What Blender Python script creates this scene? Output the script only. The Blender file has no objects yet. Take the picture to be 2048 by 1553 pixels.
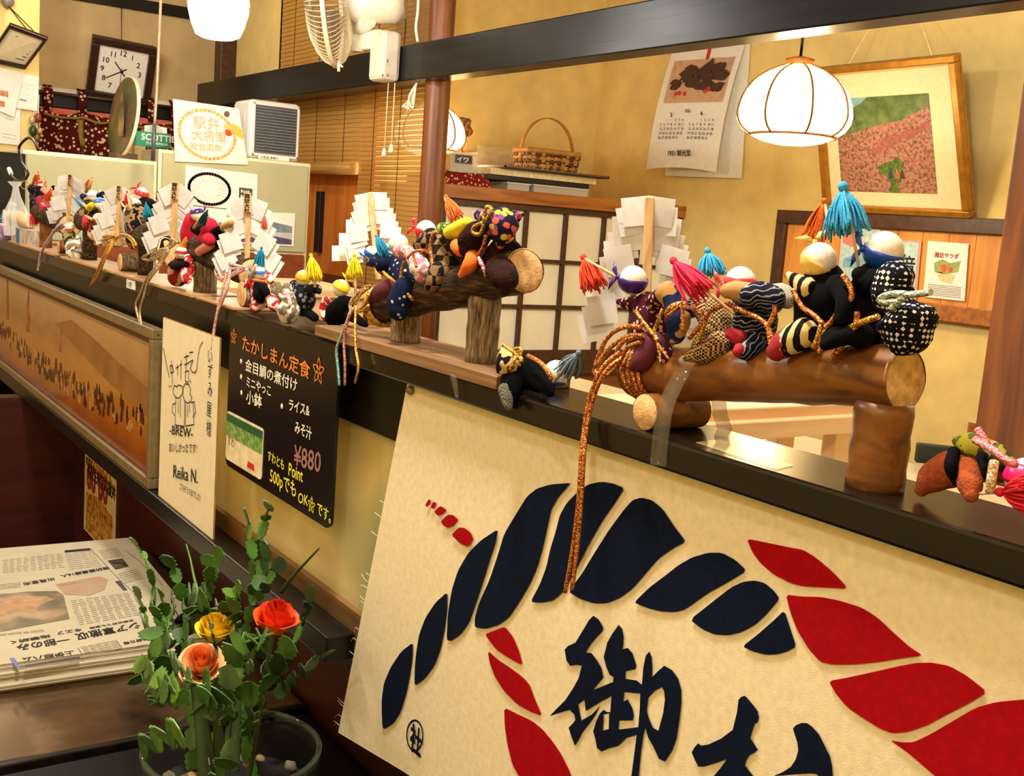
import bpy, bmesh, math, random
from mathutils import Vector, Matrix, noise
from mathutils.geometry import tessellate_polygon
random.seed(7)
SC = bpy.context.scene
COL = SC.collection
# ------------------------------------------------------------------ camera
# world: X along the counter, Y into the room, Z up; counter front face y = 0, ledge top z = 1.10
CAM = Vector((0, -.52, 1.2413)); FPX = 2200.0
RW = ((.55925107, .16382289, -.81265017), (.82569188, -.02261051, .56366806), (.0739673, -.98623062, -.14791218))
cd = bpy.data.cameras.new('camera'); cam = bpy.data.objects.new('camera', cd); COL.objects.link(cam)
cd.sensor_width = 36; cd.lens = FPX / 2048 * 36; cd.clip_start = .02
m = Matrix.Identity(4)
for i in range(3):
    m[i][0] = RW[i][0]; m[i][1] = -RW[i][1]; m[i][2] = -RW[i][2]; m[i][3] = CAM[i]
cam.matrix_world = m
SC.camera = cam
# ------------------------------------------------------------------ light and exposure
SC.view_settings.view_transform = 'Standard'; SC.view_settings.look = 'None'
SC.view_settings.gamma = 1; SC.view_settings.use_curve_mapping = False
SC.view_settings.exposure = 0.95
w = bpy.data.worlds.new('world'); SC.world = w; w.use_nodes = True
w.node_tree.nodes['Background'].inputs[0].default_value = (1, .9, .75, 1)
w.node_tree.nodes['Background'].inputs[1].default_value = .05
WARM = (1, .9, .7); NEUT = (1, .96, .88)
def point(name, loc, power, r=.1, col=WARM):
    l = bpy.data.lights.new(name, 'POINT'); l.energy = power; l.color = col; l.shadow_soft_size = r
    o = bpy.data.objects.new(name, l); o.location = loc; COL.objects.link(o); return o
point('ceiling_bulb_customer_side', (-.75, -.22, 2.25), 54, .09, NEUT)
point('ceiling_bulb_table', (-2.3, -.75, 2.3), 30, .09, NEUT)
point('ceiling_bulb_kitchen', (-1.6, .95, 2.35), 10, .1)
point('ceiling_bulb_kitchen_back', (-5.0, .66, 2.3), 8, .1)
point('ceiling_bulb_far_counter', (-4.2, -.11, 2.27), 16, .06, NEUT)
point('added_front_fill', (.35, -1.5, 2.3), 20, .1, NEUT)  # unseen fill light added to brighten the paper wands from the front
point('added_glass_backlight', (-1.55, .42, 1.04), 1.6, .05)  # unseen light added behind the frosted glass to brighten it
point('ceiling_bulb_room', (-.6, 2.3, 2.4), 24, .12, (1, .92, .76))

# ------------------------------------------------------------------ pixel helpers (photo pixels -> points on a real plane)
def ray(px, py):
    d = (px - 1024, py - 776.5, FPX)
    return Vector([sum(RW[i][k] * d[k] for k in range(3)) for i in range(3)])
def at(px, py, ax, val):
    r = ray(px, py); return CAM + r * ((val - CAM[ax]) / r[ax])
def AX(px, py, v): return at(px, py, 0, v)
def AY(px, py, v): return at(px, py, 1, v)
def AZ(px, py, v): return at(px, py, 2, v)
def depth(p):
    d = Vector(p) - CAM; return sum(RW[i][2] * d[i] for i in range(3))
def pm(p, n): return n * depth(p) / FPX       # n pixels at p, in metres
RIGHT = Vector((RW[0][0], RW[1][0], RW[2][0])); UPV = Vector((-RW[0][1], -RW[1][1], -RW[2][1])); BACK = -Vector((RW[0][2], RW[1][2], RW[2][2]))

# ------------------------------------------------------------------ mesh builder
def catmull(P, R, sub):
    if len(P) < 3 or sub < 2: return P, R
    q, s = [], []
    for i in range(len(P) - 1):
        p0, p1, p2, p3 = P[max(i - 1, 0)], P[i], P[i + 1], P[min(i + 2, len(P) - 1)]
        for k in range(sub):
            t = k / sub
            q.append(.5 * ((2 * p1) + (p2 - p0) * t + (2 * p0 - 5 * p1 + 4 * p2 - p3) * t * t + (3 * p1 - p0 - 3 * p2 + p3) * t ** 3))
            u = t * t * (3 - 2 * t); s.append(R[i] * (1 - u) + R[i + 1] * u)
    q.append(P[-1]); s.append(R[-1]); return q, s
class MB:
    def __init__(s): s.v = []; s.f = []; s.s = []
    def add(s, vs, fs, sm=False):
        b = len(s.v); s.v += [Vector(x) for x in vs]
        for f in fs: s.f.append([b + i for i in f]); s.s.append(sm)
        return s
    def box(s, a, b):
        x0, y0, z0 = a; x1, y1, z1 = b
        return s.add([(x0, y0, z0), (x1, y0, z0), (x1, y1, z0), (x0, y1, z0), (x0, y0, z1), (x1, y0, z1), (x1, y1, z1), (x0, y1, z1)],
                     [(0, 3, 2, 1), (4, 5, 6, 7), (0, 1, 5, 4), (1, 2, 6, 5), (2, 3, 7, 6), (3, 0, 4, 7)])
    def obox(s, c, u, v, w):                      # centre and three half-vectors
        c, u, v, w = map(Vector, (c, u, v, w))
        vs = [c + a * u + b * v + d * w for d in (-1, 1) for (a, b) in ((-1, -1), (1, -1), (1, 1), (-1, 1))]
        fs = [(0, 3, 2, 1), (4, 5, 6, 7), (0, 1, 5, 4), (1, 2, 6, 5), (2, 3, 7, 6), (3, 0, 4, 7)]
        if u.cross(v).dot(w) < 0: fs = [f[::-1] for f in fs]
        return s.add(vs, fs)
    def beam(s, p, q, wv, hv):                    # box from p to q with half-vectors wv, hv
        p, q = Vector(p), Vector(q); return s.obox((p + q) / 2, (q - p) / 2, wv, hv)
    def slab(s, quad, n):                         # four corners extruded by vector n
        n = Vector(n); a = [Vector(x) for x in quad]
        fs = [(0, 1, 2, 3), (7, 6, 5, 4), (0, 4, 5, 1), (1, 5, 6, 2), (2, 6, 7, 3), (3, 7, 4, 0)]
        if (a[1] - a[0]).cross(a[2] - a[0]).dot(n) > 0: fs = [f[::-1] for f in fs]
        return s.add(a + [x + n for x in a], fs)
    def poly(s, pts, n):                          # outline extruded by n; front face at +n
        n = Vector(n); a = [Vector(x) for x in pts]; k = len(a)
        tri = tessellate_polygon([a]); fs = []
        for t in tri:
            nn = (a[t[1]] - a[t[0]]).cross(a[t[2]] - a[t[0]])
            t = t if nn.dot(n) > 0 else t[::-1]
            fs.append([i + k for i in t]); fs.append(list(t[::-1]))
        for i in range(k): fs.append([i, (i + 1) % k, (i + 1) % k + k, i + k])
        return s.add([x for x in a] + [x + n for x in a], fs)
    def tube(s, P, R, n=8, sub=1, cap=True, sm=True, flat=1.0, up=None):
        P = [Vector(p) for p in P]
        if not isinstance(R, (list, tuple)): R = [R] * len(P)
        P, R = catmull(P, list(R), sub)
        T = [(P[min(i + 1, len(P) - 1)] - P[max(i - 1, 0)]).normalized() for i in range(len(P))]
        a = Vector(up) if up else (Vector((0, 0, 1)) if abs(T[0].z) < .9 else Vector((1, 0, 0)))
        a = (a - T[0] * a.dot(T[0])).normalized(); vs, fs = [], []
        for i, p in enumerate(P):
            a = a - T[i] * a.dot(T[i])
            a = a.normalized() if a.length > 1e-6 else T[i].orthogonal().normalized()
            b = T[i].cross(a)
            for k in range(n):
                t = 2 * math.pi * k / n; vs.append(p + (a * math.cos(t) * flat + b * math.sin(t)) * R[i])
        for i in range(len(P) - 1):
            for k in range(n):
                k2 = (k + 1) % n; fs.append((i * n + k, i * n + k2, (i + 1) * n + k2, (i + 1) * n + k))
        s.add(vs, fs, sm)
        if cap:
            b0 = len(s.v) - len(vs)
            s.f.append([b0 + k for k in range(n)][::-1]); s.s.append(False)
            s.f.append([b0 + (len(P) - 1) * n + k for k in range(n)]); s.s.append(False)
        return s
    def chain(s, P, R, n=14, sub=5, flat=1.0, up=None):   # soft stuffed shape with rounded ends
        P = [Vector(p) for p in P]; P, R = catmull(P, list(R), sub)
        d0 = (P[0] - P[1]).normalized(); d1 = (P[-1] - P[-2]).normalized(); A, B = [], []
        for k in range(4):
            t = math.pi / 2 * k / 4; A.append((P[0] + d0 * R[0] * math.cos(t) * .9, max(R[0] * math.sin(t), R[0] * .05)))
        for k in range(3, -1, -1):
            t = math.pi / 2 * k / 4; B.append((P[-1] + d1 * R[-1] * math.cos(t) * .9, max(R[-1] * math.sin(t), R[-1] * .05)))
        return s.tube([a[0] for a in A] + P + [b[0] for b in B], [a[1] for a in A] + R + [b[1] for b in B], n, 1, True, True, flat, up)
    def ball(s, c, r, n=16, m=10, ax=None, st=1.0, jit=0):
        c = Vector(c); z = Vector(ax or (0, 0, 1)).normalized(); x = z.orthogonal().normalized(); y = z.cross(x); vs, fs = [], []
        for i in range(m + 1):
            t = math.pi * i / m
            for k in range(n):
                u = 2 * math.pi * k / n; d = (x * math.cos(u) + y * math.sin(u)) * math.sin(t) + z * math.cos(t) * st
                vs.append(c + d * r * (1 + jit * noise.noise(d * 2.5 + c * 40)))
        for i in range(m):
            for k in range(n): fs.append((i * n + k, (i + 1) * n + k, (i + 1) * n + (k + 1) % n, i * n + (k + 1) % n))
        return s.add(vs, fs, True)
    def lathe(s, c, ax, prof, n=32, sm=True, a0=0, a1=2 * math.pi, close=False):
        c = Vector(c); z = Vector(ax).normalized(); x = z.orthogonal().normalized(); y = z.cross(x); vs, fs = [], []
        full = abs(a1 - a0 - 2 * math.pi) < 1e-4; nn = n if full else n + 1
        for (r, h) in prof:
            for k in range(nn):
                u = a0 + (a1 - a0) * k / n; vs.append(c + (x * math.cos(u) + y * math.sin(u)) * r + z * h)
        L = len(prof)
        for i in range(L if close else L - 1):
            j = (i + 1) % L
            for k in range(n):
                k2 = (k + 1) % nn; fs.append((i * nn + k, i * nn + k2, j * nn + k2, j * nn + k))
        return s.add(vs, fs, sm)
    def ribbon(s, P, W, th=.0004):                # P centre points, W half-width vectors
        P = [Vector(p) for p in P]; W = [Vector(x) for x in W]; vs, fs = [], []
        for i, p in enumerate(P):
            t = (P[min(i + 1, len(P) - 1)] - P[max(i - 1, 0)]); nrm = t.cross(W[i]); nrm = nrm.normalized() * th if nrm.length > 1e-9 else Vector((0, th, 0))
            vs += [p - W[i] + nrm, p + W[i] + nrm, p + W[i] - nrm, p - W[i] - nrm]
        for i in range(len(P) - 1):
            for k in range(4): fs.append((i * 4 + k, (i + 1) * 4 + k, (i + 1) * 4 + (k + 1) % 4, i * 4 + (k + 1) % 4))
        fs.append((0, 1, 2, 3)); b = (len(P) - 1) * 4; fs.append((b + 3, b + 2, b + 1, b))
        return s.add(vs, fs, True)
    def grid(s, fn, nu, nv, sm=True):
        vs = [fn(i / nu, j / nv) for j in range(nv + 1) for i in range(nu + 1)]
        fs = [(j * (nu + 1) + i, j * (nu + 1) + i + 1, (j + 1) * (nu + 1) + i + 1, (j + 1) * (nu + 1) + i) for j in range(nv) for i in range(nu)]
        return s.add(vs, fs, sm)
    def mesh(s, name, off):
        me = bpy.data.meshes.new(name); off = Vector(off)
        me.from_pydata([v - off for v in s.v], [], s.f); me.polygons.foreach_set('use_smooth', s.s); me.update(); return me

def tags(o, label=None, cat=None, group=None, kind=None):
    if label: o['label'] = label
    if cat: o['category'] = cat
    if group: o['group'] = group
    if kind: o['kind'] = kind
    return o
def bev(o, wd, seg=2):
    if wd:
        md = o.modifiers.new('bevel', 'BEVEL'); md.width = wd; md.segments = seg; md.limit_method = 'ANGLE'; md.angle_limit = math.radians(40)
    return o
class Thing:                                      # an Empty at the thing's base that parents its parts
    def __init__(s, name, label, cat, base, group=None, kind=None):
        s.base = Vector(base); s.o = bpy.data.objects.new(name, None); s.o.empty_display_size = .02
        s.o.location = s.base; COL.objects.link(s.o); tags(s.o, label, cat, group, kind)
    def part(s, name, mb, mat, parent=None, label=None, bevel=0):
        o = bpy.data.objects.new(name, mb.mesh(name, s.base)); o.data.materials.append(mat); COL.objects.link(o)
        o.parent = parent or s.o
        if label: o['label'] = label
        return bev(o, bevel)
def solo(name, mb, mat, label=None, cat=None, base=None, group=None, kind=None, bevel=0):
    if base is None:
        base = Vector((sum(v.x for v in mb.v) / len(mb.v), sum(v.y for v in mb.v) / len(mb.v), min(v.z for v in mb.v)))
    o = bpy.data.objects.new(name, mb.mesh(name, base)); o.data.materials.append(mat); o.location = base; COL.objects.link(o)
    return bev(tags(o, label, cat, group, kind), bevel)

# ------------------------------------------------------------------ lettering
_tc = {}
def text2d(body, bold=0.0):
    key = (body, bold)
    if key not in _tc:
        c = bpy.data.curves.new('t', 'FONT'); c.body = body; c.size = 1; c.resolution_u = 2
        o = bpy.data.objects.new('t', c); COL.objects.link(o)
        me = bpy.data.meshes.new_from_object(o.evaluated_get(bpy.context.evaluated_depsgraph_get()))
        vs = [(v.co.x, v.co.y) for v in me.vertices]; fs = [list(p.vertices) for p in me.polygons]
        bpy.data.objects.remove(o); bpy.data.curves.remove(c); bpy.data.meshes.remove(me)
        _tc[key] = (vs, fs)
    return _tc[key]
def write(mb, body, o, u, v, bold=0.0, lift=.0003):
    """text with its lower-left at o; u = vector of one em along the line, v = one em up"""
    o, u, v = Vector(o), Vector(u), Vector(v); n = u.cross(v).normalized() * lift
    vs, fs = text2d(body)
    for k, (dx, dy) in enumerate(((-bold, -bold), (bold, bold), (bold, -bold), (-bold, bold)) if bold else ((0, 0),)):   # thicker strokes: shifted copies
        P = [o + u * (x + dx) + v * (y + dy) + n * (1 + .02 * k) for x, y in vs]; F = []
        for f in fs:
            if len(f) >= 3:
                nn = (P[f[1]] - P[f[0]]).cross(P[f[2]] - P[f[0]]); F.append(f if nn.dot(n) >= 0 else f[::-1])
        mb.add(P, F)
    return mb
def stroke(mb, pts, wd, n, lift=.0003):           # flat pen stroke of width wd on a plane with normal n
    P = [Vector(p) for p in pts]; n = Vector(n).normalized()
    for a, b in zip(P[:-1], P[1:]):
        d = (b - a)
        if d.length < 1e-6: continue
        s_ = d.cross(n).normalized() * wd / 2; e = d.normalized() * wd * .35
        q = [a - e - s_ + n * lift, b + e - s_ + n * lift, b + e + s_ + n * lift, a - e + s_ + n * lift]
        f = (0, 1, 2, 3) if (q[1] - q[0]).cross(q[2] - q[0]).dot(n) > 0 else (3, 2, 1, 0)
        mb.add(q, [f])
    return mb
# ------------------------------------------------------------------ materials
def lin(c):
    r = []
    for x in c[:3]:
        x /= 255.0; r.append(x / 12.92 if x <= .04045 else ((x + .055) / 1.055) ** 2.4)
    return (*r, 1)
_mc = {}
def base_mat(name, rough=.6, metal=0, spec=.5):
    m = bpy.data.materials.new(name); m.use_nodes = True; nt = m.node_tree; b = nt.nodes['Principled BSDF']
    b.inputs['Roughness'].default_value = rough; b.inputs['Metallic'].default_value = metal; b.inputs['Specular IOR Level'].default_value = spec
    return m, nt, b
def nd(nt, t, **k):
    n = nt.nodes.new(t)
    for a, v in k.items():
        if a in n.inputs.keys(): n.inputs[a].default_value = v
        else: setattr(n, a, v)
    return n
def coords(nt, scale=(1, 1, 1), rot=(0, 0, 0), src='Object'):
    tc = nd(nt, 'ShaderNodeTexCoord'); mp = nd(nt, 'ShaderNodeMapping')
    mp.inputs['Scale'].default_value = scale; mp.inputs['Rotation'].default_value = rot
    nt.links.new(tc.outputs[src], mp.inputs[0]); return mp.outputs[0]
def ramp(nt, fac, stops, interp='LINEAR'):
    r = nd(nt, 'ShaderNodeValToRGB'); r.color_ramp.interpolation = interp; e = r.color_ramp.elements
    while len(e) < len(stops): e.new(.5)
    for i, (p, c) in enumerate(stops): e[i].position = p; e[i].color = lin(c)
    nt.links.new(fac, r.inputs[0]); return r.outputs[0]
def add_bump(nt, b, h, st=.3, dist=.002):
    bp = nd(nt, 'ShaderNodeBump'); bp.inputs['Strength'].default_value = st; bp.inputs['Distance'].default_value = dist
    nt.links.new(h, bp.inputs['Height']); nt.links.new(bp.outputs[0], b.inputs['Normal'])
def plain(name, c, rough=.6, metal=0, var=.08, scale=60, bump=0, bscale=None, spec=.5, bdist=.002):
    if name in _mc: return _mc[name]
    m, nt, b = base_mat(name, rough, metal, spec); co = coords(nt)
    nz = nd(nt, 'ShaderNodeTexNoise'); nz.inputs['Scale'].default_value = scale; nz.inputs['Detail'].default_value = 3; nt.links.new(co, nz.inputs[0])
    lo = [max(0, x * (1 - var)) for x in c]; hi = [min(255, x * (1 + var)) for x in c]
    nt.links.new(ramp(nt, nz.outputs[0], [(.3, lo), (.7, hi)]), b.inputs['Base Color'])
    if bump:
        n2 = nd(nt, 'ShaderNodeTexNoise'); n2.inputs['Scale'].default_value = bscale or scale * 4; nt.links.new(co, n2.inputs[0]); add_bump(nt, b, n2.outputs[0], bump, bdist)
    _mc[name] = m; return m
def wood(name, c1, c2, scale=(2, 40, 40), rough=.45, bump=.15, spec=.5, c3=None, rot=(0, 0, 0), coat=0):
    if name in _mc: return _mc[name]
    m, nt, b = base_mat(name, rough, 0, spec); co = coords(nt, scale, rot)
    n1 = nd(nt, 'ShaderNodeTexNoise'); n1.inputs['Scale'].default_value = 1; n1.inputs['Detail'].default_value = 6; n1.inputs['Distortion'].default_value = .6; nt.links.new(co, n1.inputs[0])
    st = [(.32, c1), (.62, c2)] if not c3 else [(.3, c1), (.52, c2), (.72, c3)]
    nt.links.new(ramp(nt, n1.outputs[0], st), b.inputs['Base Color']); add_bump(nt, b, n1.outputs[0], bump, .002)
    if coat: b.inputs['Coat Weight'].default_value = coat; b.inputs['Coat Roughness'].default_value = .15
    _mc[name] = m; return m
def cloth(name, c1, c2, kind='blotch', scale=120, rough=.85, c3=None, c4=None):
    """printed fabrics of the dolls: blotch, floral, check, diamond, wave, stripe, spots"""
    if name in _mc: return _mc[name]
    m, nt, b = base_mat(name, rough, 0, .1); co = coords(nt)
    if kind in ('floral', 'spots'):
        v = nd(nt, 'ShaderNodeTexVoronoi'); v.inputs['Scale'].default_value = scale; nt.links.new(co, v.inputs[0])
        if kind == 'spots':
            out = ramp(nt, v.outputs['Distance'], [(0, c2), (c4 or .34, c1)], 'CONSTANT')
            if c3 == 'grid': v.inputs['Randomness'].default_value = 0; v.distance = 'MANHATTAN'; out = ramp(nt, v.outputs['Distance'], [(0, c2), (.5, c1)], 'CONSTANT')
        else:
            sp = nd(nt, 'ShaderNodeSeparateColor'); nt.links.new(v.outputs['Color'], sp.inputs[0])
            cols = [c for c in (c1, c2, c3, c4) if c]; k = len(cols)
            pet = ramp(nt, sp.outputs[0], [(i / k, cols[i]) for i in range(k)], 'CONSTANT')
            mask = ramp(nt, v.outputs['Distance'], [(.5, (255, 255, 255)), (.58, (0, 0, 0))])
            mx = nd(nt, 'ShaderNodeMix', data_type='RGBA'); nt.links.new(mask, mx.inputs[0]); mx.inputs[6].default_value = lin(c1); nt.links.new(pet, mx.inputs[7]); out = mx.outputs[2]
    elif kind in ('check', 'diamond'):
        co2 = coords(nt, (scale,) * 3, (0, 0, 0) if kind == 'check' else (.5, .6, .8))
        ck = nd(nt, 'ShaderNodeTexChecker'); ck.inputs['Scale'].default_value = 1; ck.inputs[1].default_value = lin(c1); ck.inputs[2].default_value = lin(c2); nt.links.new(co2, ck.inputs[0]); out = ck.outputs[0]
    elif kind in ('wave', 'stripe'):
        wv = nd(nt, 'ShaderNodeTexWave', wave_type='RINGS' if kind == 'wave' else 'BANDS'); wv.inputs['Scale'].default_value = scale; wv.inputs['Distortion'].default_value = 9 if kind == 'wave' else .3; wv.inputs['Detail'].default_value = 1
        nt.links.new(co, wv.inputs[0]); out = ramp(nt, wv.outputs[0], [(.0, c1), (.84, c1), (.93, c2)] if kind == 'wave' else [(.45, c1), (.55, c2)])
    else:
        nz = nd(nt, 'ShaderNodeTexNoise'); nz.inputs['Scale'].default_value = scale; nz.inputs['Detail'].default_value = 2; nt.links.new(co, nz.inputs[0])
        st = [(.0, c1), (.5, c2)]
        if c3: st = [(.0, c1), (.44, c2), (.56, c3)]
        if c4: st.append((.64, c4))
        out = ramp(nt, nz.outputs[0], st, 'CONSTANT')
    nt.links.new(out, b.inputs['Base Color'])
    wn = nd(nt, 'ShaderNodeTexNoise'); wn.inputs['Scale'].default_value = 900; nt.links.new(co, wn.inputs[0]); add_bump(nt, b, wn.outputs[0], .25, .0008)
    _mc[name] = m; return m
def twist(name, c1, c2, scale=900, metal=.55, rough=.35):
    if name in _mc: return _mc[name]
    m, nt, b = base_mat(name, rough, metal); co = coords(nt)
    v = nd(nt, 'ShaderNodeTexVoronoi'); v.inputs['Scale'].default_value = scale; nt.links.new(co, v.inputs[0])
    sp = nd(nt, 'ShaderNodeSeparateColor'); nt.links.new(v.outputs['Color'], sp.inputs[0])
    nt.links.new(ramp(nt, sp.outputs[0], [(.35, c1), (.65, c2)]), b.inputs['Base Color']); add_bump(nt, b, v.outputs['Distance'], .6, .001)
    _mc[name] = m; return m
def glow(name, c, st, rough=.5):
    if name in _mc: return _mc[name]
    m, nt, b = base_mat(name, rough); b.inputs['Base Color'].default_value = lin(c); b.inputs['Emission Color'].default_value = lin(c); b.inputs['Emission Strength'].default_value = st
    _mc[name] = m; return m
def clear(name, c=(245, 248, 245), rough=.05, alpha=.25, spec=.5):
    if name in _mc: return _mc[name]
    m, nt, b = base_mat(name, rough, 0, spec); b.inputs['Base Color'].default_value = lin(c); b.inputs['Alpha'].default_value = alpha
    _mc[name] = m; return m
def picture(name, stops, scale=8, kind='noise', rough=.4, detail=5, size=(1, 1, 1)):
    if name in _mc: return _mc[name]
    m, nt, b = base_mat(name, rough, 0, .4); co = coords(nt, size)
    t = nd(nt, 'ShaderNodeTexNoise' if kind == 'noise' else 'ShaderNodeTexVoronoi'); t.inputs['Scale'].default_value = scale
    if kind == 'noise': t.inputs['Detail'].default_value = detail
    nt.links.new(co, t.inputs[0])
    f = t.outputs[0]
    if kind != 'noise':
        sp = nd(nt, 'ShaderNodeSeparateColor'); nt.links.new(t.outputs['Color'], sp.inputs[0]); f = sp.outputs[0]
    nt.links.new(ramp(nt, f, stops), b.inputs['Base Color']); _mc[name] = m; return m

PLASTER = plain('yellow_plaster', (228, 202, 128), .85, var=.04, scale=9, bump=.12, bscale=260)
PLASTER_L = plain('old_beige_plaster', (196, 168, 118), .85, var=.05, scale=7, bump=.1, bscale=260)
BEAMW = wood('black_brown_beam_wood', (10, 10, 12), (21, 21, 24), (2, 45, 45), .27, .12, .24)
LEDGEW = wood('dark_stained_ledge_wood', (12, 8, 6), (25, 17, 12), (3, 60, 60), .22, .08, .4)
DARKW = wood('dark_red_brown_panel_wood', (48, 15, 9), (66, 22, 13), (3, 3, 30), .4, .05)
TRIMW = wood('black_brown_trim_wood', (12, 9, 7), (24, 18, 13), (3, 50, 50), .35, .08, .3)
PILLARW = wood('reddish_brown_pillar_wood', (86, 44, 17), (128, 72, 30), (30, 30, 3), .4, .12)
LINTELW = wood('amber_lintel_wood', (134, 78, 28), (176, 108, 46), (40, 3, 40), .4, .08)
FRAMEW = wood('dark_brown_sliding_frame_wood', (54, 30, 16), (78, 46, 26), (40, 40, 40), .45, .08)
PINE = wood('pale_pine_wood', (222, 178, 128), (238, 202, 158), (40, 5, 40), .5, .06)
DOORW = wood('orange_wood_door', (206, 112, 36), (230, 140, 56), (24, 24, 2), .42, .06)
FLOORW = wood('brown_floor', (70, 44, 26), (96, 62, 36), (2, 20, 20), .45, .05)
CEILW = wood('brown_ceiling_boards', (106, 78, 44), (134, 100, 60), (2, 14, 14), .6, .05)
BARK = wood('dark_rough_bark', (30, 20, 14), (62, 45, 31), (26, 240, 240), .85, 1.0, .15, (106, 82, 58))
BARKV = wood('grey_brown_bark_post', (56, 45, 34), (128, 108, 82), (420, 420, 50), .85, 1.0, .2, (172, 152, 122))
CUTW = plain('pale_sawn_wood', (214, 172, 116), .7, var=.14, scale=140, bump=.3)
PEELED = wood('smooth_peeled_amber_log', (82, 46, 16), (134, 84, 34), (14, 60, 60), .38, .1, .4, (104, 60, 22))
WHITE_P = plain('white_plastic', (226, 220, 204), .35, var=.02)
PAPER = plain('white_paper', (236, 232, 222), .75, var=.02)
IVORY = plain('ivory_styrofoam_ball', (236, 226, 206), .75, var=.03, scale=300, bump=.12, bscale=900)
BLACK = plain('black_plastic', (18, 17, 17), .35, var=.1)
INK = plain('black_ink', (22, 18, 16), .6, var=.05)
STICK = wood('bare_wood_stick', (186, 142, 88), (220, 180, 126), (200, 200, 30), .6, .05)
GOLDC = twist('gold_cord', (150, 98, 20), (238, 190, 84))
COPPERC = twist('copper_and_gold_cord', (150, 60, 22), (226, 158, 74))
PINKC = twist('pink_and_white_cord', (206, 120, 120), (240, 222, 214), metal=.2)

SHIDE = bpy.data.materials.new('translucent_white_paper'); SHIDE.use_nodes = True
nt = SHIDE.node_tree; b = nt.nodes['Principled BSDF']; b.inputs['Roughness'].default_value = .7; b.inputs['Specular IOR Level'].default_value = .2
nz = nd(nt, 'ShaderNodeTexNoise'); nz.inputs['Scale'].default_value = 90; nt.links.new(coords(nt), nz.inputs[0]); pc_ = ramp(nt, nz.outputs[0], [(.3, (232, 230, 226)), (.7, (244, 242, 240))])
nt.links.new(pc_, b.inputs['Base Color']); tr = nd(nt, 'ShaderNodeBsdfTranslucent'); nt.links.new(pc_, tr.inputs[0]); mx = nd(nt, 'ShaderNodeMixShader'); mx.inputs[0].default_value = .42
nt.links.new(b.outputs[0], mx.inputs[1]); nt.links.new(tr.outputs[0], mx.inputs[2]); nt.links.new(mx.outputs[0], nt.nodes['Material Output'].inputs[0])
# ------------------------------------------------------------------ the room
def struct(name, mb, mat, bevel=0, base=None): return solo(name, mb, mat, kind='structure', bevel=bevel, base=base)
YW, XL, XS, YB = 3.08, -6.25, -3.894, 1.53          # back wall, clock wall, cupboard front, beam front
struct('floor', MB().box((-6.6, -2.4, -.05), (1.8, 3.3, 0)), FLOORW)
struct('ceiling', MB().box((-6.6, -2.4, 2.68), (1.8, 3.3, 2.75)), CEILW)
struct('wall_back', MB().box((-6.4, YW, 0), (1.8, YW + .1, 2.7)), PLASTER)
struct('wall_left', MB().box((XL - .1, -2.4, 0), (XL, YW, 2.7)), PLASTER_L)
struct('wall_right', MB().box((1.6, -2.4, 0), (1.7, 3.2, 2.7)), PLASTER)
struct('wall_front', MB().box((-6.4, -2.3, 0), (1.7, -2.2, 2.7)), PLASTER)
XC = -4.60
struct('wall_alcove', MB().box((XC - .08, 1.84, 0), (XC, YW, 2.7)), PLASTER)
struct('wall_left_stub', MB().box((-5.72, .2, 0), (-5.6, .575, 2.7)), PLASTER)
struct('wall_beam_bay', MB().box((XL, 1.66, 0), (-5.5, 1.70, 2.7)), PLASTER)
struct('trim_1', MB().box((XL, -.5, 2.215), (XL + .03, 1.66, 2.275)), TRIMW, .004)
struct('trim_2', MB().box((-6.10, 1.57, .2), (-6.0, 1.655, 2.68)), FRAMEW, .004)
struct('trim_3', MB().box((-2.28, YW - .012, 0), (1.6, YW, .655)), LINTELW)
# tie beam
bz0, bz1 = 1.241 + .246 * 2.05, 1.241 + .311 * 2.05
struct('trim_4', MB().box((XL, YB, bz0), (1.6, YB + .09, bz1)), BEAMW, .004)
# pillars
pc = AY(848, 440, 1.60)
pl = MB().lathe((pc.x, 1.625, 0), (0, 0, 1), [(0, 0), (.049, 0), (.047, 1.3), (.049, 2.0), (.052, 2.69), (0, 2.69)], 24)
for i, v in enumerate(pl.v): v += Vector((.002 * math.sin(v.z * 5), 0, 0))
struct('trim_5', pl, PILLARW)
pr = AY(1998, 500, 1.58)
struct('trim_6', MB().box((pr.x, 1.58, 0), (pr.x + .14, 1.70, 2.69)), PILLARW, .006)
# wooden door behind the blinds
d1 = struct('door_1', MB().box((-5.5, 1.78, 0), (AY(703, 300, 1.66).x, 1.81, 2.6)), DOORW)
hd = MB(); a = AY(641, 383, 1.765); c = AY(634, 505, 1.765)
hd.box((a.x - .03, 1.755, c.z), (a.x + .02, 1.785, a.z))
o = bpy.data.objects.new('handle', hd.mesh('handle', d1.location)); o.data.materials.append(BLACK); COL.objects.link(o); o.parent = d1; bev(o, .003)
hd2 = MB().box((-5.5, 1.765, .0), (AY(703, 300, 1.66).x, 1.785, .93))
o = bpy.data.objects.new('kick_panel', hd2.mesh('kick_panel', d1.location)); o.data.materials.append(wood('red_brown_kick_panel', (110, 48, 20), (134, 64, 28), (3, 20, 30), .45)); COL.objects.link(o); o.parent = d1

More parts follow.
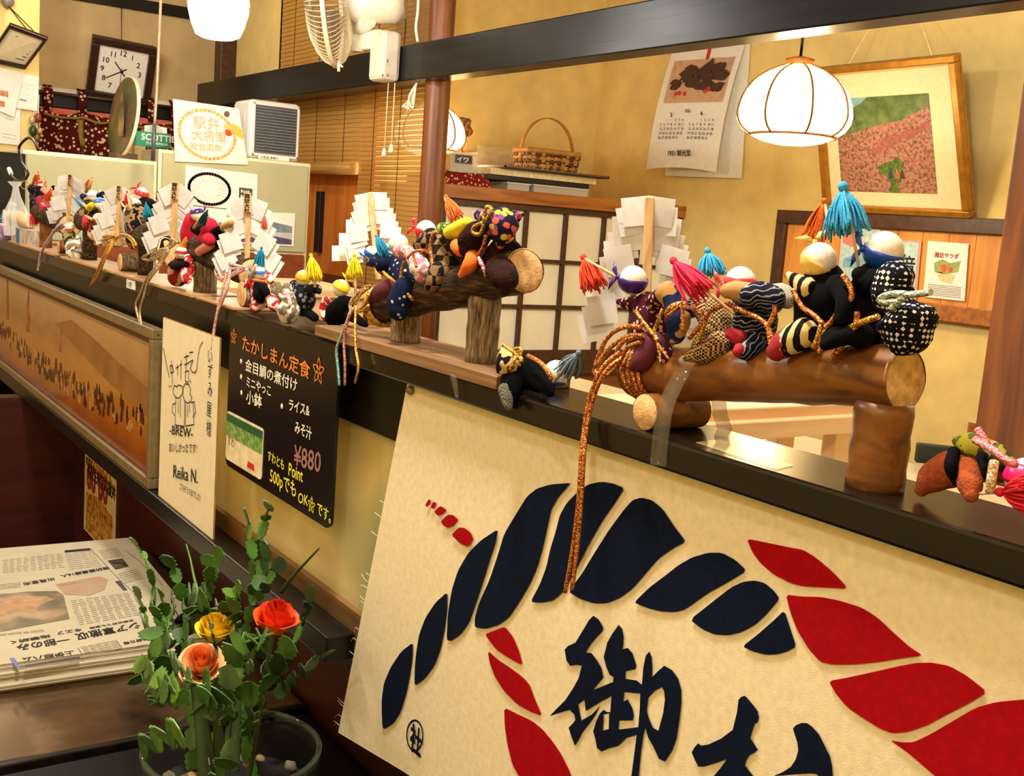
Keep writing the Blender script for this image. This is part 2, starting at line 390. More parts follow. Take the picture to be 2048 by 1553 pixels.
# bamboo blinds, slat by slat
BLIND = wood('straw_blind_slat', (168, 118, 50), (214, 164, 84), (3, 200, 200), .6, .15)
nt = BLIND.node_tree; b = nt.nodes['Principled BSDF']; tl = nd(nt, 'ShaderNodeBsdfTransparent'); mx = nd(nt, 'ShaderNodeMixShader'); mx.inputs[0].default_value = .16
nt.links.new(b.outputs[0], mx.inputs[1]); nt.links.new(tl.outputs[0], mx.inputs[2]); nt.links.new(mx.outputs[0], nt.nodes['Material Output'].inputs[0])
def blind(label, x0, x1, z0, z1, y, roll=False):
    t = Thing('bamboo_blind', label, 'blind', ((x0 + x1) / 2, y, z0), 'bamboo blinds beside the round pillar')
    n = int((z1 - z0) / .0205); mb = MB().box((x0, y - .002, z0), (x1, y + .002, z0 + .0188)); first = t.part('slat', mb, BLIND); first.data.name = 'slat'
    for k in range(1, n):
        c = first.copy(); COL.objects.link(c); c.parent = t.o; c.location = (0, .0012 * (k % 2), k * .0205)
    cords = MB()
    for f in (.18, .5, .82): cords.tube([(x0 + (x1 - x0) * f, y - .004, z0), (x0 + (x1 - x0) * f, y - .004, z1)], .0015, 5)
    t.part('cord', cords, plain('brown_blind_cord', (92, 62, 30), .8))
    t.part('head_rail', MB().box((x0, y - .012, z1 - .01), (x1, y + .012, z1 + .02)), FRAMEW)
    if roll: t.part('rolled_hem', MB().tube([(x0, y - .02, z0), (x1, y - .02, z0)], .028, 14), BLIND)
bR = AY(703, 300, 1.66).x
blind('straw bamboo blind hanging low just left of the round pillar', bR, pc.x - .055, .91, 2.46, 1.70)
blind('straw bamboo blind rolled up halfway behind the white air cooler', -5.5, bR - .012, 1.43, 2.46, 1.71, True)

# built-in cupboard with sliding paper doors
def sh(y, z): return Vector((XS, y, z))
ct = 1.241 + .138; zt, z1_, z2_, z3_ = 1.241 + .062, 1.241 - .153, 1.241 - .352, 1.241 - .551
Y0, Y1 = 1.74, YW
cup = Thing('sliding_door_cupboard', 'built-in cupboard with paper panelled sliding doors and amber lintel', 'cupboard', (XS - .3, 2.4, 0))
cup.part('lintel', MB().box((XS - .02, Y0, 1.241 + .083), (XS + .025, Y1, ct)), LINTELW, bevel=.004)
cup.part('top_board', MB().box((XC, 1.84, ct - .025), (XS - .02, Y1, ct)), LINTELW)
cup.part('inner_panel', MB().box((XS - .06, Y0, .05), (XS - .05, Y1, ct - .03)), PAPER)
cup.part('lower_panel', MB().box((XS - .04, Y0, 0), (XS - .01, Y1, z3_ - .09)), wood('amber_brown_lower_panel', (104, 58, 22), (140, 82, 34), (40, 4, 30), .45))
cup.part('sill', MB().box((XS - .04, Y0, z3_ - .10), (XS + .02, Y1, z3_ - .045)), FRAMEW, bevel=.003)
fr = MB(); fr.box((XS - .03, Y0, zt - .005), (XS + .004, Y1, 1.241 + .083)); fr.box((XS - .03, Y0, z3_ - .05), (XS + .004, Y1, z3_ + .008))
fr.box((XS - .03, Y1 - .06, z3_), (XS + .004, Y1, zt)); fr.box((XS - .03, 1.74, z3_), (XS + .006, 1.79, zt))
cup.part('door_frame', fr, FRAMEW, bevel=.002)
ys = [1.76, 1.985, 2.195, 2.405, 2.62, 2.83, 3.02]; zs = [z3_, z2_, z1_, zt]
for y in ys[1:-1]: cup.part('upright_bar', MB().box((XS - .022, y - .008, z3_), (XS + .002, y + .008, zt)), FRAMEW)
for z in zs[1:-1]: cup.part('cross_bar', MB().box((XS - .021, 1.76, z - .008), (XS + .001, 3.02, z + .008)), FRAMEW)
SHOJI = plain('cream_door_paper', (244, 240, 220), .6, var=.02, scale=8)
for i in range(6):
    for j in range(3):
        cup.part('paper_pane', MB().box((XS - .024, ys[i] + .006, zs[j] + .006), (XS - .018, ys[i + 1] - .006, zs[j + 1] - .006)), SHOJI)

# ------------------------------------------------------------------ the counter partition
ZL = 1.10
struct('wall_counter', MB().box((-3.55, .02, 1.010), (.6, .06, 1.078)), TRIMW)
FROST = bpy.data.materials.new('frosted_cream_glass'); FROST.use_nodes = True
nt = FROST.node_tree; b = nt.nodes['Principled BSDF']; out = nt.nodes['Material Output']; co = coords(nt)
nz = nd(nt, 'ShaderNodeTexNoise'); nz.inputs['Scale'].default_value = 3.2; nt.links.new(co, nz.inputs[0])
cr = ramp(nt, nz.outputs[0], [(.35, (206, 190, 130)), (.55, (236, 222, 166)), (.72, (180, 188, 140))])
nt.links.new(cr, b.inputs['Base Color']); b.inputs['Roughness'].default_value = .22
tr = nd(nt, 'ShaderNodeBsdfTranslucent'); nt.links.new(cr, tr.inputs[0]); mx = nd(nt, 'ShaderNodeMixShader'); mx.inputs[0].default_value = .5
nt.links.new(b.outputs[0], mx.inputs[1]); nt.links.new(tr.outputs[0], mx.inputs[2]); nt.links.new(mx.outputs[0], out.inputs[0])
struct('window_1', MB().box((-3.55, .026, .80), (.6, .032, 1.012)), FROST)
struct('trim_7', MB().box((-3.55, .018, .752), (.6, .14, .803)), wood('brown_window_sill', (92, 62, 30), (126, 90, 48), (3, 60, 60), .4))
struct('trim_8', MB().box((-3.55, -.016, .750), (-1.045, .06, .779)), TRIMW, .002)
struct('wall_return', MB().box((-2.80, -1.1, 0), (-2.75, .11, .75)), DARKW)
struct('wall_counter_apron', MB().box((-3.55, .11, 0), (.6, .14, .752)), DARKW)
struct('trim_9', MB().box((-3.62, -.03, 0), (-3.55, .14, AX(10, 305, -3.6).z)), TRIMW, .003)
led = solo('counter_ledge', MB().box((-3.55, 0, ZL - .0216), (.6, .08, ZL)), LEDGEW, 'long narrow dark-stained wooden ledge carrying the festival dolls', 'ledge', bevel=.0025)
# ------------------------------------------------------------------ lamps
RIBW = wood('amber_lantern_rib', (120, 66, 16), (160, 96, 30), (30, 30, 30), .5)
def lantern(label, px, top, bot, halfw, y, power, strength, cord_top):
    tp = AY(px[0], top, y); bt = AY(px[1], bot, y); c = Vector((bt.x, bt.y, bt.z)); H = tp.z - bt.z; R = pm(bt, halfw)
    t = Thing('lantern_lamp', label, 'lamp', c, 'paper pendant lamps in the room beyond the counter')
    prof = [(.76, 0), (.9, .08), (.985, .2), (1, .3), (.97, .45), (.885, .62), (.73, .78), (.5, .91), (.24, 1)]
    sh = MB().lathe(c, (0, 0, 1), [(r * R, h * H) for r, h in prof], 48)
    t.part('shade', sh, glow('glowing_lantern_paper', (255, 216, 140), strength))
    for k in range(8):
        a = 2 * math.pi * (k + .3) / 8
        t.part('rib', MB().tube([c + Vector((math.cos(a) * r * R * 1.01, math.sin(a) * r * R * 1.01, h * H)) for r, h in prof], .0035, 6, 2), RIBW)
    t.part('bottom_ring', MB().lathe(c, (0, 0, 1), [(.72 * R, -.006), (.77 * R, -.006), (.77 * R, .006), (.72 * R, .006)], 40, False, close=True), RIBW)
    t.part('diffuser', MB().lathe(c + Vector((0, 0, -.003)), (0, 0, 1), [(0, -.028), (.3 * R, -.026), (.55 * R, -.016), (.72 * R, 0)], 32), glow('glowing_lantern_diffuser', (255, 226, 160), strength * 1.6))
    t.part('cap', MB().lathe(c + Vector((0, 0, H)), (0, 0, 1), [(.22 * R, -.01), (.22 * R, .012), (.05, .02), (.012, .03), (0, .03)], 20), RIBW)
    t.part('cord', MB().tube([c + Vector((0, 0, H)), c + Vector((0, 0, H + cord_top))], .005, 8), BLACK)
    pl = point('lantern_bulb', c + Vector((0, 0, -.06)), power, .07, (1, .8, .52)); return c, R
l2c, l2r = lantern('glowing dome-shaped paper lantern lamp in front of the framed landscape', (1592, 1584), 132, 272, 113, 2.42, 6, 3, 1.0)
lantern('glowing paper lantern lamp half hidden behind the round pillar', (862, 858), 208, 298, 71, 1.93, 4, 3, .9)
# glass globe pendant over the kitchen
gp = AY(437, 20, .68); gr = pm(gp, 60)
t = Thing('globe_pendant_lamp', 'bright white glass pendant lamp hanging at the top left', 'lamp', gp + Vector((0, 0, -gr)))
t.part('globe', MB().lathe(gp, (0, 0, 1), [(0, -.92 * gr), (.5 * gr, -.92 * gr), (.72 * gr, -.82 * gr), (.86 * gr, -.5 * gr), (.98 * gr, -.05 * gr), (1.0 * gr, .3 * gr), (.9 * gr, .75 * gr), (.6 * gr, 1.15 * gr), (.3 * gr, 1.3 * gr)], 40), glow('glowing_white_glass', (255, 242, 224), 18))
t.part('socket', MB().lathe(gp + Vector((0, 0, 1.28 * gr)), (0, 0, 1), [(.32 * gr, 0), (.32 * gr, .05), (.1 * gr, .07), (0, .07)], 20), BLACK)
t.part('cord', MB().tube([gp + Vector((0, 0, 1.3 * gr)), (gp.x, gp.y, 2.68)], .004, 6), BLACK)
point('globe_bulb', gp + Vector((.0, -.02, -gr - .1)), 8, .08, (1, .8, .55))

# ------------------------------------------------------------------ on the back wall
def bil(q):                                        # q: TL TR BR BL
    q = [Vector(x) for x in q]
    return lambda u, v: (q[0] * (1 - u) + q[1] * u) * (1 - v) + (q[3] * (1 - u) + q[2] * u) * v
def rect(F, u0, v0, u1, v1): return [F(u0, v0), F(u1, v0), F(u1, v1), F(u0, v1)]
def nrm(F): return (F(0, 1) - F(0, 0)).cross(F(1, 0) - F(0, 0)).normalized()
GOLD = plain('gilt_frame_wood', (168, 116, 34), .35, .35, .1, 30)
F = bil([AY(1634, 135, 2.84), AY(1919, 106, 2.84), AY(1949, 433, 3.05), AY(1655, 418, 3.05)]); n = nrm(F)
t = Thing('framed_landscape', 'gilt framed landscape print leaning forward on the yellow wall', 'picture', F(.5, 1))
for r in ((0, 0, 1, .045), (0, .955, 1, 1), (0, .045, .045, .955), (.955, .045, 1, .955)):
    t.part('frame_side', MB().slab(rect(F, *r), n * .03).slab([p - n * .012 for p in rect(F, *r)], n * .012), GOLD, bevel=.004)
t.part('backing', MB().slab([p - n * .01 for p in rect(F, .02, .02, .98, .98)], n * .008), FRAMEW)
t.part('mat', MB().slab(rect(F, .04, .04, .96, .96), n * .006), plain('cream_mat_board', (240, 226, 186), .7, var=.02))
G = bil(rect(F, .13, .22, .79, .86)); n2 = n * .0068
pr_ = t.part('print', MB().slab(rect(G, 0, 0, 1, 1), n * .0072), picture('green_hill_print', [(.3, (70, 96, 54)), (.5, (98, 122, 70)), (.7, (128, 140, 84))], 26))
def on(G, uv, k): return [G(u, v) + n * k for u, v in uv]
t.part('sky_print', MB().poly(on(G, [(0, 0), (.36, 0), (.3, .05), (.2, .1), (.08, .14), (.04, .24), (0, .27)], .0073), n * .0006), plain('pale_blue_print', (128, 178, 190), .6), pr_)
t.part('blossom_print', MB().poly(on(G, [(0, .42), (.2, .36), (.4, .3), (.7, .25), (1, .12), (1, 1), (0, 1)], .0073), n * .0006), picture('pink_blossom_print', [(.3, (92, 96, 56)), (.42, (140, 96, 76)), (.52, (176, 120, 104)), (.6, (190, 144, 126)), (.72, (130, 78, 74))], 90, detail=4), pr_)
t.part('path_print', MB().poly(on(G, [(.42, .72), (.5, .68), (.58, .66), (.64, .62), (.7, .7), (.64, .78), (.66, .86), (.6, .9), (.64, 1), (.52, 1), (.55, .9), (.5, .82), (.44, .8)], .008), n * .0006), picture('green_path_print', [(.35, (66, 92, 40)), (.6, (110, 130, 62))], 90), pr_)
t.part('red_blossom_print', MB().poly(on(G, [(.5, .44), (.58, .39), (.66, .4), (.75, .35), (.84, .34), (.98, .25), (1, .33), (.88, .38), (.8, .44), (.7, .44), (.6, .52), (.52, .52), (.45, .6), (.38, .58), (.3, .63), (.4, .54)], .008), n * .0006), picture('crimson_blossom_print', [(.3, (110, 84, 60)), (.45, (160, 92, 86)), (.7, (178, 112, 104))], 90), pr_)
for u, c in ((.55, (60, 66, 96)), (.62, (190, 110, 60)), (.67, (60, 70, 60))):
    t.part('figure_print', MB().poly(on(G, [(u - .02, .8), (u, .74), (u + .02, .8), (u + .025, .85), (u - .025, .85)], .0087), n * .0005), plain('figure_print_%d' % (u * 100), c, .6), pr_)
nail = AY(1806, -60, YW - .01)
t.part('hanging_string', MB().tube([F(.24, 0) - n * .005, nail], .0022, 5).tube([F(.82, 0) - n * .005, nail], .0022, 5), plain('pale_string', (226, 208, 160), .8))

# calendar
t = Thing('wall_calendar', 'long wall calendar with a plant picture hanging on the yellow wall', 'calendar', AY(1400, 350, YW - .03))
RED = plain('red_thread', (188, 26, 30), .8, var=.1, scale=400)
C0 = [AY(1352, 88, YW - .012), AY(1500, 76, YW - .012), AY(1482, 357, YW - .02), AY(1330, 352, YW - .02)]
t.part('back_sheets', MB().slab(C0, (0, .004, 0)), PAPER)
c1 = [AY(1348, 92, YW - .016), AY(1494, 78, YW - .016), AY(1432, 346, YW - .10), AY(1299, 339, YW - .12)]
Fc = bil(c1); nc = Vector((0, -1, 0))
def curl(u, v): return Fc(u, v) + Vector((0, -.025 * math.sin(v * math.pi) - .02 * v * v * (1 - u), .015 * (v ** 4) * math.sin(u * 3)))
t.part('front_sheet', MB().grid(curl, 8, 14), PAPER)
def cg(u, v): return curl(u, v) + Vector((0, -.003, 0))
def patch(F_, u0, v0, u1, v1, k=6): return MB().grid(lambda a, b_: F_(u0 + (u1 - u0) * a, v0 + (v1 - v0) * b_), k, k)
pp = t.part('picture_print', patch(cg, .09, .13, .93, .47), picture('beige_pink_print', [(.3, (188, 150, 116)), (.5, (206, 172, 138)), (.75, (186, 130, 118))], 18))
lf = MB(); rnd = random.Random(3)
for k in range(46):
    u = .16 + .72 * rnd.random() ** .9; v = .2 + .17 * rnd.random(); a = rnd.uniform(-1.2, .4); s_ = rnd.uniform(.03, .055); c = cg(u, v) + Vector((0, -.002, 0))
    e = Vector((math.cos(a), 0, math.sin(-a))) * s_; g = Vector((math.sin(a), 0, math.cos(a))) * s_ * .4
    lf.poly([c - e, c - e * .3 + g, c + e * .5 + g * .8, c + e, c + e * .4 - g, c - e * .4 - g * .9], (0, -.001, 0))
t.part('leaf_print', lf, plain('brown_leaf_print', (66, 42, 36), .6), pp)
rf = MB()
for (u, v) in ((.3, .395), (.38, .4), (.66, .385), (.7, .37), (.25, .4)):
    c = cg(u, v) + Vector((0, -.003, 0)); rf.ball(c, .012, 8, 5, (0, 1, 0), .12)
t.part('radish_print', rf, plain('red_radish_print', (196, 52, 50), .6), pp)
ink = MB()
for col, u0 in ((0, .12), (1, .54)):
    for r in range(6):
        for q in range(7):
            k = r * 7 + q - 2
            if 0 < k < 32 and (r < 5 or q < 3):
                p = cg(u0 + q * .052, .62 + r * .035) + Vector((0, -.002, 0)); write(ink, str(k), p, Vector((.017, 0, 0)), Vector((-.003, 0, .017)), .01)
for s_, u, v, z in (('3', .25, .585, .028), ('4', .68, .578, .028), ('1931 鮮光堂', .3, .9, .03), ('2022', .45, .55, .018)):
    write(ink, s_, cg(u, v) + Vector((0, -.003, 0)), Vector((z, 0, 0)), Vector((-.004, -.004, z)), .02)
t.part('date_print', ink, INK)['kind'] = 'stuff'
tz = AY(1418, 112, YW - .03)
t.part('hanging_tassel', MB().chain([tz + Vector((0, 0, .055)), tz + Vector((0, 0, .03)), tz + Vector((0, 0, -.012))], [.004, .008, .014], 10, 4), RED)
t.part('nail', MB().tube([tz + Vector((0, .03, .05)), tz + Vector((0, -.01, .05))], .003, 6), FRAMEW)

# notice board with flyers
bt = Thing('notice_board', 'dark framed wooden notice board under the framed landscape', 'notice board', AY(1790, 620, YW - .01))
yb = YW - .03
TLb, BLb = AY(1561, 420, yb), AY(1556, 640, yb); x1 = AY(2004, 441, yb).x + .35; zb0 = AY(1870, 640, yb).z; zb1 = TLb.z
bt.part('frame_side', MB().box((TLb.x, yb - .02, zb1 - .055), (x1, yb + .03, zb1)), FRAMEW, bevel=.003)
bt.part('frame_side', MB().box((TLb.x, yb - .02, zb0), (TLb.x + .052, yb + .03, zb1 - .055)), FRAMEW, bevel=.003)
bt.part('frame_side', MB().box((TLb.x + .052, yb - .015, zb0), (x1, yb + .03, zb0 + .06)), LINTELW, bevel=.003)
bw = (x1 - TLb.x - .052) / 12; BRD = wood('orange_notice_plank', (190, 116, 40), (222, 150, 66), (20, 20, 2), .5)
for k in range(12):
    xa = TLb.x + .052 + k * bw; bt.part('plank', MB().box((xa + .001, yb, zb0 + .06), (xa + bw - .001, yb + .012 + .002 * (k % 2), zb1 - .055)), BRD)
def flyer(name, label, q, mat, items, group='flyers pinned to the notice board'):
    q = [AY(x, y, yb - .008) for x, y in q]; Ff = bil(q); t = Thing(name, label, 'flyer', Ff(.5, 1), group); nn = nrm(Ff)
    t.part('sheet', MB().slab(q, -nn * .0015), mat)
    for nm, uv, mt in items: t.part(nm, MB().poly([Ff(u, v) for u, v in uv], nn * .001), mt)
    return t, Ff, nn
Q = plain
t, Ff, nn = flyer('menu_flyer', 'white flyer with a fruit basket drawing at the right of the board', [(1856, 482), (1937, 488), (1929, 603), (1846, 594)], PAPER,
    [('basket_print', [(.28, .52), (.74, .56), (.66, .72), (.36, .68)], Q('basket_print', (216, 196, 140))), ('leaf_print', [(.2, .38), (.4, .3), (.6, .36), (.85, .3), (.8, .5), (.5, .56), (.24, .54)], Q('leaf_green_print', (150, 160, 90))),
     ('fruit_print', [(.36, .42), (.46, .38), (.54, .44), (.5, .52), (.4, .52)], Q('orange_fruit_print', (222, 96, 50))), ('fruit_print', [(.56, .44), (.66, .44), (.66, .52), (.58, .54)], Q('orange_fruit_print', (222, 96, 50)))])
k = MB(); write(k, '諏訪サラダ', Ff(.2, .27), (Ff(1, 0) - Ff(0, 0)) * .12, (Ff(0, 0) - Ff(0, 1)) * .1, .02, .001); t.part('title_print', k, Q('dark_red_print', (150, 40, 40)))
k = MB()
for r in range(7): k.poly([Ff(.1, .76 + r * .03), Ff(.9, .76 + r * .03), Ff(.9, .772 + r * .03), Ff(.1, .772 + r * .03)], nn * .001)
t.part('text_print', k, Q('grey_print', (150, 140, 126)))
t, Ff, nn = flyer('menu_flyer', 'pink bordered blue flyer half hidden behind the blue headband doll', [(1758, 478), (1843, 482), (1831, 612), (1752, 606)], Q('pink_flyer_border', (222, 150, 146)),
    [('panel_print', [(.05, .03), (.94, .03), (.94, .97), (.05, .97)], Q('pale_blue_flyer', (176, 208, 206)))])
k = MB(); write(k, '音', Ff(.62, .5), (Ff(1, 0) - Ff(0, 0)) * .3, (Ff(0, 0) - Ff(0, 1)) * .3, .02, .0015); t.part('title_print', k, INK)
k = MB()
for (u, v) in ((.3, .2), (.5, .12), (.25, .4), (.55, .65), (.35, .75), (.7, .8)): k.ball(Ff(u, v), .006, 8, 5, (0, 1, 0), .15)
t.part('dot_print', k, Q('magenta_print', (190, 60, 90)))
t, Ff, nn = flyer('menu_flyer', 'blue and pink fish flyer behind the blue tassel at the left of the board', [(1684, 455), (1761, 460), (1750, 590), (1674, 580)], Q('pale_sky_flyer', (176, 198, 196)),
    [('flower_print', [(.04, .05), (.5, .04), (.56, .2), (.3, .3), (.05, .24)], Q('coral_print', (226, 124, 104))), ('fish_print', [(.1, .5), (.5, .38), (.9, .42), (.95, .52), (.5, .62), (.12, .62)], Q('fish_blue_print', (120, 168, 190))), ('fish_print', [(.2, .47), (.7, .44), (.7, .5), (.2, .52)], Q('coral_print', (226, 124, 104)))])

# ------------------------------------------------------------------ on top of the cupboard
TOPZ = ct
def spot(px, x): p = AX(px, 360, x); return p.y
CL = clear('clear_plastic_tub', (240, 240, 230), .1, .35)
def tub(label, pxa, pxb, x0, x1, z0, h, group='plastic tubs on the cupboard'):
    ya, yb_ = spot(pxa, x1), spot(pxb, x1); t = Thing('plastic_tub', label, 'tub', ((x0 + x1) / 2, (ya + yb_) / 2, z0), group)
    wl = .003; mb = MB().box((x0, ya, z0), (x1, yb_, z0 + .003))
    for a_, b_ in (((x0, ya), (x1, ya + wl)), ((x0, yb_ - wl), (x1, yb_)), ((x0, ya), (x0 + wl, yb_)), ((x1 - wl, ya), (x1, yb_))): mb.box((*a_, z0), (*b_, z0 + h))
    t.part('body', mb, CL); t.part('lid', MB().box((x0 - .004, ya - .004, z0 + h), (x1 + .004, yb_ + .004, z0 + h + .008)), clear('milky_plastic_lid', (236, 232, 220), .3, .75), bevel=.002); return t, ya, yb_
tub('low clear plastic tub under the trays at its left', 1016, 1060, -4.32, -3.98, TOPZ, .028)
tub('low clear plastic tub under the trays at its right', 1069, 1178, -4.32, -3.98, TOPZ, .03)
zz = TOPZ + .04
def slabbox(name, label, cat, pxa, pxb, x0, x1, z, h, mat, group=None):
    ya, yb_ = spot(pxa, x1), spot(pxb, x1); return solo(name, MB().box((x0, ya, z), (x1, yb_, z + h)), mat, label, cat, group=group, bevel=.002)
slabbox('flat_box', 'flat black box above the clear plastic tubs', 'box', 975, 1180, -4.36, -3.985, zz, .02, plain('black_card', (26, 26, 30), .4)); zz += .021
slabbox('flat_box', 'flat cream cardboard box under the black tray', 'box', 980, 1193, -4.38, -3.98, zz, .028, plain('cream_card', (232, 216, 170), .6)); zz += .029
t = Thing('serving_tray', 'thin black serving tray under the wicker basket', 'tray', (-4.15, spot(1100, -3.96), zz))
ya, yb_ = spot(1003, -3.96), spot(1213, -3.96)
t.part('plate', MB().box((-4.38, ya, zz), (-3.94, yb_, zz + .005)), BLACK, bevel=.002)
rim = MB()
for a_, b_ in (((-4.4, ya), (-3.94, ya + .006)), ((-4.4, yb_ - .006), (-3.94, yb_)), ((-4.4, ya), (-4.394, yb_)), ((-3.946, ya), (-3.94, yb_))): rim.box((*a_, zz + .005), (*b_, zz + .012))
t.part('rim', rim, plain('grey_tray_rim', (110, 92, 74), .35, .2)); zz += .006
# wicker basket
xb = -4.08; pa, pb = AX(1040, 330, xb), AX(1142, 345, xb); yc = (pa.y + pb.y) / 2; hw = (pb.y - pa.y) / 2; BH = .098; hx = .085
t = Thing('wicker_basket', 'brown woven basket with a tall arched handle on the black tray', 'basket', (xb, yc, zz))
W1 = plain('honey_cane_strip', (186, 134, 66), .5, var=.12); W2 = plain('dark_brown_cane_strip', (84, 46, 26), .5, var=.15)
def peri(s_, f=1.0):                                # rounded rectangle, s in 0..1
    a = 2 * math.pi * s_; c_, d_ = math.cos(a), math.sin(a); k = (abs(c_) ** 6 + abs(d_) ** 6) ** (-1 / 6)
    return Vector((xb + c_ * k * hx * f, yc + d_ * k * hw * f, 0))
t.part('base', MB().poly([peri(i / 32, .88) + Vector((0, 0, zz + .002)) for i in range(32)], (0, 0, .004)), W2)
NS = 44
for i in range(NS):
    s0, s1 = (i + .12) / NS, (i + .88) / NS; mb = MB(); K = 6
    for r in range(K):
        f0, f1 = .88 + .12 * r / K, .88 + .12 * (r + 1) / K; io = .003 if (r + i) % 2 else -.001
        q = [peri(s0, f0) + Vector((0, 0, zz + r * BH * .82 / K)), peri(s1, f0) + Vector((0, 0, zz + r * BH * .82 / K)), peri(s1, f1) + Vector((0, 0, zz + (r + 1) * BH * .82 / K)), peri(s0, f1) + Vector((0, 0, zz + (r + 1) * BH * .82 / K))]
        d = (q[0] - Vector((xb, yc, q[0].z))).normalized(); mb.slab([x + d * io for x in q], d * .002)
    t.part('upright_strip', mb, W1 if i % 3 else W2)
for r in range(5):
    z = zz + BH * .82 * (r + .5) / 5; f = .88 + .12 * (r + .5) / 5 + .012; pts = []
    for i in range(NS * 2 + 1): pts.append(peri(i / (NS * 2), f + .018 * (1 if (i // 2 + r) % 2 else -1)) + Vector((0, 0, z)))
    t.part('woven_strip', MB().ribbon(pts, [Vector((0, 0, .0075))] * len(pts), .0008), W2 if r % 2 == 0 else W1)
t.part('rim', MB().ribbon([peri(i / 48, 1.03) + Vector((0, 0, zz + BH * .9)) for i in range(49)], [Vector((0, 0, .011))] * 49, .002), W1)
hp = [Vector((xb, yc + hw * 1.02 * math.cos(a), zz + BH * .75 + (.165 * math.sin(a)) ** 1.0)) for a in [math.pi * i / 20 for i in range(21)]]
t.part('handle', MB().ribbon([Vector((xb, yc + hw, zz + .04))] + hp + [Vector((xb, yc - hw, zz + .04))], [Vector((.011, 0, 0))] * 23, .002), W1)
# wrapped kraft box with clear film
kx = -4.375; ka, kb = AX(957, 345, kx), AX(1052, 345, kx); kz = TOPZ + .085; kh = .115
sup = solo('flat_box', MB().box((kx - .2, spot(940, kx), TOPZ), (kx - .02, spot(1075, kx), kz)), plain('brown_card', (150, 112, 66), .7), 'brown cardboard box carrying the film wrapped kraft box', 'box', bevel=.002)
t = Thing('wrapped_gift_box', 'kraft paper box wrapped in crinkled clear film behind the wicker basket', 'box', (kx - .1, (ka.y + kb.y) / 2, kz))
t.part('carton', MB().box((kx - .2, ka.y, kz), (kx - .02, kb.y, kz + kh * .78)), plain('kraft_card', (206, 160, 92), .6, var=.1), bevel=.003)
fm = MB().grid(lambda u, v: Vector((kx - .015 + .006 * noise.noise((u * 9, v * 7, 1)), ka.y - .01 + (kb.y - ka.y + .03) * u, kz + kh * (1.05 * v + .06 * noise.noise((u * 6, v * 3, 4)) * v))), 22, 12)
fm.grid(lambda u, v: Vector((kx - .2 * v, ka.y - .01 + (kb.y - ka.y + .03) * u, kz + kh * (1.02 + .14 * math.sin(v * 3.1) * (.6 + .4 * noise.noise((u * 7, v * 5, 2)))))), 22, 8)
t.part('film', fm, clear('crinkled_clear_film', (250, 244, 226), .12, .3, 1.0))
# clear storage box with black label, dark tray, red cloth
sx = -4.05; sa, sb = AX(896, 330, sx), AX(950, 330, sx); sz = TOPZ + .05
cl = MB().grid(lambda u, v: Vector((-3.995 + .085 * v, spot(874, -3.93) + (spot(980, -3.93) - spot(874, -3.93)) * u, TOPZ + .052 * min(1, 8 * min(v, 1 - v) + .0) * min(1, .35 + 5 * min(u, 1 - u)) * (1 + .1 * noise.noise((u * 8, v * 4, 3))))), 24, 12)
solo('folded_cloth', cl, cloth('red_floral_cloth', (120, 34, 24), (226, 170, 140), 'spots', 70), 'folded red cloth with pale flowers beside the pillar on the cupboard', 'cloth')
solo('flat_box', MB().box((-4.3, spot(880, -4.01), TOPZ), (-4.01, spot(955, -4.01), sz)), plain('very_dark_brown_card', (34, 22, 18), .5), 'dark brown box under the clear storage box', 'box', bevel=.003)
t = Thing('storage_box', 'clear plastic storage box with a black label beside the lantern lamp', 'box', (sx - .17, (sa.y + sb.y) / 2, sz))
bx = MB(); y0_, y1_ = spot(898, -4.02), spot(953, -4.02)
bx.box((-4.22, y0_, sz), (-4.02, y1_, sz + .004))
for a_, b_ in (((-4.22, y0_), (-4.02, y0_ + .003)), ((-4.22, y1_ - .003), (-4.02, y1_)), ((-4.22, y0_), (-4.217, y1_)), ((-4.023, y0_), (-4.02, y1_))): bx.box((*a_, sz), (*b_, sz + .08))
t.part('body', bx, CL); t.part('lid', MB().box((-4.225, y0_ - .004, sz + .08), (-4.015, y1_ + .004, sz + .09)), clear('milky_plastic_lid', (236, 232, 220), .3, .75), bevel=.003)
t.part('contents', MB().box((-4.2, y0_ + .012, sz + .005), (-4.035, y1_ - .012, sz + .07)), plain('pale_contents', (214, 206, 180), .7))
lb = t.part('name_label', MB().box((-4.1495, y0_ + .025, sz + .045), (-4.018, y1_ - .03, sz + .078)), BLACK)
k = MB(); write(k, 'イワ', (-4.0178, y0_ + .03, sz + .05), Vector((0, .03, 0)), Vector((0, 0, .026)), .03); t.part('label_writing', k, PAPER, lb)
# dried flowers
fp = AX(926, 300, -4.45); t = Thing('dried_flowers', 'dried brown flower sprig standing behind the lantern lamp', 'flowers', (fp.x, fp.y, TOPZ))
t.part('stem', MB().tube([(fp.x, fp.y, TOPZ), (fp.x + .01, fp.y - .01, TOPZ + .15), AX(926, 250, -4.45)], .003, 6, 4), FRAMEW)
for (px, py) in ((924, 243), (932, 256), (938, 262), (928, 268), (920, 252), (934, 246)): t.part('flower_head', MB().ball(AX(px, py, -4.45), .02, 10, 6, jit=.5), plain('dried_brown_petal', (128, 88, 44), .8, var=.25, scale=90))
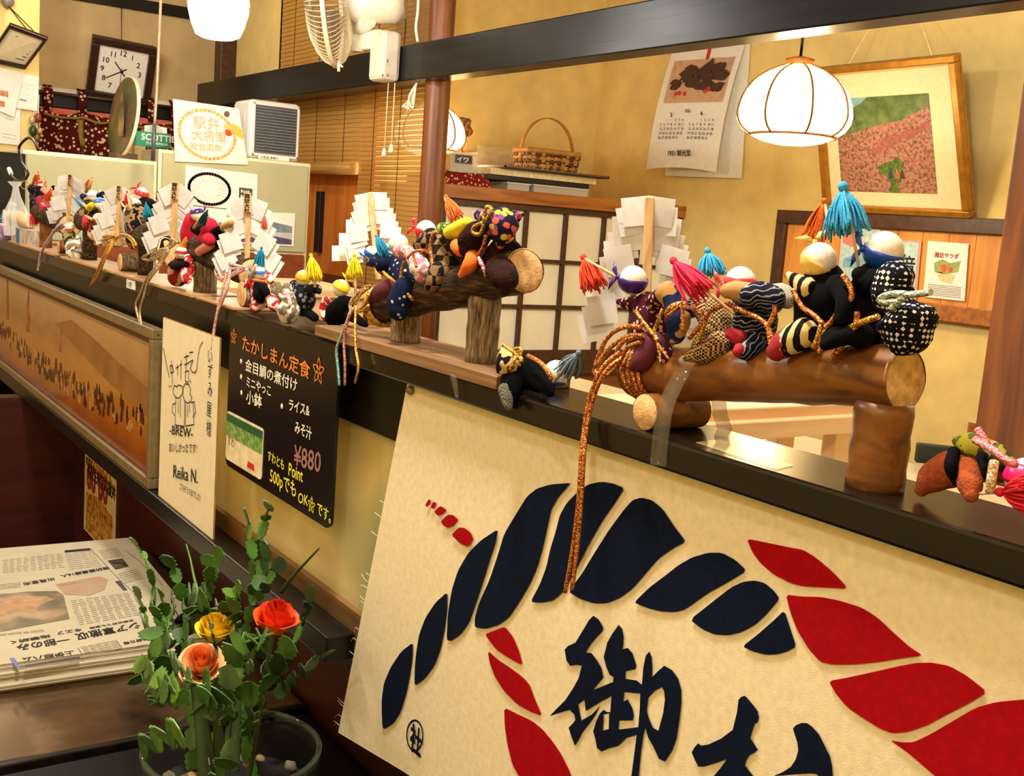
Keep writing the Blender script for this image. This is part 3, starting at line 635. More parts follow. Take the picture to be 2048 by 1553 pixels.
# ------------------------------------------------------------------ wall fan on the beam
fy = YB - .012
b0, b1 = AY(762, 168, fy), AY(806, 62, fy)
t = Thing('wall_fan', 'white wall-mounted fan with wire cage on the dark beam', 'fan', ((b0.x + b1.x) / 2, fy, b0.z))
bx, bzm = (b0.x + b1.x) / 2, b1.z; bwid = (b1.x - b0.x) / 2 * 1.0
t.part('wall_bracket', MB().box((bx - bwid * .72, YB - .085, b0.z), (bx + bwid * .72, YB, bzm)), WHITE_P, bevel=.018)
j = AY(716, 88, YB - .11); m_ = AY(738, 22, YB - .12)
t.part('arm', MB().beam((bx, YB - .05, bzm - .03), (j.x, j.y, j.z + .01), (0, .028, 0), (.01, 0, .036)), WHITE_P, bevel=.01)
t.part('pivot', MB().tube([j + Vector((0, 0, -.03)), j + Vector((0, 0, .06))], .026, 16).ball(j + Vector((0, -.026, .02)), .008, 8, 6), WHITE_P)
ax = Vector((-.56, -.82, -.1)).normalized(); fc = AY(664, 8, YB - .22); FR = pm(fc, 120)
t.part('motor_housing', MB().tube([fc - ax * .05, fc - ax * .09, fc - ax * .24, fc - ax * .28], [.05, .075, .082, .06], 24), WHITE_P)
t.part('swivel_plate', MB().tube([m_ + Vector((.0, 0, -.035)), j + Vector((0, 0, .05))], .03, 14), WHITE_P)
fu = ax.orthogonal().normalized(); fv = ax.cross(fu)
def cage(sign, dep, hub):
    mb = MB()
    for k in range(72):
        a = 2 * math.pi * k / 72; d = fu * math.cos(a) + fv * math.sin(a)
        mb.tube([fc + d * FR, fc + d * FR * .93 + ax * sign * dep * .45, fc + d * FR * .62 + ax * sign * dep * .95, fc + d * hub + ax * sign * dep], .0016, 4, 2, False)
    return mb
WIRE = plain('cream_fan_wire', (228, 216, 182), .4, var=.03)
t.part('front_cage', cage(1, .085, .03), WIRE); t.part('rear_cage', cage(-1, .07, .06), WIRE)
t.part('cage_rim', MB().lathe(fc, ax, [(FR * 1.0, -.008), (FR * 1.03, -.008), (FR * 1.03, .008), (FR * 1.0, .008)], 60, False, close=True), WIRE)
t.part('front_badge', MB().lathe(fc + ax * .083, ax, [(0, .006), (.028, .004), (.032, -.004), (0, -.004)], 20), WHITE_P)
BLADE = clear('smoky_fan_blade', (120, 124, 132), .15, .6)
for k in range(3):
    a0 = 2.1 * k; pts = []
    def bl(u, v, a0=a0):
        a = a0 + (u - .5) * 1.25 * (.5 + .5 * v); d = fu * math.cos(a) + fv * math.sin(a); return fc + d * FR * (.16 + .7 * v) + ax * (.035 * (u - .5))
    t.part('blade', MB().grid(bl, 8, 6), BLADE)
lp = AY(678, 128, YB - .22)
t.part('cage_clip', MB().tube([lp + Vector((0, 0, .01)), lp + Vector((0, 0, -.028))], .006, 8).tube([lp, lp + Vector((.03, 0, -.012))], .004, 6), WHITE_P)
for (xa, ya, xb_, yb2) in ((777, 166, 769, 298), (790, 166, 783, 290)):
    p, q = AY(xa, ya, YB - .045), AY(xb_, yb2, YB - .045); s_ = t.part('pull_cord', MB().tube([p, q], .0022, 6), plain('cream_cord', (220, 206, 170), .8))
    t.part('cord_knob', MB().lathe(q, (0, 0, -1), [(0, -.004), (.007, 0), (.010, .02), (.011, .028), (0, .03)], 12), WHITE_P, s_)
sw = MB()
for (px, py) in ((776, 122), (766, 151), (776, 151)): c = AY(px, py, YB - .086); sw.box((c.x - .004, c.y - .003, c.z - .005), (c.x + .004, c.y, c.z + .005))
t.part('control_switch', sw, plain('grey_switch', (120, 112, 100), .4))
t = Thing('power_cable', 'white power cable running down the round pillar to the beam', 'cable', AY(836, 82, YB + .04))
t.part('cable_run', MB().tube([AY(838, -40, YB + .02), AY(836, 20, YB + .01), AY(832, 55, YB + .01), AY(836, 84, YB + .02)], .006, 8, 5), WHITE_P)
tg = MB(); rnd = random.Random(5)
for k in range(5): tg.tube([AY(834, 166, YB + .03), AY(826 - k * 2, 190 + k, YB + .03 - k * .004), AY(805 + k * 5, 214 + k % 3 * 3, YB + .03), AY(820 + k * 2, 205, YB + .03), AY(832, 172, YB + .03)], .004, 6, 5)
t.part('cable_coil', tg, WHITE_P)

# ------------------------------------------------------------------ pale green cabinets at the left
XG = -4.2
GREEN = plain('pale_green_enamel', (170, 172, 138), .25, var=.03, scale=6); EDGE = plain('cream_cabinet_edge', (222, 214, 182), .4, var=.03)
ga, gs, gb = AX(46, 298, XG), AX(318, 310, XG), AX(624, 328, XG)
zR = AX(622, 328, XG).z; zL = AX(180, 311, XG).z
def cabinet(label, y0, y1, z1, front=GREEN):
    t = Thing('kitchen_cabinet', label, 'cabinet', (XG - .25, (y0 + y1) / 2, 0), 'pale green kitchen cabinets')
    t.part('body', MB().box((XG - .5, y0, .05), (XG - .012, y1, z1)), EDGE, bevel=.004)
    t.part('front_panel', MB().box((XG - .012, y0 + .012, 1.06), (XG, y1 - .014, z1 - .012)), front, bevel=.003)
    t.part('lower_panel', MB().box((XG - .012, y0 + .012, .10), (XG, y1 - .014, 1.05)), _mc['red_brown_kick_panel'], bevel=.003)
    t.part('plinth', MB().box((XG - .48, y0 + .01, 0), (XG - .04, y1 - .01, .05)), BLACK); return t
cabR = cabinet('pale green cabinet carrying the white air cooler', gs.y + .002, gb.y, zR)
cabL = cabinet('pale green cabinet carrying the round plate at the left', ga.y, gs.y - .002, zL)
# posters taped on the right cabinet
xp = XG + .003
def onX(*q): return [AX(x, y, xp) for x, y in q]
Fp = bil(onX((371, 331), (515, 349), (513, 424), (369, 408))); nn = Vector((1, 0, 0))
t = Thing('plate_poster', 'white poster with an oval plate drawing taped to the green cabinet', 'poster', Fp(.5, 1))
t.part('sheet', MB().slab(rect(Fp, 0, 0, 1, 1), (.002, 0, 0)), PAPER)
el = MB(); cc = Fp(.33, .54); eu, ev = (Fp(1, .5) - Fp(0, .5)) * .28, (Fp(.5, 0) - Fp(.5, 1)) * .4
pts = [cc + eu * math.cos(a) + ev * math.sin(a) for a in [2 * math.pi * i / 48 for i in range(49)]]
stroke(el, [p * 1.0 for p in pts], .011, nn, .003); t.part('oval_print', el, plain('brown_print', (96, 74, 62), .6))
sp_ = MB()
for i in range(24):
    a = 2 * math.pi * i / 24; stroke(sp_, [cc + (eu * math.cos(a) + ev * math.sin(a)) * .5, cc + (eu * math.cos(a) + ev * math.sin(a)) * .88], .003, nn, .0028)
t.part('rim_lines_print', sp_, plain('pale_grey_print', (190, 184, 172), .6))
bk = t.part('dark_panel_print', MB().poly(rect(Fp, .74, .4, .93, .86), (.003, 0, 0)), plain('dark_grey_print', (74, 68, 62), .6))
k = MB(); u_, v_ = (Fp(1, 0) - Fp(0, 0)).normalized(), (Fp(0, 0) - Fp(0, 1)).normalized()
for i, s_ in enumerate(('富山の皿', '鉄 Letter', '大皿')): write(k, s_, Fp(.76, .52 + i * .14), u_ * .009, v_ * .011, .02, .004)
t.part('panel_writing', k, PAPER, bk)
Fm = bil(onX((424, 420), (590, 427), (587, 493), (424, 484)))
t = Thing('mountain_poster', 'photo poster of blue mountains above mist on the green cabinet', 'poster', Fm(.5, 1))
t.part('sheet', MB().slab(rect(Fm, 0, 0, 1, 1), (.0015, 0, 0)), PAPER)
t.part('mountain_print', MB().poly([Fm(u, v) for u, v in ((.03, .45), (.15, .3), (.3, .4), (.45, .32), (.6, .22), (.75, .3), (.97, .4), (.97, .7), (.03, .7))], (.002, 0, 0)), picture('blue_mountain_print', [(.3, (96, 116, 132)), (.7, (128, 146, 156))], 30))
t.part('mist_print', MB().poly(rect(Fm, .03, .6, .97, .8), (.0025, 0, 0)), picture('mist_print', [(.3, (176, 180, 190)), (.7, (206, 206, 210))], 20))
t.part('foothill_print', MB().poly([Fm(u, v) for u, v in ((.03, .8), (.3, .84), (.55, .76), (.75, .72), (.97, .8), (.97, .95), (.03, .95))], (.003, 0, 0)), picture('dark_foothill_print', [(.3, (62, 62, 92)), (.7, (92, 90, 116))], 30))
Fw = bil(onX((382, 413), (520, 426), (519, 440), (380, 440)))
t = Thing('white_notice', 'plain white notice under the oval plate poster', 'poster', Fw(.5, 1)); t.part('sheet', MB().slab([p - Vector((.0015, 0, 0)) for p in rect(Fw, 0, 0, 1, 2.6)], (.001, 0, 0)), PAPER)
k = MB(); write(k, '山と海', Fw(.5, .7), u_ * .014, v_ * .014, .0, .004); t.part('title_print', k, INK)
# air cooler
xf = -4.24; A_, B_ = AX(500.7, 197, xf), AX(600, 323, xf); cz = zR; hz = AX(552, 203, xf).z
t = Thing('air_cooler', 'small white box air cooler with grey louvred front', 'air cooler', (xf - .09, (A_.y + B_.y) / 2, cz))
SHELL = plain('pale_grey_plastic', (206, 204, 200), .35, var=.02)
t.part('shell', MB().box((xf - .19, A_.y, cz), (xf, B_.y, hz)), SHELL, bevel=.02)
fr = MB(); y0_, y1_ = A_.y + .012, B_.y - .012; z0_, z1_ = cz + .012, hz - .012
for q in (((y0_, z0_), (y1_, z0_ + .012)), ((y0_, z1_ - .01), (y1_, z1_)), ((y0_, z0_), (y0_ + .01, z1_)), ((y1_ - .01, z0_), (y1_, z1_))): fr.box((xf, q[0][0], q[0][1]), (xf + .008, q[1][0], q[1][1]))
t.part('grille_frame', fr, SHELL, bevel=.003)
t.part('grille_back', MB().box((xf - .002, y0_ + .01, z0_ + .012), (xf + .0015, y1_ - .01, z1_ - .01)), plain('dark_grey_plastic', (66, 68, 72), .4))
nl = 16
for i in range(nl):
    z = z0_ + .016 + (z1_ - z0_ - .034) * i / (nl - 1); t.part('louver', MB().obox((xf + .005, (y0_ + y1_) / 2, z), (.004, 0, -.002), (0, (y1_ - y0_) / 2 - .012, 0), (.0008, 0, .0016)), plain('slate_grey_plastic', (112, 116, 122), .35))
lb = t.part('name_label', MB().box((xf + .004, A_.y + .04, cz + .002), (xf + .0095, B_.y - .05, cz + .018)), PAPER)
k = MB(); write(k, '冷風扇 稼働中', (xf + .0096, A_.y + .045, cz + .005), Vector((0, .0125, 0)), Vector((0, 0, .011)), .01); t.part('label_writing', k, INK, lb)
t.part('side_vent', MB().box((xf - .15, A_.y - .002, cz + .05), (xf - .05, A_.y + .002, hz - .05)), SHELL)
# laminated sign
Fs = bil([AX(346, 198, XG + .005), AX(477, 217, XG + .005), AX(496, 330, XG + .008), AX(350, 323, XG + .008)]); nn = nrm(Fs); nn = nn if nn.x > 0 else -nn
t = Thing('laminated_sign', 'laminated white sign with an orange ring leaning beside the air cooler', 'sign', Fs(.5, 1))
LAM = plain('glossy_laminate', (240, 234, 218), .08, var=.01, spec=.8)
t.part('sheet', MB().slab(rect(Fs, 0, 0, 1, 1), -nn * .003), LAM)
rg = MB(); cc = Fs(.47, .52); eu, ev = (Fs(1, .5) - Fs(0, .5)) * .4, (Fs(.5, 0) - Fs(.5, 1)) * .41
stroke(rg, [cc + eu * math.cos(a) + ev * math.sin(a) for a in [2 * math.pi * i / 40 for i in range(41)]], .012, nn, .001); t.part('ring_print', rg, plain('pale_orange_print', (240, 180, 120), .3))
for s_, u, v, z in (('駅弁', .28, .42, .052), ('大将軍', .24, .62, .046), ('総合酒商', .22, .78, .03)):
    k = MB(); write(k, s_, Fs(u, v), (Fs(1, .5) - Fs(0, .5)).normalized() * z, (Fs(.5, 0) - Fs(.5, 1)).normalized() * z, .01, .0012); t.part('lettering', k, plain('glare_paled_orange_print', (222, 160, 128), .3))  # letter colour paled to imitate glare on the laminate
fan_ = MB(); c0 = Fs(.84, .46)
for i in range(7):
    a, b_ = -.5 + i * .42, -.5 + (i + 1) * .42; fan_.poly([c0, c0 + (eu * math.cos(a) + ev * math.sin(a)) * .42, c0 + (eu * math.cos(b_) + ev * math.sin(b_)) * .42], nn * .001)
t.part('fan_print', fan_, plain('gold_print', (240, 176, 70), .3))
dt = MB().ball(Fs(.79, .44), .016, 14, 6, nn, .08); t.part('red_dot_print', dt, plain('vermilion_print', (222, 70, 40), .3))
t.part('red_dot_print', MB().ball(Fs(.8, .13), .012, 14, 6, nn, .08), _mc['brown_print'])
# round plate standing on the left cabinet
pcn = AX(248, 240, -4.3); pr0 = pm(pcn, 79); pcn.z = zL + pr0 * 1.02 + .004; pax = Vector((.06, -1, .12)).normalized()
pb_ = pcn.z - pr0
t = Thing('round_plate', 'tall round lacquered plate with a landscape scene standing on edge', 'plate', (pcn.x, pcn.y, zL))
t.part('disc', MB().lathe(pcn, pax, [(0, .0), (pr0 * .9, .002), (pr0, .008), (pr0, -.004), (pr0 * .9, -.01), (0, -.01)], 48), picture('camouflage_green_brown_painting', [(.25, (34, 26, 14)), (.42, (58, 70, 30)), (.55, (104, 78, 42)), (.7, (70, 54, 42))], 7, detail=1))
t.part('rim', MB().lathe(pcn, pax, [(pr0 * .97, .006), (pr0 * 1.02, .006), (pr0 * 1.02, -.006), (pr0 * .97, -.006)], 48, False, close=True), EDGE)
t.part('stand', MB().box((pcn.x - .05, pcn.y - .04, zL), (pcn.x + .05, pcn.y + .04, max(zL + .006, pb_ + .015))), FRAMEW, bevel=.002)
t.part('tower_painting', MB().poly([pcn + pax * .011 + Vector((x, 0, z)) * pr0 for x, z in ((-.25, -.5), (.3, -.5), (.22, .3), (.05, .62), (-.15, .3))], pax * .001), picture('ochre_dark_painting', [(.4, (150, 118, 62)), (.6, (44, 46, 42))], 12, detail=1))
# tissue box on a carton
xt = -4.45; ta, tb = AX(272, 262, xt), AX(342, 292, xt)
cz_ = AX(305, 294, xt).z
solo('carton', MB().box((xt - .16, AX(268, 300, xt).y, zL), (xt + .01, AX(290, 300, xt).y, cz_)), plain('beige_carton', (170, 144, 98), .7), 'low beige carton under the teal tissue box', 'box', bevel=.002)
t = Thing('tissue_box', 'teal tissue box behind the round plate', 'tissue box', (xt - .06, (ta.y + tb.y) / 2, cz_))
tz1 = AX(300, 264, xt).z
t.part('carton_body', MB().box((xt - .13, ta.y, cz_), (xt, tb.y, tz1)), plain('teal_card', (26, 150, 120), .4, var=.03), bevel=.002)
k = MB(); write(k, 'SCOTTIE', (xt, ta.y + .02, cz_ + .025), Vector((0, .034, 0)), Vector((0, 0, .034)), .03); write(k, 'FLOWERBOX', (xt, ta.y + .04, cz_ + .01), Vector((0, .014, 0)), Vector((0, 0, .012)), .02)
t.part('lettering', k, PAPER)
t.part('tissue', MB().grid(lambda u, v: Vector((xt - .065 + .02 * math.sin(u * 6) * v, ta.y + .05 + .09 * u, tz1 + .035 * v * (1 - .5 * abs(u - .5)))), 10, 6), PAPER)

# ------------------------------------------------------------------ clock wall
q = [AX(184.6, 68, XL + .17), AX(314, 94, XL + .17), AX(297, 212, XL + .04), AX(169, 190, XL + .04)]
Fk = bil(q); nn = nrm(Fk); nn = nn if nn.x > 0 else -nn
t = Thing('wall_clock', 'square dark wooden wall clock with a white face', 'clock', Fk(.5, 1))
fm_ = .12; CW = wood('dark_walnut_clock_case', (36, 20, 14), (56, 32, 22), (40, 40, 40), .35)
for r in ((0, 0, 1, fm_), (0, 1 - fm_, 1, 1), (0, fm_, fm_, 1 - fm_), (1 - fm_, fm_, 1, 1 - fm_)): t.part('case_side', MB().slab(rect(Fk, *r), nn * .03), CW, bevel=.005)
t.part('case_back', MB().slab([p - nn * .03 for p in rect(Fk, .02, .02, .98, .98)], nn * .032), CW)
t.part('face', MB().slab(rect(Fk, fm_, fm_, 1 - fm_, 1 - fm_), nn * .008), PAPER)
u_, v_ = (Fk(1, .5) - Fk(0, .5)), (Fk(.5, 0) - Fk(.5, 1)); S = u_.length; un, vn = u_.normalized(), v_.normalized(); cc = Fk(.5, .5) + nn * .0085
k = MB()
for h in range(1, 13):
    a = math.pi / 2 - h * math.pi / 6; c = cc + (un * math.cos(a) + vn * math.sin(a)) * S * .29; s_ = str(h); z = S * .12
    k = MB(); write(k, s_, c - un * z * .29 * len(s_) - vn * z * .36, un * z, vn * z, .012, .0008); t.part('numeral', k, INK)

for nm, a, L, wd in (('hour_hand', math.pi / 2 - (10.65) * math.pi / 6, .18, .02), ('minute_hand', math.pi / 2 - 39.5 * math.pi / 30, .27, .015)):
    d = un * math.cos(a) + vn * math.sin(a); sd = un * -math.sin(a) + vn * math.cos(a)
    t.part(nm, MB().poly([cc - d * .03 - sd * wd * S * .5, cc + d * L * S - sd * wd * S * .4, cc + d * L * S + sd * wd * S * .4, cc - d * .03 + sd * wd * S * .5], nn * .003), INK)
t.part('second_hand', MB().poly([cc + vn * S * .06 - un * .001, cc + vn * S * .06 + un * .001, cc - vn * S * .2 + un * .001, cc - vn * S * .2 - un * .001], nn * .004), plain('red_brown_hand', (120, 60, 40), .5))
t.part('hub', MB().lathe(cc, nn, [(.008, 0), (.008, .006), (0, .006)], 12), INK)
t.part('hanging_wire', MB().tube([Fk(.45, 0) - nn * .01, AX(243, 10, XL + .01)], .0025, 5), _mc['brown_blind_cord'])
# lintel and door curtain
na, nb = AX(60, 186, XL + .06), AX(352, 232, XL + .06)
struct('trim_10', MB().box((XL, .2, na.z - .055), (XL + .05, 1.66, na.z + .02)), TRIMW, .003)
struct('trim_11', MB().box((XL, .2, na.z + .02), (XL + .03, 1.66, na.z + .045)), WHITE_P)
t = Thing('door_curtain', 'dark red door curtain with small pale flowers below the clock', 'curtain', (XL + .1, (na.y + nb.y) / 2, na.z - .6))
NOR = cloth('maroon_flower_cloth', (78, 22, 16), (222, 186, 150), 'spots', 46)
def noren(y0, y1):
    def f(u, v): return Vector((XL + .10 + .018 * math.sin((y0 + (y1 - y0) * u) * 38) * (.3 + v), y0 + (y1 - y0) * u, na.z - .07 - .62 * v + (.022 * math.sin(u * math.pi) if v == 0 else 0) * -1))
    return MB().grid(f, 40, 16)
ym = AX(166, 260, XL + .1).y
t.part('curtain_panel', noren(AX(76, 230, XL + .1).y, ym - .006), NOR); t.part('curtain_panel', noren(ym + .006, AX(372, 260, XL + .1).y), NOR)
for px in (97, 165, 240, 303, 350):
    y = AX(px, 195, XL + .1).y; t.part('loop', MB().ribbon([(XL + .10, y, na.z - .08), (XL + .105, y, na.z + .02), (XL + .06, y, na.z + .05)], [Vector((0, .022, 0))] * 3, .002), NOR)
t.part('rod', MB().tube([(XL + .09, AX(76, 230, XL + .1).y - .03, na.z + .012), (XL + .09, AX(372, 260, XL + .1).y, na.z + .012)], .008, 10), FRAMEW)
pts = [AX(88, 226, XL + .13), AX(110, 233, XL + .13), AX(150, 237, XL + .13), AX(167, 236, XL + .13), AX(200, 247, XL + .13), AX(235, 243, XL + .13), AX(272, 254, XL + .13), AX(340, 256, XL + .13)]
t.part('yellow_cord', MB().tube(pts, .007, 6, 4).tube([AX(162, 240, XL + .13), AX(161, 266, XL + .13), AX(166, 292, XL + .13)], .014, 6, 3), plain('mustard_cord', (142, 110, 24), .8))
t.part('painted_pink_glow', MB().box((XL + .052, AX(76, 230, XL + .1).y, na.z - .11), (XL + .056, AX(372, 260, XL + .1).y, na.z - .06)), plain('painted_salmon_glow', (226, 110, 92), .8))  # salmon strip painted in place of reddish light between the loops
# framed certificate and papers on the wall stub
XP = -5.6
q = [AX(20, 44, XP + .22), AX(97, 73, XP + .22), AX(51, 135, XP + .03), AX(-30, 118, XP + .03)]; Fq = bil(q); nn = nrm(Fq); nn = nn if nn.x > 0 else -nn
t = Thing('framed_certificate', 'dark framed certificate hanging at a slant in the top left corner', 'picture', Fq(.5, 1))
for r in ((0, 0, 1, .09), (0, .91, 1, 1), (0, .09, .07, .91), (.93, .09, 1, .91)): t.part('frame_side', MB().slab(rect(Fq, *r), nn * .018), CW, bevel=.003)
t.part('sheet', MB().slab(rect(Fq, .05, .05, .95, .95), nn * .004), _mc['cream_mat_board'])
k = MB(); u_, v_ = (Fq(1, .5) - Fq(0, .5)).normalized(), (Fq(.5, 0) - Fq(.5, 1)).normalized()
write(k, '営業許可証', Fq(.3, .3), u_ * .018, v_ * .022, .01, .005)
for r in range(5): k.poly(rect(Fq, .45, .42 + r * .09, .85, .44 + r * .09), nn * .005)
t.part('lettering', k, INK)
t.part('hanging_cord', MB().tube([Fq(.4, 0), AX(15, 10, XP + .03)], .003, 5).tube([Fq(.6, 0), AX(15, 10, XP + .03)], .003, 5), _mc['brown_blind_cord'])
t.part('hook', MB().ball(AX(15, 2, XP + .03), .03, 12, 8), _mc['grey_switch'])
def sheet(label, x, pts, prints):
    P = [AX(a / 6.0235, b_ / 6.0235 + 120, x) for a, b_ in pts]; t = Thing('pinned_paper', label, 'paper', (x, P[0].y, min(p.z for p in P)), 'papers pinned at the far left')
    t.part('sheet', MB().poly(P, (.0015, 0, 0)), PAPER)
    k = []
    for (a, b_, c_, d_) in prints: k.append(MB().poly([AX(u / 6.0235, v / 6.0235 + 120, x + .0015) for u, v in ((a, b_), (c_, b_ + (c_ - a) * .2), (c_, d_ + (c_ - a) * .2), (a, d_))], (.001, 0, 0)))
    return t, k
t, k = sheet('white flyer with two small food photos below the certificate', XP + .024, ((-60, 80), (235, 148), (268, 255), (165, 690), (-60, 590)), ((0, 360, 100, 430), (0, 490, 60, 560)))
for q_ in k: t.part('food_print', q_, picture('food_print', [(.3, (150, 70, 40)), (.6, (206, 140, 90)), (.8, (226, 190, 150))], 40))
t, k = sheet('plain cream notice beside the food flyer', XP + .016, ((212, 150), (470, 212), (446, 616), (196, 580)), ((300, 290, 440, 292), (300, 340, 430, 342), (235, 465, 320, 485)))
for q_ in k: t.part('line_print', q_, _mc['grey_print'])
t, k = sheet('lowest long white notice at the far left', XP + .008, ((-60, 560), (248, 590), (240, 1030), (-60, 1000)), ((20, 880, 200, 884), (20, 920, 200, 924), (60, 700, 180, 704)))
for q_ in k: t.part('line_print', q_, _mc['grey_print'])
# hanging cable in front of the clock
t = Thing('ceiling_cable', 'thin pale cable hanging straight down in front of the clock', 'cable', AX(306, 322, -4.02))
t.part('upper_cable', MB().tube([AX(323, -30, -4.02), AX(318, 80, -4.02), AX(314, 170, -4.02), AX(309, 250, -4.02)], .0052, 8, 3), plain('grey_beige_cable', (142, 130, 104), .5))
t.part('lower_sleeve', MB().tube([AX(309, 248, -4.02), AX(306, 322, -4.02)], .0075, 8), _mc['dark_grey_plastic'])
# charms and rings at the ceiling corner
t = Thing('key_bunch', 'bunch of small bells and charms hanging left of the curtain', 'charm', AX(70, 290, -5.5))
for i, (px, py, r, c) in enumerate(((76, 236, 7, (150, 70, 40)), (64, 240, 6, (190, 180, 150)), (66, 262, 8, (50, 70, 30)), (80, 262, 5, (206, 160, 90)), (74, 276, 6, (120, 90, 50)))):
    p = AX(px, py, -5.58); t.part('charm', MB().ball(p, pm(p, r), 12, 8, (0, 0, 1), 1.4), plain('charm_%d' % i, c, .35, .2)); t.part('charm_string', MB().tube([p, AX(78 - i, 190, -5.598)], .002, 5), PAPER)

# ------------------------------------------------------------------ kitchen side: worktops, frame, magazines
WORK = plain('cream_laminate', (226, 212, 168), .3, var=.03, scale=5)
t = Thing('cream_table', 'large cream laminate table behind the ledge', 'table', (-1.4, .95, 0))
t.part('tabletop', MB().box((-2.6, .42, .775), (-.35, 1.50, .80)), WORK, bevel=.003)
for x in (-2.5, -.45):
    for y in (.5, 1.42): t.part('leg', MB().box((x - .025, y - .025, 0), (x + .025, y + .025, .775)), FRAMEW)
# pine frame
zt_ = 1.05; r1 = AZ(1717, 806, zt_); 
t = Thing('pine_stand', 'pale pine wood frame standing behind the ledge under the big log', 'frame', (r1.x - .05, .4, .80))
yn = .12
la = AZ(1200, 780, zt_)
t.part('top_board', MB().box((r1.x - .115, yn, zt_ - .02), (r1.x, r1.y, zt_)), PINE, bevel=.002)
t.part('front_rail', MB().box((r1.x - .004, yn, zt_ - .036), (r1.x + .012, r1.y + .004, zt_ - .014)), PINE, bevel=.002)
t.part('post', MB().box((r1.x - .022, r1.y - .035, .80), (r1.x + .0, r1.y - .002, zt_ - .02)), PINE, bevel=.002)
t.part('post', MB().box((r1.x - .115, r1.y - .035, .80), (r1.x - .093, r1.y - .002, zt_ - .02)), PINE, bevel=.002)
t.part('post', MB().box((r1.x - .115, yn, .80), (r1.x - .093, yn + .03, zt_ - .02)), PINE, bevel=.002)
solo('pine_side_shelf', MB().box((-3.75, .55, .96), (-3.25, 1.15, .985)).box((-3.73, .57, .0), (-3.27, 1.13, .96)), PINE, 'pale pine side shelf left of the mid log', 'shelf', bevel=.003)
for i, (pa_, c, lab) in enumerate((([(1556, 818), (1590, 806), (1610, 836), (1574, 846)], (70, 76, 90), 'slate grey pamphlet at the left end of the pamphlet row'), ([(1596, 806), (1604, 805), (1626, 836), (1614, 838)], (140, 34, 34), 'narrow red pamphlet between the grey ones'), ([(1608, 803), (1642, 800), (1664, 838), (1630, 842)], (92, 108, 132), 'blue grey pamphlet with a pale cover'), ([(1646, 800), (1676, 800), (1690, 836), (1668, 838)], (116, 128, 140), 'pale grey pamphlet at the right end of the row'))):
    P = [AZ(x, y, .81) for x, y in pa_]
    solo('pamphlet', MB().poly([Vector((p.x, p.y, .801)) for p in P], (0, 0, .007)), picture('pamphlet_%d' % i, [(.4, c), (.6, [min(255, x * 1.5) for x in c])], 30), lab, 'pamphlet', group='pamphlets on the cream table')
for (x0, y0, x1_, y1_, lab) in ((1464, 829, 1496, 840, 'short black tray near the middle of the cream table'), (1452, 846, 1492, 852, 'thin black stick lying on the cream table')):
    a, c = AZ(x0, y1_, .803), AZ(x1_, y0, .803); solo('black_tray', MB().box((min(a.x, c.x), min(a.y, c.y), .80), (max(a.x, c.x), max(a.y, c.y) + .01, .815)), BLACK, lab, 'tray', bevel=.002)
a, c = AZ(1832, 905, .82), AZ(1950, 918, .82)
solo('black_box', MB().obox(((a.x + c.x) / 2, (a.y + c.y) / 2, .82), ((c.x - a.x) / 2, (c.y - a.y) / 2, 0), ((a.y - c.y) * .12, (c.x - a.x) * .12, 0), (0, 0, .02)), plain('dark_green_black_plastic', (24, 34, 28), .5), 'long dark box on the table right of the big log', 'box', bevel=.002)
c = AZ(1675, 898, .80); solo('pepper_pot', MB().lathe((c.x, c.y, .80), (0, 0, 1), [(0, 0), (.014, 0), (.014, .03), (.011, .034), (0, .036)], 16), BLACK, 'small dark pot on the cream table beside the pine post', 'pot')
# ------------------------------------------------------------------ on the counter front: framed print
yf = -.003
q = [AY(-20, 519, yf), AY(322, 660, yf), AY(309, 972, yf), AY(-20, 720, yf)]
x0, x1 = q[0].x, (q[1].x + q[2].x) / 2; z0, z1 = .7795, q[1].z
t = Thing('framed_panorama', 'long framed sepia print of a marching crowd under a tan sky', 'picture', ((x0 + x1) / 2, yf, z0))
FRM = plain('aged_beige_frame', (116, 98, 62), .4, var=.08)
fw = .017
for a, b_ in (((x0, z0), (x1, z0 + fw)), ((x0, z1 - fw), (x1, z1)), ((x0, z0 + fw), (x0 + fw, z1 - fw)), ((x1 - fw, z0 + fw), (x1, z1 - fw))):
    t.part('frame_side', MB().box((a[0], yf - .012, a[1]), (b_[0], yf + .008, b_[1])), FRM, bevel=.002)
fi = .022
inn = MB()
for a, b_ in (((x0 + fw, z0 + fw), (x1 - fw, z0 + fi)), ((x0 + fw, z1 - fi - .004), (x1 - fw, z1 - fw)), ((x1 - fi - .002, z0 + fi), (x1 - fw, z1 - fi))): inn.box((a[0], yf - .006, a[1]), (b_[0], yf, b_[1]))
t.part('inner_slip', inn, plain('brown_slip', (96, 56, 24), .5))
m, nt, b = base_mat('sepia_panorama_print', .18, 0, .6); co = coords(nt)
sx_ = nd(nt, 'ShaderNodeSeparateXYZ'); nt.links.new(co, sx_.inputs[0]); nz = nd(nt, 'ShaderNodeTexNoise'); nz.inputs['Scale'].default_value = 9; nz.inputs['Detail'].default_value = 5; nt.links.new(co, nz.inputs[0])
ma = nd(nt, 'ShaderNodeMath', operation='MULTIPLY_ADD'); nt.links.new(nz.outputs[0], ma.inputs[0]); ma.inputs[1].default_value = .09; nt.links.new(sx_.outputs[2], ma.inputs[2])
mr = nd(nt, 'ShaderNodeMapRange'); mr.inputs[1].default_value = .04; mr.inputs[2].default_value = z1 - z0 + .04; nt.links.new(ma.outputs[0], mr.inputs[0])
nt.links.new(ramp(nt, mr.outputs[0], [(.05, (116, 54, 14)), (.28, (170, 98, 26)), (.5, (176, 120, 40)), (.62, (150, 104, 48)), (.78, (176, 136, 84)), (.95, (186, 148, 98))]), b.inputs['Base Color'])
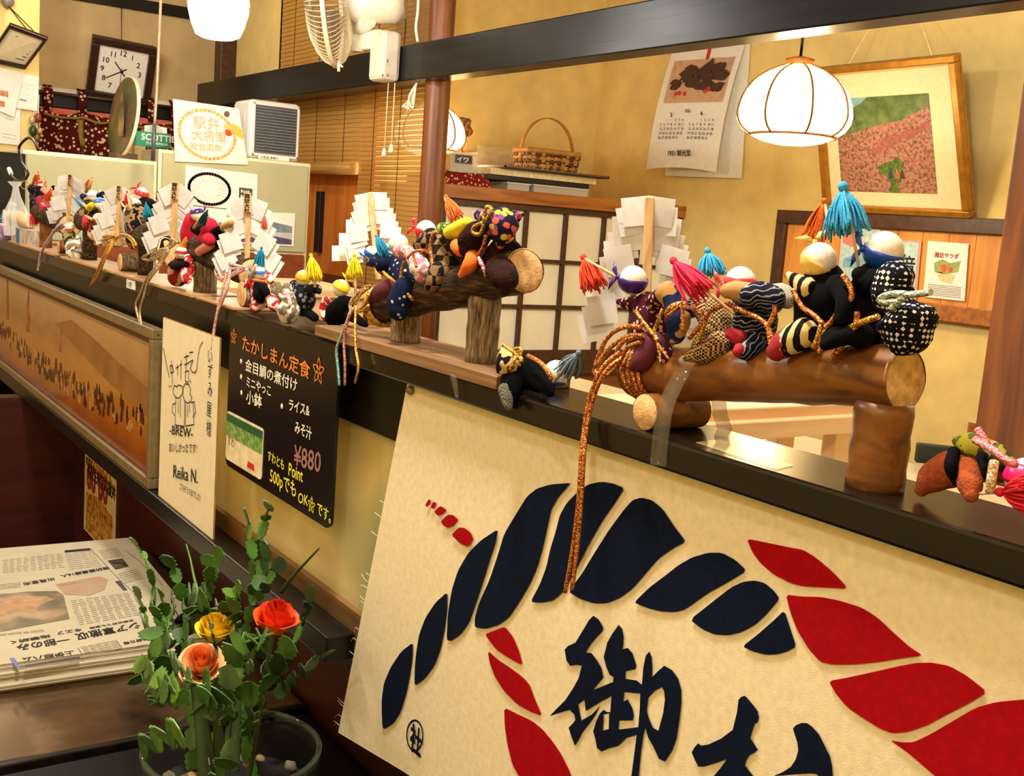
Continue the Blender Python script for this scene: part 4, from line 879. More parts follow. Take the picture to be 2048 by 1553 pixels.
pan = t.part('print', MB().box((x0 + fw, yf - .001, z0 + fw), (x1 - fw, yf + .004, z1 - fw)), m)
W_, H_ = x1 - x0, z1 - z0; rnd = random.Random(11)
def pp(u, v): return Vector((x0 + W_ * u, yf - .0012, z0 + H_ * v))
t.part('hill_print', MB().poly([pp(u, v) for u, v in ((.52, .7), (.62, .8), (.74, .74), (.86, .66), (.97, .6), (.97, .42), (.8, .5), (.66, .6))], (0, -.0004, 0)), picture('sepia_hill_print', [(.35, (128, 84, 38)), (.65, (150, 104, 50))], 14), pan)
for (u, w_, h) in ((.34, .012, .42), (.17, .012, .46), (.56, .008, .2)):
    t.part('smoke_print', MB().poly([pp(u - w_, .5), pp(u + w_, .5), pp(u + w_ * .6, .5 + h * .6), pp(u + .002, .5 + h), pp(u - w_ * .7, .5 + h * .55)], (0, -.0005, 0)), picture('sepia_smoke_print', [(.4, (170, 108, 44)), (.6, (120, 64, 24))], 30), pan)
fg, fl = MB(), MB()
for i in range(190):
    u = .03 + .93 * i / 190 + rnd.uniform(-.01, .01); v = .38 - .1 * math.sin(u * 3) + rnd.uniform(-.10, .06); s_ = rnd.uniform(.010, .017)
    P = [pp(u, v), pp(u + s_ * .5, v), pp(u + s_ * .55, v + s_ * 3.2), pp(u + s_ * .38, v + s_ * 3.8), pp(u + s_ * .42, v + s_ * 4.8), pp(u + s_ * .25, v + s_ * 5.4), pp(u + s_ * .08, v + s_ * 4.8), pp(u + s_ * .12, v + s_ * 3.8), pp(u - s_ * .05, v + s_ * 3.2)]
    (fg if rnd.random() < .68 else fl).poly([p + Vector((0, -.0002 * (i % 4), 0)) for p in P], (0, -.0004, 0))
for mb, nm, c in ((fg, 'figure_print', (66, 32, 12)), (fl, 'pale_figure_print', (176, 130, 62))):
    o = t.part(nm, mb, plain('sepia_' + nm, c, .3), pan); o['kind'] = 'stuff'
for (px, py) in ((317, 670), (306, 957)): t.part('frame_nail', MB().ball(AY(px, py, yf - .012), .003, 8, 5, (0, 1, 0), .4), BLACK)

# ------------------------------------------------------------------ autograph card
yc = -.010
cA, cB = AY(321, 640, yc), AY(432, 1062, yc); cx0, cx1 = AY(322, 800, yc).x, AY(432, 870, yc).x; cz0, cz1 = .7795, AY(330, 637, yc).z
t = Thing('autograph_card', 'cream autograph card with two beer mugs drawn in black pen', 'card', ((cx0 + cx1) / 2, yc, cz0))
t.part('board', MB().box((cx0, yc, cz0), (cx1, yc + .003, cz1)), plain('cream_card_board', (232, 220, 184), .6, var=.02))
t.part('gold_edge', MB().box((cx0, yc + .0005, cz1), (cx1, yc + .0025, cz1 + .0012)).box((cx1, yc + .0005, cz0), (cx1 + .0012, yc + .0025, cz1)), plain('gold_edge', (176, 136, 60), .4, .4))
def cp(x, y): return AY(300 + x / 3.376, 620 + y / 3.376, yc - .0004)
NF = Vector((0, -1, 0))
dr = MB()
ST = [[(90, 258), (110, 360), (130, 455)], [(135, 380), (152, 375), (160, 418), (140, 428), (135, 380)], [(145, 345), (150, 420), (151, 500)], [(175, 395), (195, 382)], [(186, 370), (187, 440)], [(200, 375), (216, 366)], [(211, 340), (208, 470)],
      [(232, 322), (262, 310)], [(246, 300), (245, 420)], [(233, 372), (266, 356)], [(238, 420), (262, 410), (260, 492), (240, 482), (238, 420)], [(268, 290), (291, 285)], [(268, 352), (291, 340), (272, 395), (285, 420), (303, 426), (316, 405), (322, 340), (333, 265), (345, 235), (358, 218)],
      [(160, 570), (155, 540), (165, 510), (180, 520), (195, 508), (215, 515), (225, 540), (215, 575), (195, 597), (175, 592), (160, 570)], [(175, 585), (172, 690), (170, 778), (232, 788), (235, 612)], [(190, 620), (192, 700)], [(205, 600), (207, 722)], [(172, 630), (154, 640), (150, 690), (165, 712)],
      [(225, 522), (240, 498), (263, 505), (275, 540), (270, 570), (283, 590), (275, 622), (252, 630), (232, 612), (225, 580), (222, 545), (225, 522)], [(240, 628), (240, 786), (298, 775), (292, 625)], [(252, 650), (255, 722)], [(265, 640), (268, 690)], [(280, 628), (300, 620), (309, 690), (293, 722)], [(128, 512), (134, 525)], [(140, 510), (145, 522)], [(270, 478), (277, 490)]]
for s_ in ST: stroke(dr, [cp(x, y) for x, y in s_], .0017, NF, .0004)
t.part('pen_drawing', dr, INK)
def wline(k, s_, a, b_, f, y, bold=.01, sc=1.0, fill=1.0, lift=.0006):
    """one line of writing from pixel a to pixel b (baseline), glyph height from the width"""
    p, e = AY(*a, y), AY(*b_, y); vs, _ = text2d(s_, bold); wd = max(v[0] for v in vs); u = (e - p) / wd; write(k, s_, p, u, Vector((0, 0, u.length * sc)), bold, lift)
for s_, x, y in (('い', 388, 350), ('ず', 388, 450), ('み', 388, 570), ('屋', 382, 705), ('様', 380, 835)):
    k = MB(); p = cp(x, y); write(k, s_, p, Vector((.021, 0, 0)), Vector((0, 0, .024)), .0, .0006); t.part('vertical_writing', k, INK)
def c2(x, y): return (300 + x / 3.376, 620 + y / 3.376)
for s_, a, b_, sc in (('-BREW-', (132, 838), (290, 865), .6), ('おいしかったです!', (128, 955), (315, 965), 1.05), ('Reika N.', (155, 1130), (322, 1172), .85), ('ごちそうさまでした!', (200, 1210), (342, 1290), 1.15)):
    k = MB(); wline(k, s_, c2(*a), c2(*b_), 0, yc - .0004, .006, sc); t.part('writing', k, INK)

# ------------------------------------------------------------------ blackboard menu
yk = -.006
bx0, bx1 = (AY(460, 622, yk).x + AY(452, 930, yk).x) / 2, (AY(677, 690, yk).x + AY(661, 1070, yk).x) / 2; bz1, bz0 = AY(568, 658, yk).z, AY(452, 930, yk).z
t = Thing('blackboard_menu', 'black menu board with coloured handwriting fixed to the ledge', 'menu board', ((bx0 + bx1) / 2, yk, bz0))
def rrect(x0, x1, z0, z1, r, y): return [Vector((cx + r * math.cos(a), y, cz + r * math.sin(a))) for cx, cz, a0 in ((x1 - r, z1 - r, 0), (x0 + r, z1 - r, 90), (x0 + r, z0 + r, 180), (x1 - r, z0 + r, 270)) for a in [math.radians(a0 + k * 22.5) for k in range(5)]]
brd = t.part('board', MB().poly(rrect(bx0, bx1, bz0, bz1, .012, yk + .004), (0, -.004, 0)), plain('glossy_black_board', (14, 12, 14), .22, var=.2, scale=8))
def k2(x, y): return (440 + x / 3.376, 620 + y / 3.376)
CH = {'orange': (226, 128, 40), 'white': (240, 232, 206), 'yellow': (232, 220, 60), 'mauve': (150, 104, 100)}
for s_, a, b_, c, sc in (('たかしまん定食', (148, 258), (608, 462), 'orange', .68), ('金目鯛の煮付け', (172, 402), (522, 548), 'white', .7), ('ミニやっこ', (176, 510), (345, 580), 'white', .86), ('小鉢', (178, 622), (284, 660), 'white', .7), ('ライス&', (462, 672), (606, 716), 'white', .94), ('みそ汁', (505, 822), (620, 876), 'white', 1.0), ('¥880', (500, 1045), (680, 1100), 'mauve', .9), ('すわとも', (322, 1010), (434, 1080), 'yellow', 1.1), ('Point', (462, 1115), (560, 1165), 'yellow', 1.1), ('500pでも', (338, 1155), (514, 1262), 'yellow', 1.05), ('OK', (528, 1300), (596, 1325), 'yellow', .9), ('です。', (655, 1370), (750, 1440), 'yellow', 1.05)):
    k = MB(); wline(k, s_, k2(*a), k2(*b_), 0, yk - .0001, .012, sc); t.part('chalk_writing', k, plain('chalk_' + c, CH[c], .7), brd)
for (x, y) in ((142, 348), (142, 453), (144, 560), (417, 652)): t.part('chalk_dot', MB().ball(AY(*k2(x, y), yk), .0035, 10, 6, (0, 1, 0), .15), plain('chalk_white', CH['white'], .7), brd)
def blossom(x, y, r, mat):
    k = MB(); c = AY(*k2(x, y), yk - .0002)
    for i in range(5):
        a = math.radians(90 + 72 * i); d = Vector((math.cos(a), 0, math.sin(a))); e = Vector((-d.z, 0, d.x)); stroke(k, [c, c + d * r * .5 + e * r * .25, c + d * r, c + d * r * .5 - e * r * .25, c], .0016, NF, .0005)
    t.part('chalk_flower', k, mat, brd)
blossom(95, 182, .011, plain('chalk_orange', CH['orange'])); blossom(667, 415, .016, plain('chalk_orange', CH['orange'])); blossom(620, 1320, .010, plain('chalk_yellow', CH['yellow']))
sa, sb = AY(*k2(52, 680), yk), AY(*k2(282, 1155), yk); szt, szb = sa.z, AY(*k2(52, 1010), yk).z
st = t.part('sticker', MB().poly(rrect(sa.x, sb.x, szb, szt, .006, yk - .0001), (0, -.0006, 0)), plain('cream_sticker', (234, 220, 178), .35), brd)
hh = szt - szb
t.part('sticker_band', MB().box((sa.x + .001, yk - .001, szt - hh * .5), (sb.x - .001, yk - .0006, szt - .004)), cloth('green_lattice_print', (104, 142, 70), (140, 170, 96), 'diamond', 110, .4), brd)
t.part('sticker_band', MB().box((sa.x + .001, yk - .0014, szt - hh * .2), (sb.x - .001, yk - .0008, szt - .003)), plain('dark_green_print', (28, 92, 58), .4), brd)
k = MB(); write(k, 'すわ', (sa.x + .006, yk - .0007, szb + hh * .32), Vector((.013, 0, 0)), Vector((0, 0, .016)), .0); t.part('sticker_writing', k, plain('plum_print', (92, 34, 50), .5), brd)
t.part('red_block_print', MB().poly([Vector((sa.x + (sb.x - sa.x) * u, yk - .0007, szb + hh * v)) for u, v in ((.62, .1), (.82, .1), (.8, .22), (.64, .22))], (0, -.0004, 0)), plain('red_print', (200, 34, 30), .5), brd)

# ------------------------------------------------------------------ printed cloth banner
yb_ = .013
LINEN = plain('unbleached_cotton', (234, 220, 180), .85, var=.035, scale=160, bump=.3, bscale=1500, bdist=.0006)
tl, bl_ = AY(815, 769, yb_), AY(676, 1466, yb_); zt_ = 1.0782
def ban(u, v):
    xl = tl.x + (bl_.x - tl.x) * v * 1.0; z = zt_ - (zt_ - bl_.z - .028 * min(1, u / .13)) * v; x = xl + (.22 - xl) * u
    return Vector((x, yb_ + .0005 * math.sin(u * 9 + v * 3), z))
t = Thing('cloth_banner', 'cream cotton banner printed with blue and red ropes and brush lettering', 'banner', (-.4, yb_, zt_ - (zt_ - bl_.z) * 1.2))
clo = MB().grid(ban, 60, 30); nv = len(clo.v)
t.part('cloth', clo, LINEN)
yp = yb_ - .0012; TH = (0, -.0004, 0)
NAVY = plain('navy_ink', (9, 19, 40), .85, var=.16, scale=240, spec=.1); REDI = plain('crimson_ink', (158, 4, 14), .85, var=.06, scale=200, spec=.1)
def c3(pts): return [AY(660 + x / 2.378, 900 + y / 2.378, yp) for x, y in pts]
def c4(pts): return [AY(1300 + x / 2.575, 950 + y / 2.575, yp) for x, y in pts]
def smooth(P, it=1):                                # soften a hand-traced outline
    for _ in range(it):
        Q = []
        for i in range(len(P)):
            a, b2 = P[i], P[(i + 1) % len(P)]; Q += [a * .85 + b2 * .15, a * .15 + b2 * .85]
        P = Q
    return P
BL3 = [[(395, 918), (340, 960), (290, 1035), (258, 1110), (247, 1190), (248, 1270), (253, 1332), (300, 1305), (335, 1250), (365, 1150), (385, 1040), (392, 980)],
 [(560, 677), (505, 725), (455, 800), (425, 880), (412, 960), (404, 1040), (403, 1125), (450, 1090), (495, 1030), (525, 950), (545, 850), (556, 760)],
 [(800, 378), (720, 430), (660, 490), (610, 575), (580, 670), (562, 780), (556, 905), (575, 910), (620, 880), (660, 825), (690, 740), (720, 650), (760, 520), (790, 430)],
 [(1147, 158), (1050, 165), (985, 185), (940, 220), (890, 300), (830, 400), (800, 500), (760, 620), (710, 730), (690, 800), (690, 845), (740, 852), (800, 835), (850, 800), (900, 725), (950, 640), (985, 560), (1010, 470), (1030, 380), (1050, 285), (1085, 225), (1125, 180)],
 [(1400, 182), (1345, 160), (1290, 152), (1230, 165), (1180, 200), (1130, 250), (1095, 310), (1075, 390), (1050, 470), (1030, 560), (1000, 640), (955, 725), (1010, 728), (1060, 718), (1100, 685), (1130, 640), (1170, 570), (1230, 450), (1300, 330), (1350, 260)],
 [(1692, 437), (1640, 370), (1580, 280), (1530, 240), (1480, 228), (1440, 240), (1400, 285), (1330, 380), (1260, 490), (1200, 590), (1135, 675), (1190, 710), (1260, 732), (1320, 730), (1380, 705), (1440, 660), (1500, 590), (1560, 520), (1630, 470)]]
BL4 = [[(498, 495), (440, 440), (370, 402), (300, 402), (220, 425), (150, 465), (80, 520), (0, 580), (-80, 658), (-40, 676), (0, 690), (60, 705), (130, 708), (180, 695), (300, 610), (400, 555)],
 [(667, 640), (640, 600), (590, 558), (540, 545), (480, 552), (420, 580), (330, 650), (208, 747), (270, 795), (330, 822), (400, 828), (470, 812), (540, 775), (600, 720)],
 [(692, 700), (640, 750), (560, 820), (478, 885), (530, 910), (600, 928), (660, 925), (710, 910), (753, 885), (725, 800)]]
RD3 = [[(470, 236), (480, 240), (478, 258), (462, 272), (454, 264)], [(492, 247), (508, 255), (496, 282), (478, 276)], [(528, 268), (556, 288), (540, 305), (515, 316), (498, 296), (512, 278)], [(560, 310), (585, 310), (612, 335), (590, 360), (560, 372), (540, 360), (528, 342)], [(615, 370), (640, 372), (670, 395), (683, 430), (655, 462), (620, 445), (578, 405)],
 [(832, 842), (870, 890), (900, 960), (917, 1027), (850, 990), (790, 950), (737, 878), (780, 862)], [(752, 957), (800, 1000), (860, 1040), (920, 1085), (950, 1120), (975, 1190), (1010, 1267), (950, 1245), (890, 1210), (830, 1150), (785, 1080), (760, 1010)],
 [(830, 1227), (900, 1262), (960, 1290), (1010, 1330), (1060, 1390), (1100, 1450), (1140, 1530), (1165, 1600), (960, 1620), (900, 1553), (870, 1500), (845, 1400), (832, 1310)]]
RD4 = [[(500, 330), (600, 350), (720, 375), (790, 388), (850, 425), (940, 500), (1020, 587), (920, 582), (790, 575), (730, 560), (640, 515), (570, 455), (530, 400)], [(702, 618), (780, 628), (880, 630), (980, 650), (1090, 685), (1170, 735), (1260, 820), (1340, 890), (1405, 932), (1300, 945), (1180, 965), (1050, 978), (940, 978), (880, 965), (820, 900), (760, 800), (725, 710)],
 [(922, 1063), (1020, 1045), (1180, 1010), (1290, 985), (1370, 970), (1450, 968), (1540, 985), (1630, 1035), (1737, 1120), (1640, 1180), (1540, 1230), (1430, 1290), (1330, 1325), (1250, 1332), (1190, 1310), (1100, 1255), (1020, 1200), (960, 1130)], [(1238, 1368), (1300, 1380), (1360, 1378), (1450, 1335), (1560, 1270), (1680, 1200), (1780, 1172), (1926, 1158), (2010, 1160), (2160, 1240), (2160, 1640), (1700, 1640), (1560, 1600), (1470, 1553), (1340, 1440)]]
for P in BL3: t.part('rope_strand_print', MB().poly(smooth(c3(P)), TH), NAVY)
for P in BL4: t.part('rope_strand_print', MB().poly(smooth(c4(P)), TH), NAVY)
for P in RD3: t.part('rope_strand_print', MB().poly(smooth(c3(P)), TH), REDI)
for P in RD4: t.part('rope_strand_print', MB().poly(smooth(c4(P)), TH), REDI)
def glyph(outer, holes, f):
    L = [f(outer)] + [f(h) for h in holes]; fl_ = [p for l in L for p in l]; mb = MB(); F_ = []
    for tr_ in tessellate_polygon(L):
        nn_ = (fl_[tr_[1]] - fl_[tr_[0]]).cross(fl_[tr_[2]] - fl_[tr_[0]]); F_.append(tr_ if nn_.y < 0 else tr_[::-1])
    mb.add([p + Vector(TH) for p in fl_], F_); return mb
K1 = [(365, 217), (410, 250), (445, 315), (440, 345), (390, 395), (340, 455), (298, 520), (350, 530), (395, 590), (430, 650), (448, 730), (400, 785), (360, 838), (430, 808), (530, 768), (530, 725), (500, 710), (470, 640), (450, 560), (460, 520), (480, 440), (520, 370), (575, 292), (605, 330), (618, 400), (610, 460), (603, 498), (650, 485), (690, 530), (722, 630), (715, 660), (632, 680), (628, 742), (725, 757), (768, 792), (780, 650), (800, 550), (830, 515), (850, 560), (855, 640), (850, 732), (900, 680), (955, 633), (1020, 670), (1070, 740), (1098, 840), (1095, 950), (1080, 1080), (1055, 1240), (1020, 1340), (960, 1430), (910, 1410), (870, 1320), (820, 1230), (795, 1148), (780, 1210), (760, 1340), (740, 1553), (736, 1640), (670, 1640), (690, 1480), (725, 1210), (640, 1235), (570, 1300), (480, 1325), (430, 1347), (395, 1320), (380, 1240), (362, 1180), (390, 1090), (420, 1030), (450, 1000), (480, 1020), (505, 1020), (515, 885), (430, 930), (300, 1010), (290, 915), (235, 955), (265, 1090), (350, 1040), (418, 970), (380, 1050), (340, 1105), (270, 1190), (240, 1250), (210, 1298), (180, 1220), (158, 1150), (200, 1105), (215, 1085), (205, 1040), (165, 1000), (100, 1020), (0, 1053), (60, 990), (130, 920), (190, 830), (240, 740), (268, 632), (215, 625), (170, 635), (140, 590), (125, 500), (150, 470), (215, 440), (270, 350), (330, 250)]
H1 = [[(935, 810), (955, 850), (960, 920), (945, 1030), (905, 1175), (860, 1150), (830, 1080), (808, 1010), (820, 900), (870, 845)], [(620, 852), (755, 865), (750, 1000), (738, 1145), (570, 1165), (578, 1090), (690, 1088), (702, 1050), (690, 990), (650, 912), (612, 935)], [(450, 1040), (495, 1030), (492, 1160), (440, 1175)]]
t.part('brush_character_print', glyph(K1, H1, lambda P: [AY(1100 + x / 4.163, 1180 + y / 4.163, yp) for x, y in P]), NAVY)
g2 = lambda P: [AY(1360 + x / 6.0235, 1360 + y / 6.0235, yp) for x, y in P]
t.part('brush_character_print', glyph([(710, 240), (745, 205), (790, 195), (830, 240), (890, 310), (940, 380), (958, 460), (940, 510), (905, 530), (880, 600), (850, 705), (890, 760), (942, 845), (910, 875), (840, 910), (805, 965), (785, 1030), (830, 1090), (890, 1163), (950, 1260), (950, 1500), (360, 1500), (380, 1260), (410, 1163), (490, 1070), (570, 955), (450, 1000), (300, 1045), (225, 1048), (180, 960), (145, 875), (180, 815), (222, 768), (260, 795), (350, 780), (500, 710), (640, 605), (665, 500), (690, 400)], [], g2), NAVY)
t.part('brush_character_print', glyph([(1365, 590), (1400, 550), (1470, 520), (1540, 525), (1600, 570), (1680, 660), (1750, 800), (1810, 920), (1838, 1040), (1843, 1163), (1850, 1260), (1760, 1260), (1680, 1163), (1640, 1135), (1560, 1130), (1420, 1138), (1250, 1155), (1130, 1163), (1250, 1110), (1340, 1050), (1400, 960), (1430, 850), (1420, 760), (1390, 670)], [], g2), NAVY)
em = MB(); stroke(em, c3([(405 + 38 * math.cos(a), 1360 + 72 * math.sin(a)) for a in [2 * math.pi * i / 32 for i in range(33)]]), .0022, NF, .0005)
pe = c3([(380, 1412)])[0]; write(em, '社', pe, Vector((.023, 0, 0)), Vector((0, 0, .031)), .03, .0005); t.part('round_emblem_print', em, NAVY)
th = MB(); rnd = random.Random(2)
for i in range(16):
    p = ban(0, rnd.uniform(.3, .98)); th.tube([p, p + Vector((-.004, -.002, .002)), p + Vector((-rnd.uniform(.005, .012), -.002, rnd.uniform(-.006, .006)))], .0003, 4, 2)
t.part('frayed_thread', th, LINEN)['kind'] = 'stuff'
t.part('push_pin', MB().lathe(AY(823, 781, yb_ - .001), (0, -1, 0), [(.0045, 0), (.0048, .002), (.003, .005), (0, .006)], 14), plain('grey_pin', (120, 108, 88), .4))
# stickers and tape on the ledge
t = Thing('shelf_label', 'tiny cream label stuck on the ledge front below the dolls', 'label', AY(262, 576, -.0005))
p0, p1 = AY(253, 559, -.0006), AY(270, 578, -.0006); lz0, lz1 = AY(255, 576, -.0006).z, AY(268, 562, -.0006).z
t.part('sheet', MB().box((p0.x, -.0006, lz0), (p1.x, 0, lz1)), PAPER); k = MB(); write(k, '八朔', (p0.x + .004, -.0006, lz0 + .003), Vector((.014, 0, 0)), Vector((0, 0, .010)), .0); t.part('lettering', k, INK)
TAPE = clear('clear_sticky_tape', (150, 140, 110), .1, .14, 1.0)
# flyer on the apron
ya_ = .1085
Q4 = [AY(171, 903, ya_), AY(236, 958, ya_), AY(227, 1095, ya_), AY(162, 1104, ya_)]; fx0, fx1 = Q4[0].x, (Q4[1].x + Q4[2].x) / 2; fz1, fz0 = Q4[0].z, Q4[2].z - .03
t = Thing('food_flyer', 'narrow rice bowl flyer stuck on the dark apron under the framed print', 'flyer', ((fx0 + fx1) / 2, ya_, fz0))
t.part('sheet', MB().box((fx0, ya_ - .0008, fz0), (fx1, ya_ + .0008, fz1)), plain('cream_flyer', (226, 206, 150), .6))
w5, h5 = fx1 - fx0, fz1 - fz0
def fp5(u, v, d=.001): return Vector((fx0 + w5 * u, ya_ - d, fz1 - h5 * v))
t.part('food_print', MB().poly([fp5(u, v) for u, v in ((.08, .5), (.5, .42), (.92, .5), (.94, .98), (.05, .98))], (0, -.0004, 0)), picture('fried_food_print', [(.3, (110, 66, 20)), (.45, (186, 124, 34)), (.6, (222, 176, 96)), (.75, (90, 92, 30))], 60, detail=2))
t.part('badge_print', MB().poly([fp5(u, v) for u, v in ((.05, .05), (.25, .05), (.25, .14), (.05, .14))], (0, -.0004, 0)), plain('dark_olive_print', (50, 46, 22), .6))
for s_, v, z, c in (('がんばれ', .13, .2, (200, 120, 40)), ('高校生限定応援丼', .26, .115, (40, 34, 28)), ('60 60', .42, .3, (150, 40, 40))):
    k = MB(); write(k, s_, fp5(.08, v), Vector((w5 * z, 0, 0)), Vector((0, 0, w5 * z * 1.1)), .03, .0006); t.part('lettering', k, plain('flyer_ink_%d' % c[0], c, .6))

# ------------------------------------------------------------------ low tables, newspapers
ZT = .548
t = Thing('low_table', 'low brown table with a worn shiny top under the newspapers', 'table', (-1.75, -.4, 0))
m, nt, b = base_mat('worn_brown_tabletop', .3, .5, .8); b.inputs['Coat Weight'].default_value = .6; b.inputs['Coat Roughness'].default_value = .12; co = coords(nt, (1, 1, 1))
nz = nd(nt, 'ShaderNodeTexNoise'); nz.inputs['Scale'].default_value = 14; nz.inputs['Detail'].default_value = 8; nt.links.new(co, nz.inputs[0])
nt.links.new(ramp(nt, nz.outputs[0], [(.3, (60, 42, 26)), (.55, (98, 74, 46)), (.75, (140, 112, 76))]), b.inputs['Base Color'])
rr = nd(nt, 'ShaderNodeMapRange'); rr.inputs[3].default_value = .16; rr.inputs[4].default_value = .34; nt.links.new(nz.outputs[0], rr.inputs[0]); nt.links.new(rr.outputs[0], b.inputs['Roughness']); add_bump(nt, b, nz.outputs[0], .06)
xe = AZ(180, 1490, ZT).x
t.part('tabletop', MB().box((-2.13, -.95, ZT - .022), (xe, .105, ZT)), m, bevel=.003)
t.part('edge_band', MB().box((xe, -.95, ZT - .03), (xe + .012, .105, ZT + .0005)), TRIMW, bevel=.002)
for x in (-2.06, xe - .08):
    for y in (-.88, .03): t.part('leg', MB().box((x - .03, y - .03, 0), (x + .03, y + .03, ZT - .022)), TRIMW)
t = Thing('low_bench', 'black lacquered low bench beneath the cactus bowl', 'bench', (-.7, -.3, 0))
t.part('benchtop', MB().box((xe + .02, -.9, ZT - .03), (-.3, .10, ZT - .006)), wood('black_lacquer', (8, 6, 5), (14, 10, 8), (4, 40, 40), .4, .05, .2), bevel=.003)
for x in (xe + .1, -.4):
    for y in (-.82, .02): t.part('leg', MB().box((x - .03, y - .03, 0), (x + .03, y + .03, ZT - .03)), TRIMW)
NEWS = plain('newsprint', (192, 182, 152), .75, var=.03, scale=14)
zn = ZT + .034
A0, B0 = AZ(255, 1077, zn), AZ(416, 1275, zn); dN = (B0 - A0).normalized(); dL = Vector((dN.y, -dN.x, 0)); LN = (B0 - A0).length; WN = .42
labs = ['lowest newspaper of the stack on the low table', 'second newspaper from the bottom of the stack', 'third newspaper from the bottom of the stack', 'fourth newspaper from the bottom of the stack', 'newspaper just under the top one of the stack', 'topmost newspaper of the stack with a printed front page']
zc = ZT + .0005; hts = [.0062, .006, .0064, .0056, .0056, .0037]; rnd = random.Random(8)
for i in range(6):
    off = dN * (.006 * (5 - i) * (1 if i % 2 else .5)) + dL * rnd.uniform(-.006, .006); a0 = A0 + off; a0.z = zc; th_ = hts[i]
    last = i == 5
    def top(u, v, a0=a0, th_=th_, i=i): return a0 + dN * LN * u + dL * WN * v
    t = Thing('newspaper', labs[i], 'newspaper', a0 + dN * LN / 2 + dL * WN / 2, 'folded newspapers in the stack')
    ns = 3
    for s_ in range(ns):
        z_ = zc + th_ * s_ / ns; e = -.0025 * (s_ % 2); pts = [top(0, 0), top(1 + e, 0), top(1 + e, 1), top(0, 1)]
        for p in pts: p.z = z_
        t.part('page_fold', MB().slab(pts, (0, 0, th_ / ns * .86)), NEWS)
    zc += th_ + .0002
    topT = t
zp = zc
def nz_(x, y): p = AZ(x / 4.3125, 1060 + y / 4.3125, zp); return p
def nline(s_, a, b_, sc=1.0, bold=.02):
    p, e = nz_(*a), nz_(*b_); vs, _ = text2d(s_, bold); wd = max(v[0] for v in vs); u = (e - p) / wd; k = MB(); write(k, s_, p, u, dN * u.length * sc, bold, .0003); return k
for s_, a, b_, sc in (('シア軍撤収', (1195, 800), (645, 905), 1.5), ('一部のみ', (590, 925), (140, 1000), 1.5), ('諏訪圏農議16人', (935, 320), (520, 395), 1.3), ('出馬意向', (470, 415), (200, 460), 1.3), ('キエフ', (700, 850), (490, 885), 1.2), ('砲撃続く', (430, 905), (90, 965), .9), ('首都近郊でも激戦', (1150, 775), (770, 845), 1.0), ('上伊那ハム', (640, 1045), (190, 1110), 1.1), ('長野日報', (1270, 930), (1060, 975), 1.2)):
    topT.part('headline_print', nline(s_, a, b_, sc), INK)
def npoly(pts, h=.0002): return MB().poly([nz_(x, y) + Vector((0, 0, .0001)) for x, y in pts], (0, 0, h))
topT.part('photo_print', npoly([(0, 556), (250, 535), (490, 530), (545, 560), (600, 770), (300, 825), (0, 882)]), picture('landscape_news_photo', [(.3, (74, 74, 60)), (.5, (128, 116, 90)), (.62, (176, 146, 112)), (.8, (176, 170, 150))], 16, detail=3))
topT.part('photo_print', npoly([(60, 600), (200, 572), (400, 575), (465, 600), (330, 660), (300, 730), (120, 700), (0, 760), (0, 640)], .0003), plain('ochre_news_print', (172, 136, 98), .7, var=.1))
topT.part('map_print', npoly([(480, 470), (850, 405), (930, 430), (900, 520), (760, 570), (560, 560)]), picture('pink_map_print', [(.4, (180, 160, 130)), (.6, (186, 144, 118))], 24))
topT.part('portrait_print', npoly([(928, 268), (1055, 250), (1110, 318), (995, 345)]), picture('dark_news_photo', [(.4, (44, 38, 34)), (.7, (120, 108, 92))], 60))
topT.part('bar_print', npoly([(555, 180), (775, 160), (780, 178), (560, 198)]), INK)
topT.part('bar_print', npoly([(215, 1168), (690, 1092), (692, 1112), (218, 1190)]), plain('dark_grey_print', (74, 68, 62), .6))
topT.part('bar_print', npoly([(990, 448), (1035, 440), (1098, 522), (1065, 525)]), plain('dark_grey_print', (74, 68, 62)))
topT.part('blue_box_print', npoly([(80, 1112), (122, 1104), (180, 1195), (150, 1202)]), plain('blue_print', (110, 120, 168), .6))
txt = MB(); rnd = random.Random(4)
def body(a, b_, c, d, nl, cols):                   # quad of small type: a-b first line .. d-c last line
    A, B, C, D = nz_(*a), nz_(*b_), nz_(*c), nz_(*d)
    for i in range(nl):
        v = (i + .5) / nl; p, e = A * (1 - v) + D * v, B * (1 - v) + C * v
        for j in range(cols):
            u0 = j / cols + rnd.uniform(0, .02); u1 = (j + 1) / cols - rnd.uniform(.01, .05); stroke(txt, [p * (1 - u0) + e * u0, p * (1 - u1) + e * u1], .0013, (0, 0, 1), .0003)
body((20, 260), (540, 200), (560, 330), (20, 380), 9, 9); body((560, 205), (800, 175), (880, 320), (600, 350), 9, 4); body((600, 610), (1120, 540), (1220, 740), (680, 830), 14, 8); body((850, 180), (1010, 150), (1070, 230), (900, 260), 6, 3); body((1010, 380), (1180, 330), (1250, 420), (1080, 470), 6, 2); body((690, 1010), (1000, 950), (1050, 1030), (740, 1085), 6, 5); body((500, 470), (700, 440), (720, 460), (520, 490), 2, 4); body((0, 470), (180, 450), (180, 500), (0, 520), 4, 3); body((0, 900), (380, 860), (400, 880), (0, 920), 2, 6)
topT.part('body_text_print', txt, plain('faded_newspaper_ink', (120, 108, 84), .8))['kind'] = 'stuff'
ln = MB()
for pts in ([(780, 165), (880, 270), (950, 350), (1050, 450), (1140, 530), (1180, 620), (1240, 700)], [(1080, 180), (1200, 270), (1300, 370), (1400, 480)], [(670, 1020), (720, 1090)], [(1000, 955), (1060, 1030), (1270, 990)]): stroke(ln, [nz_(*p) for p in pts], .0012, (0, 0, 1), .0003)
topT.part('rule_print', ln, plain('faded_newspaper_ink', (120, 108, 84)))

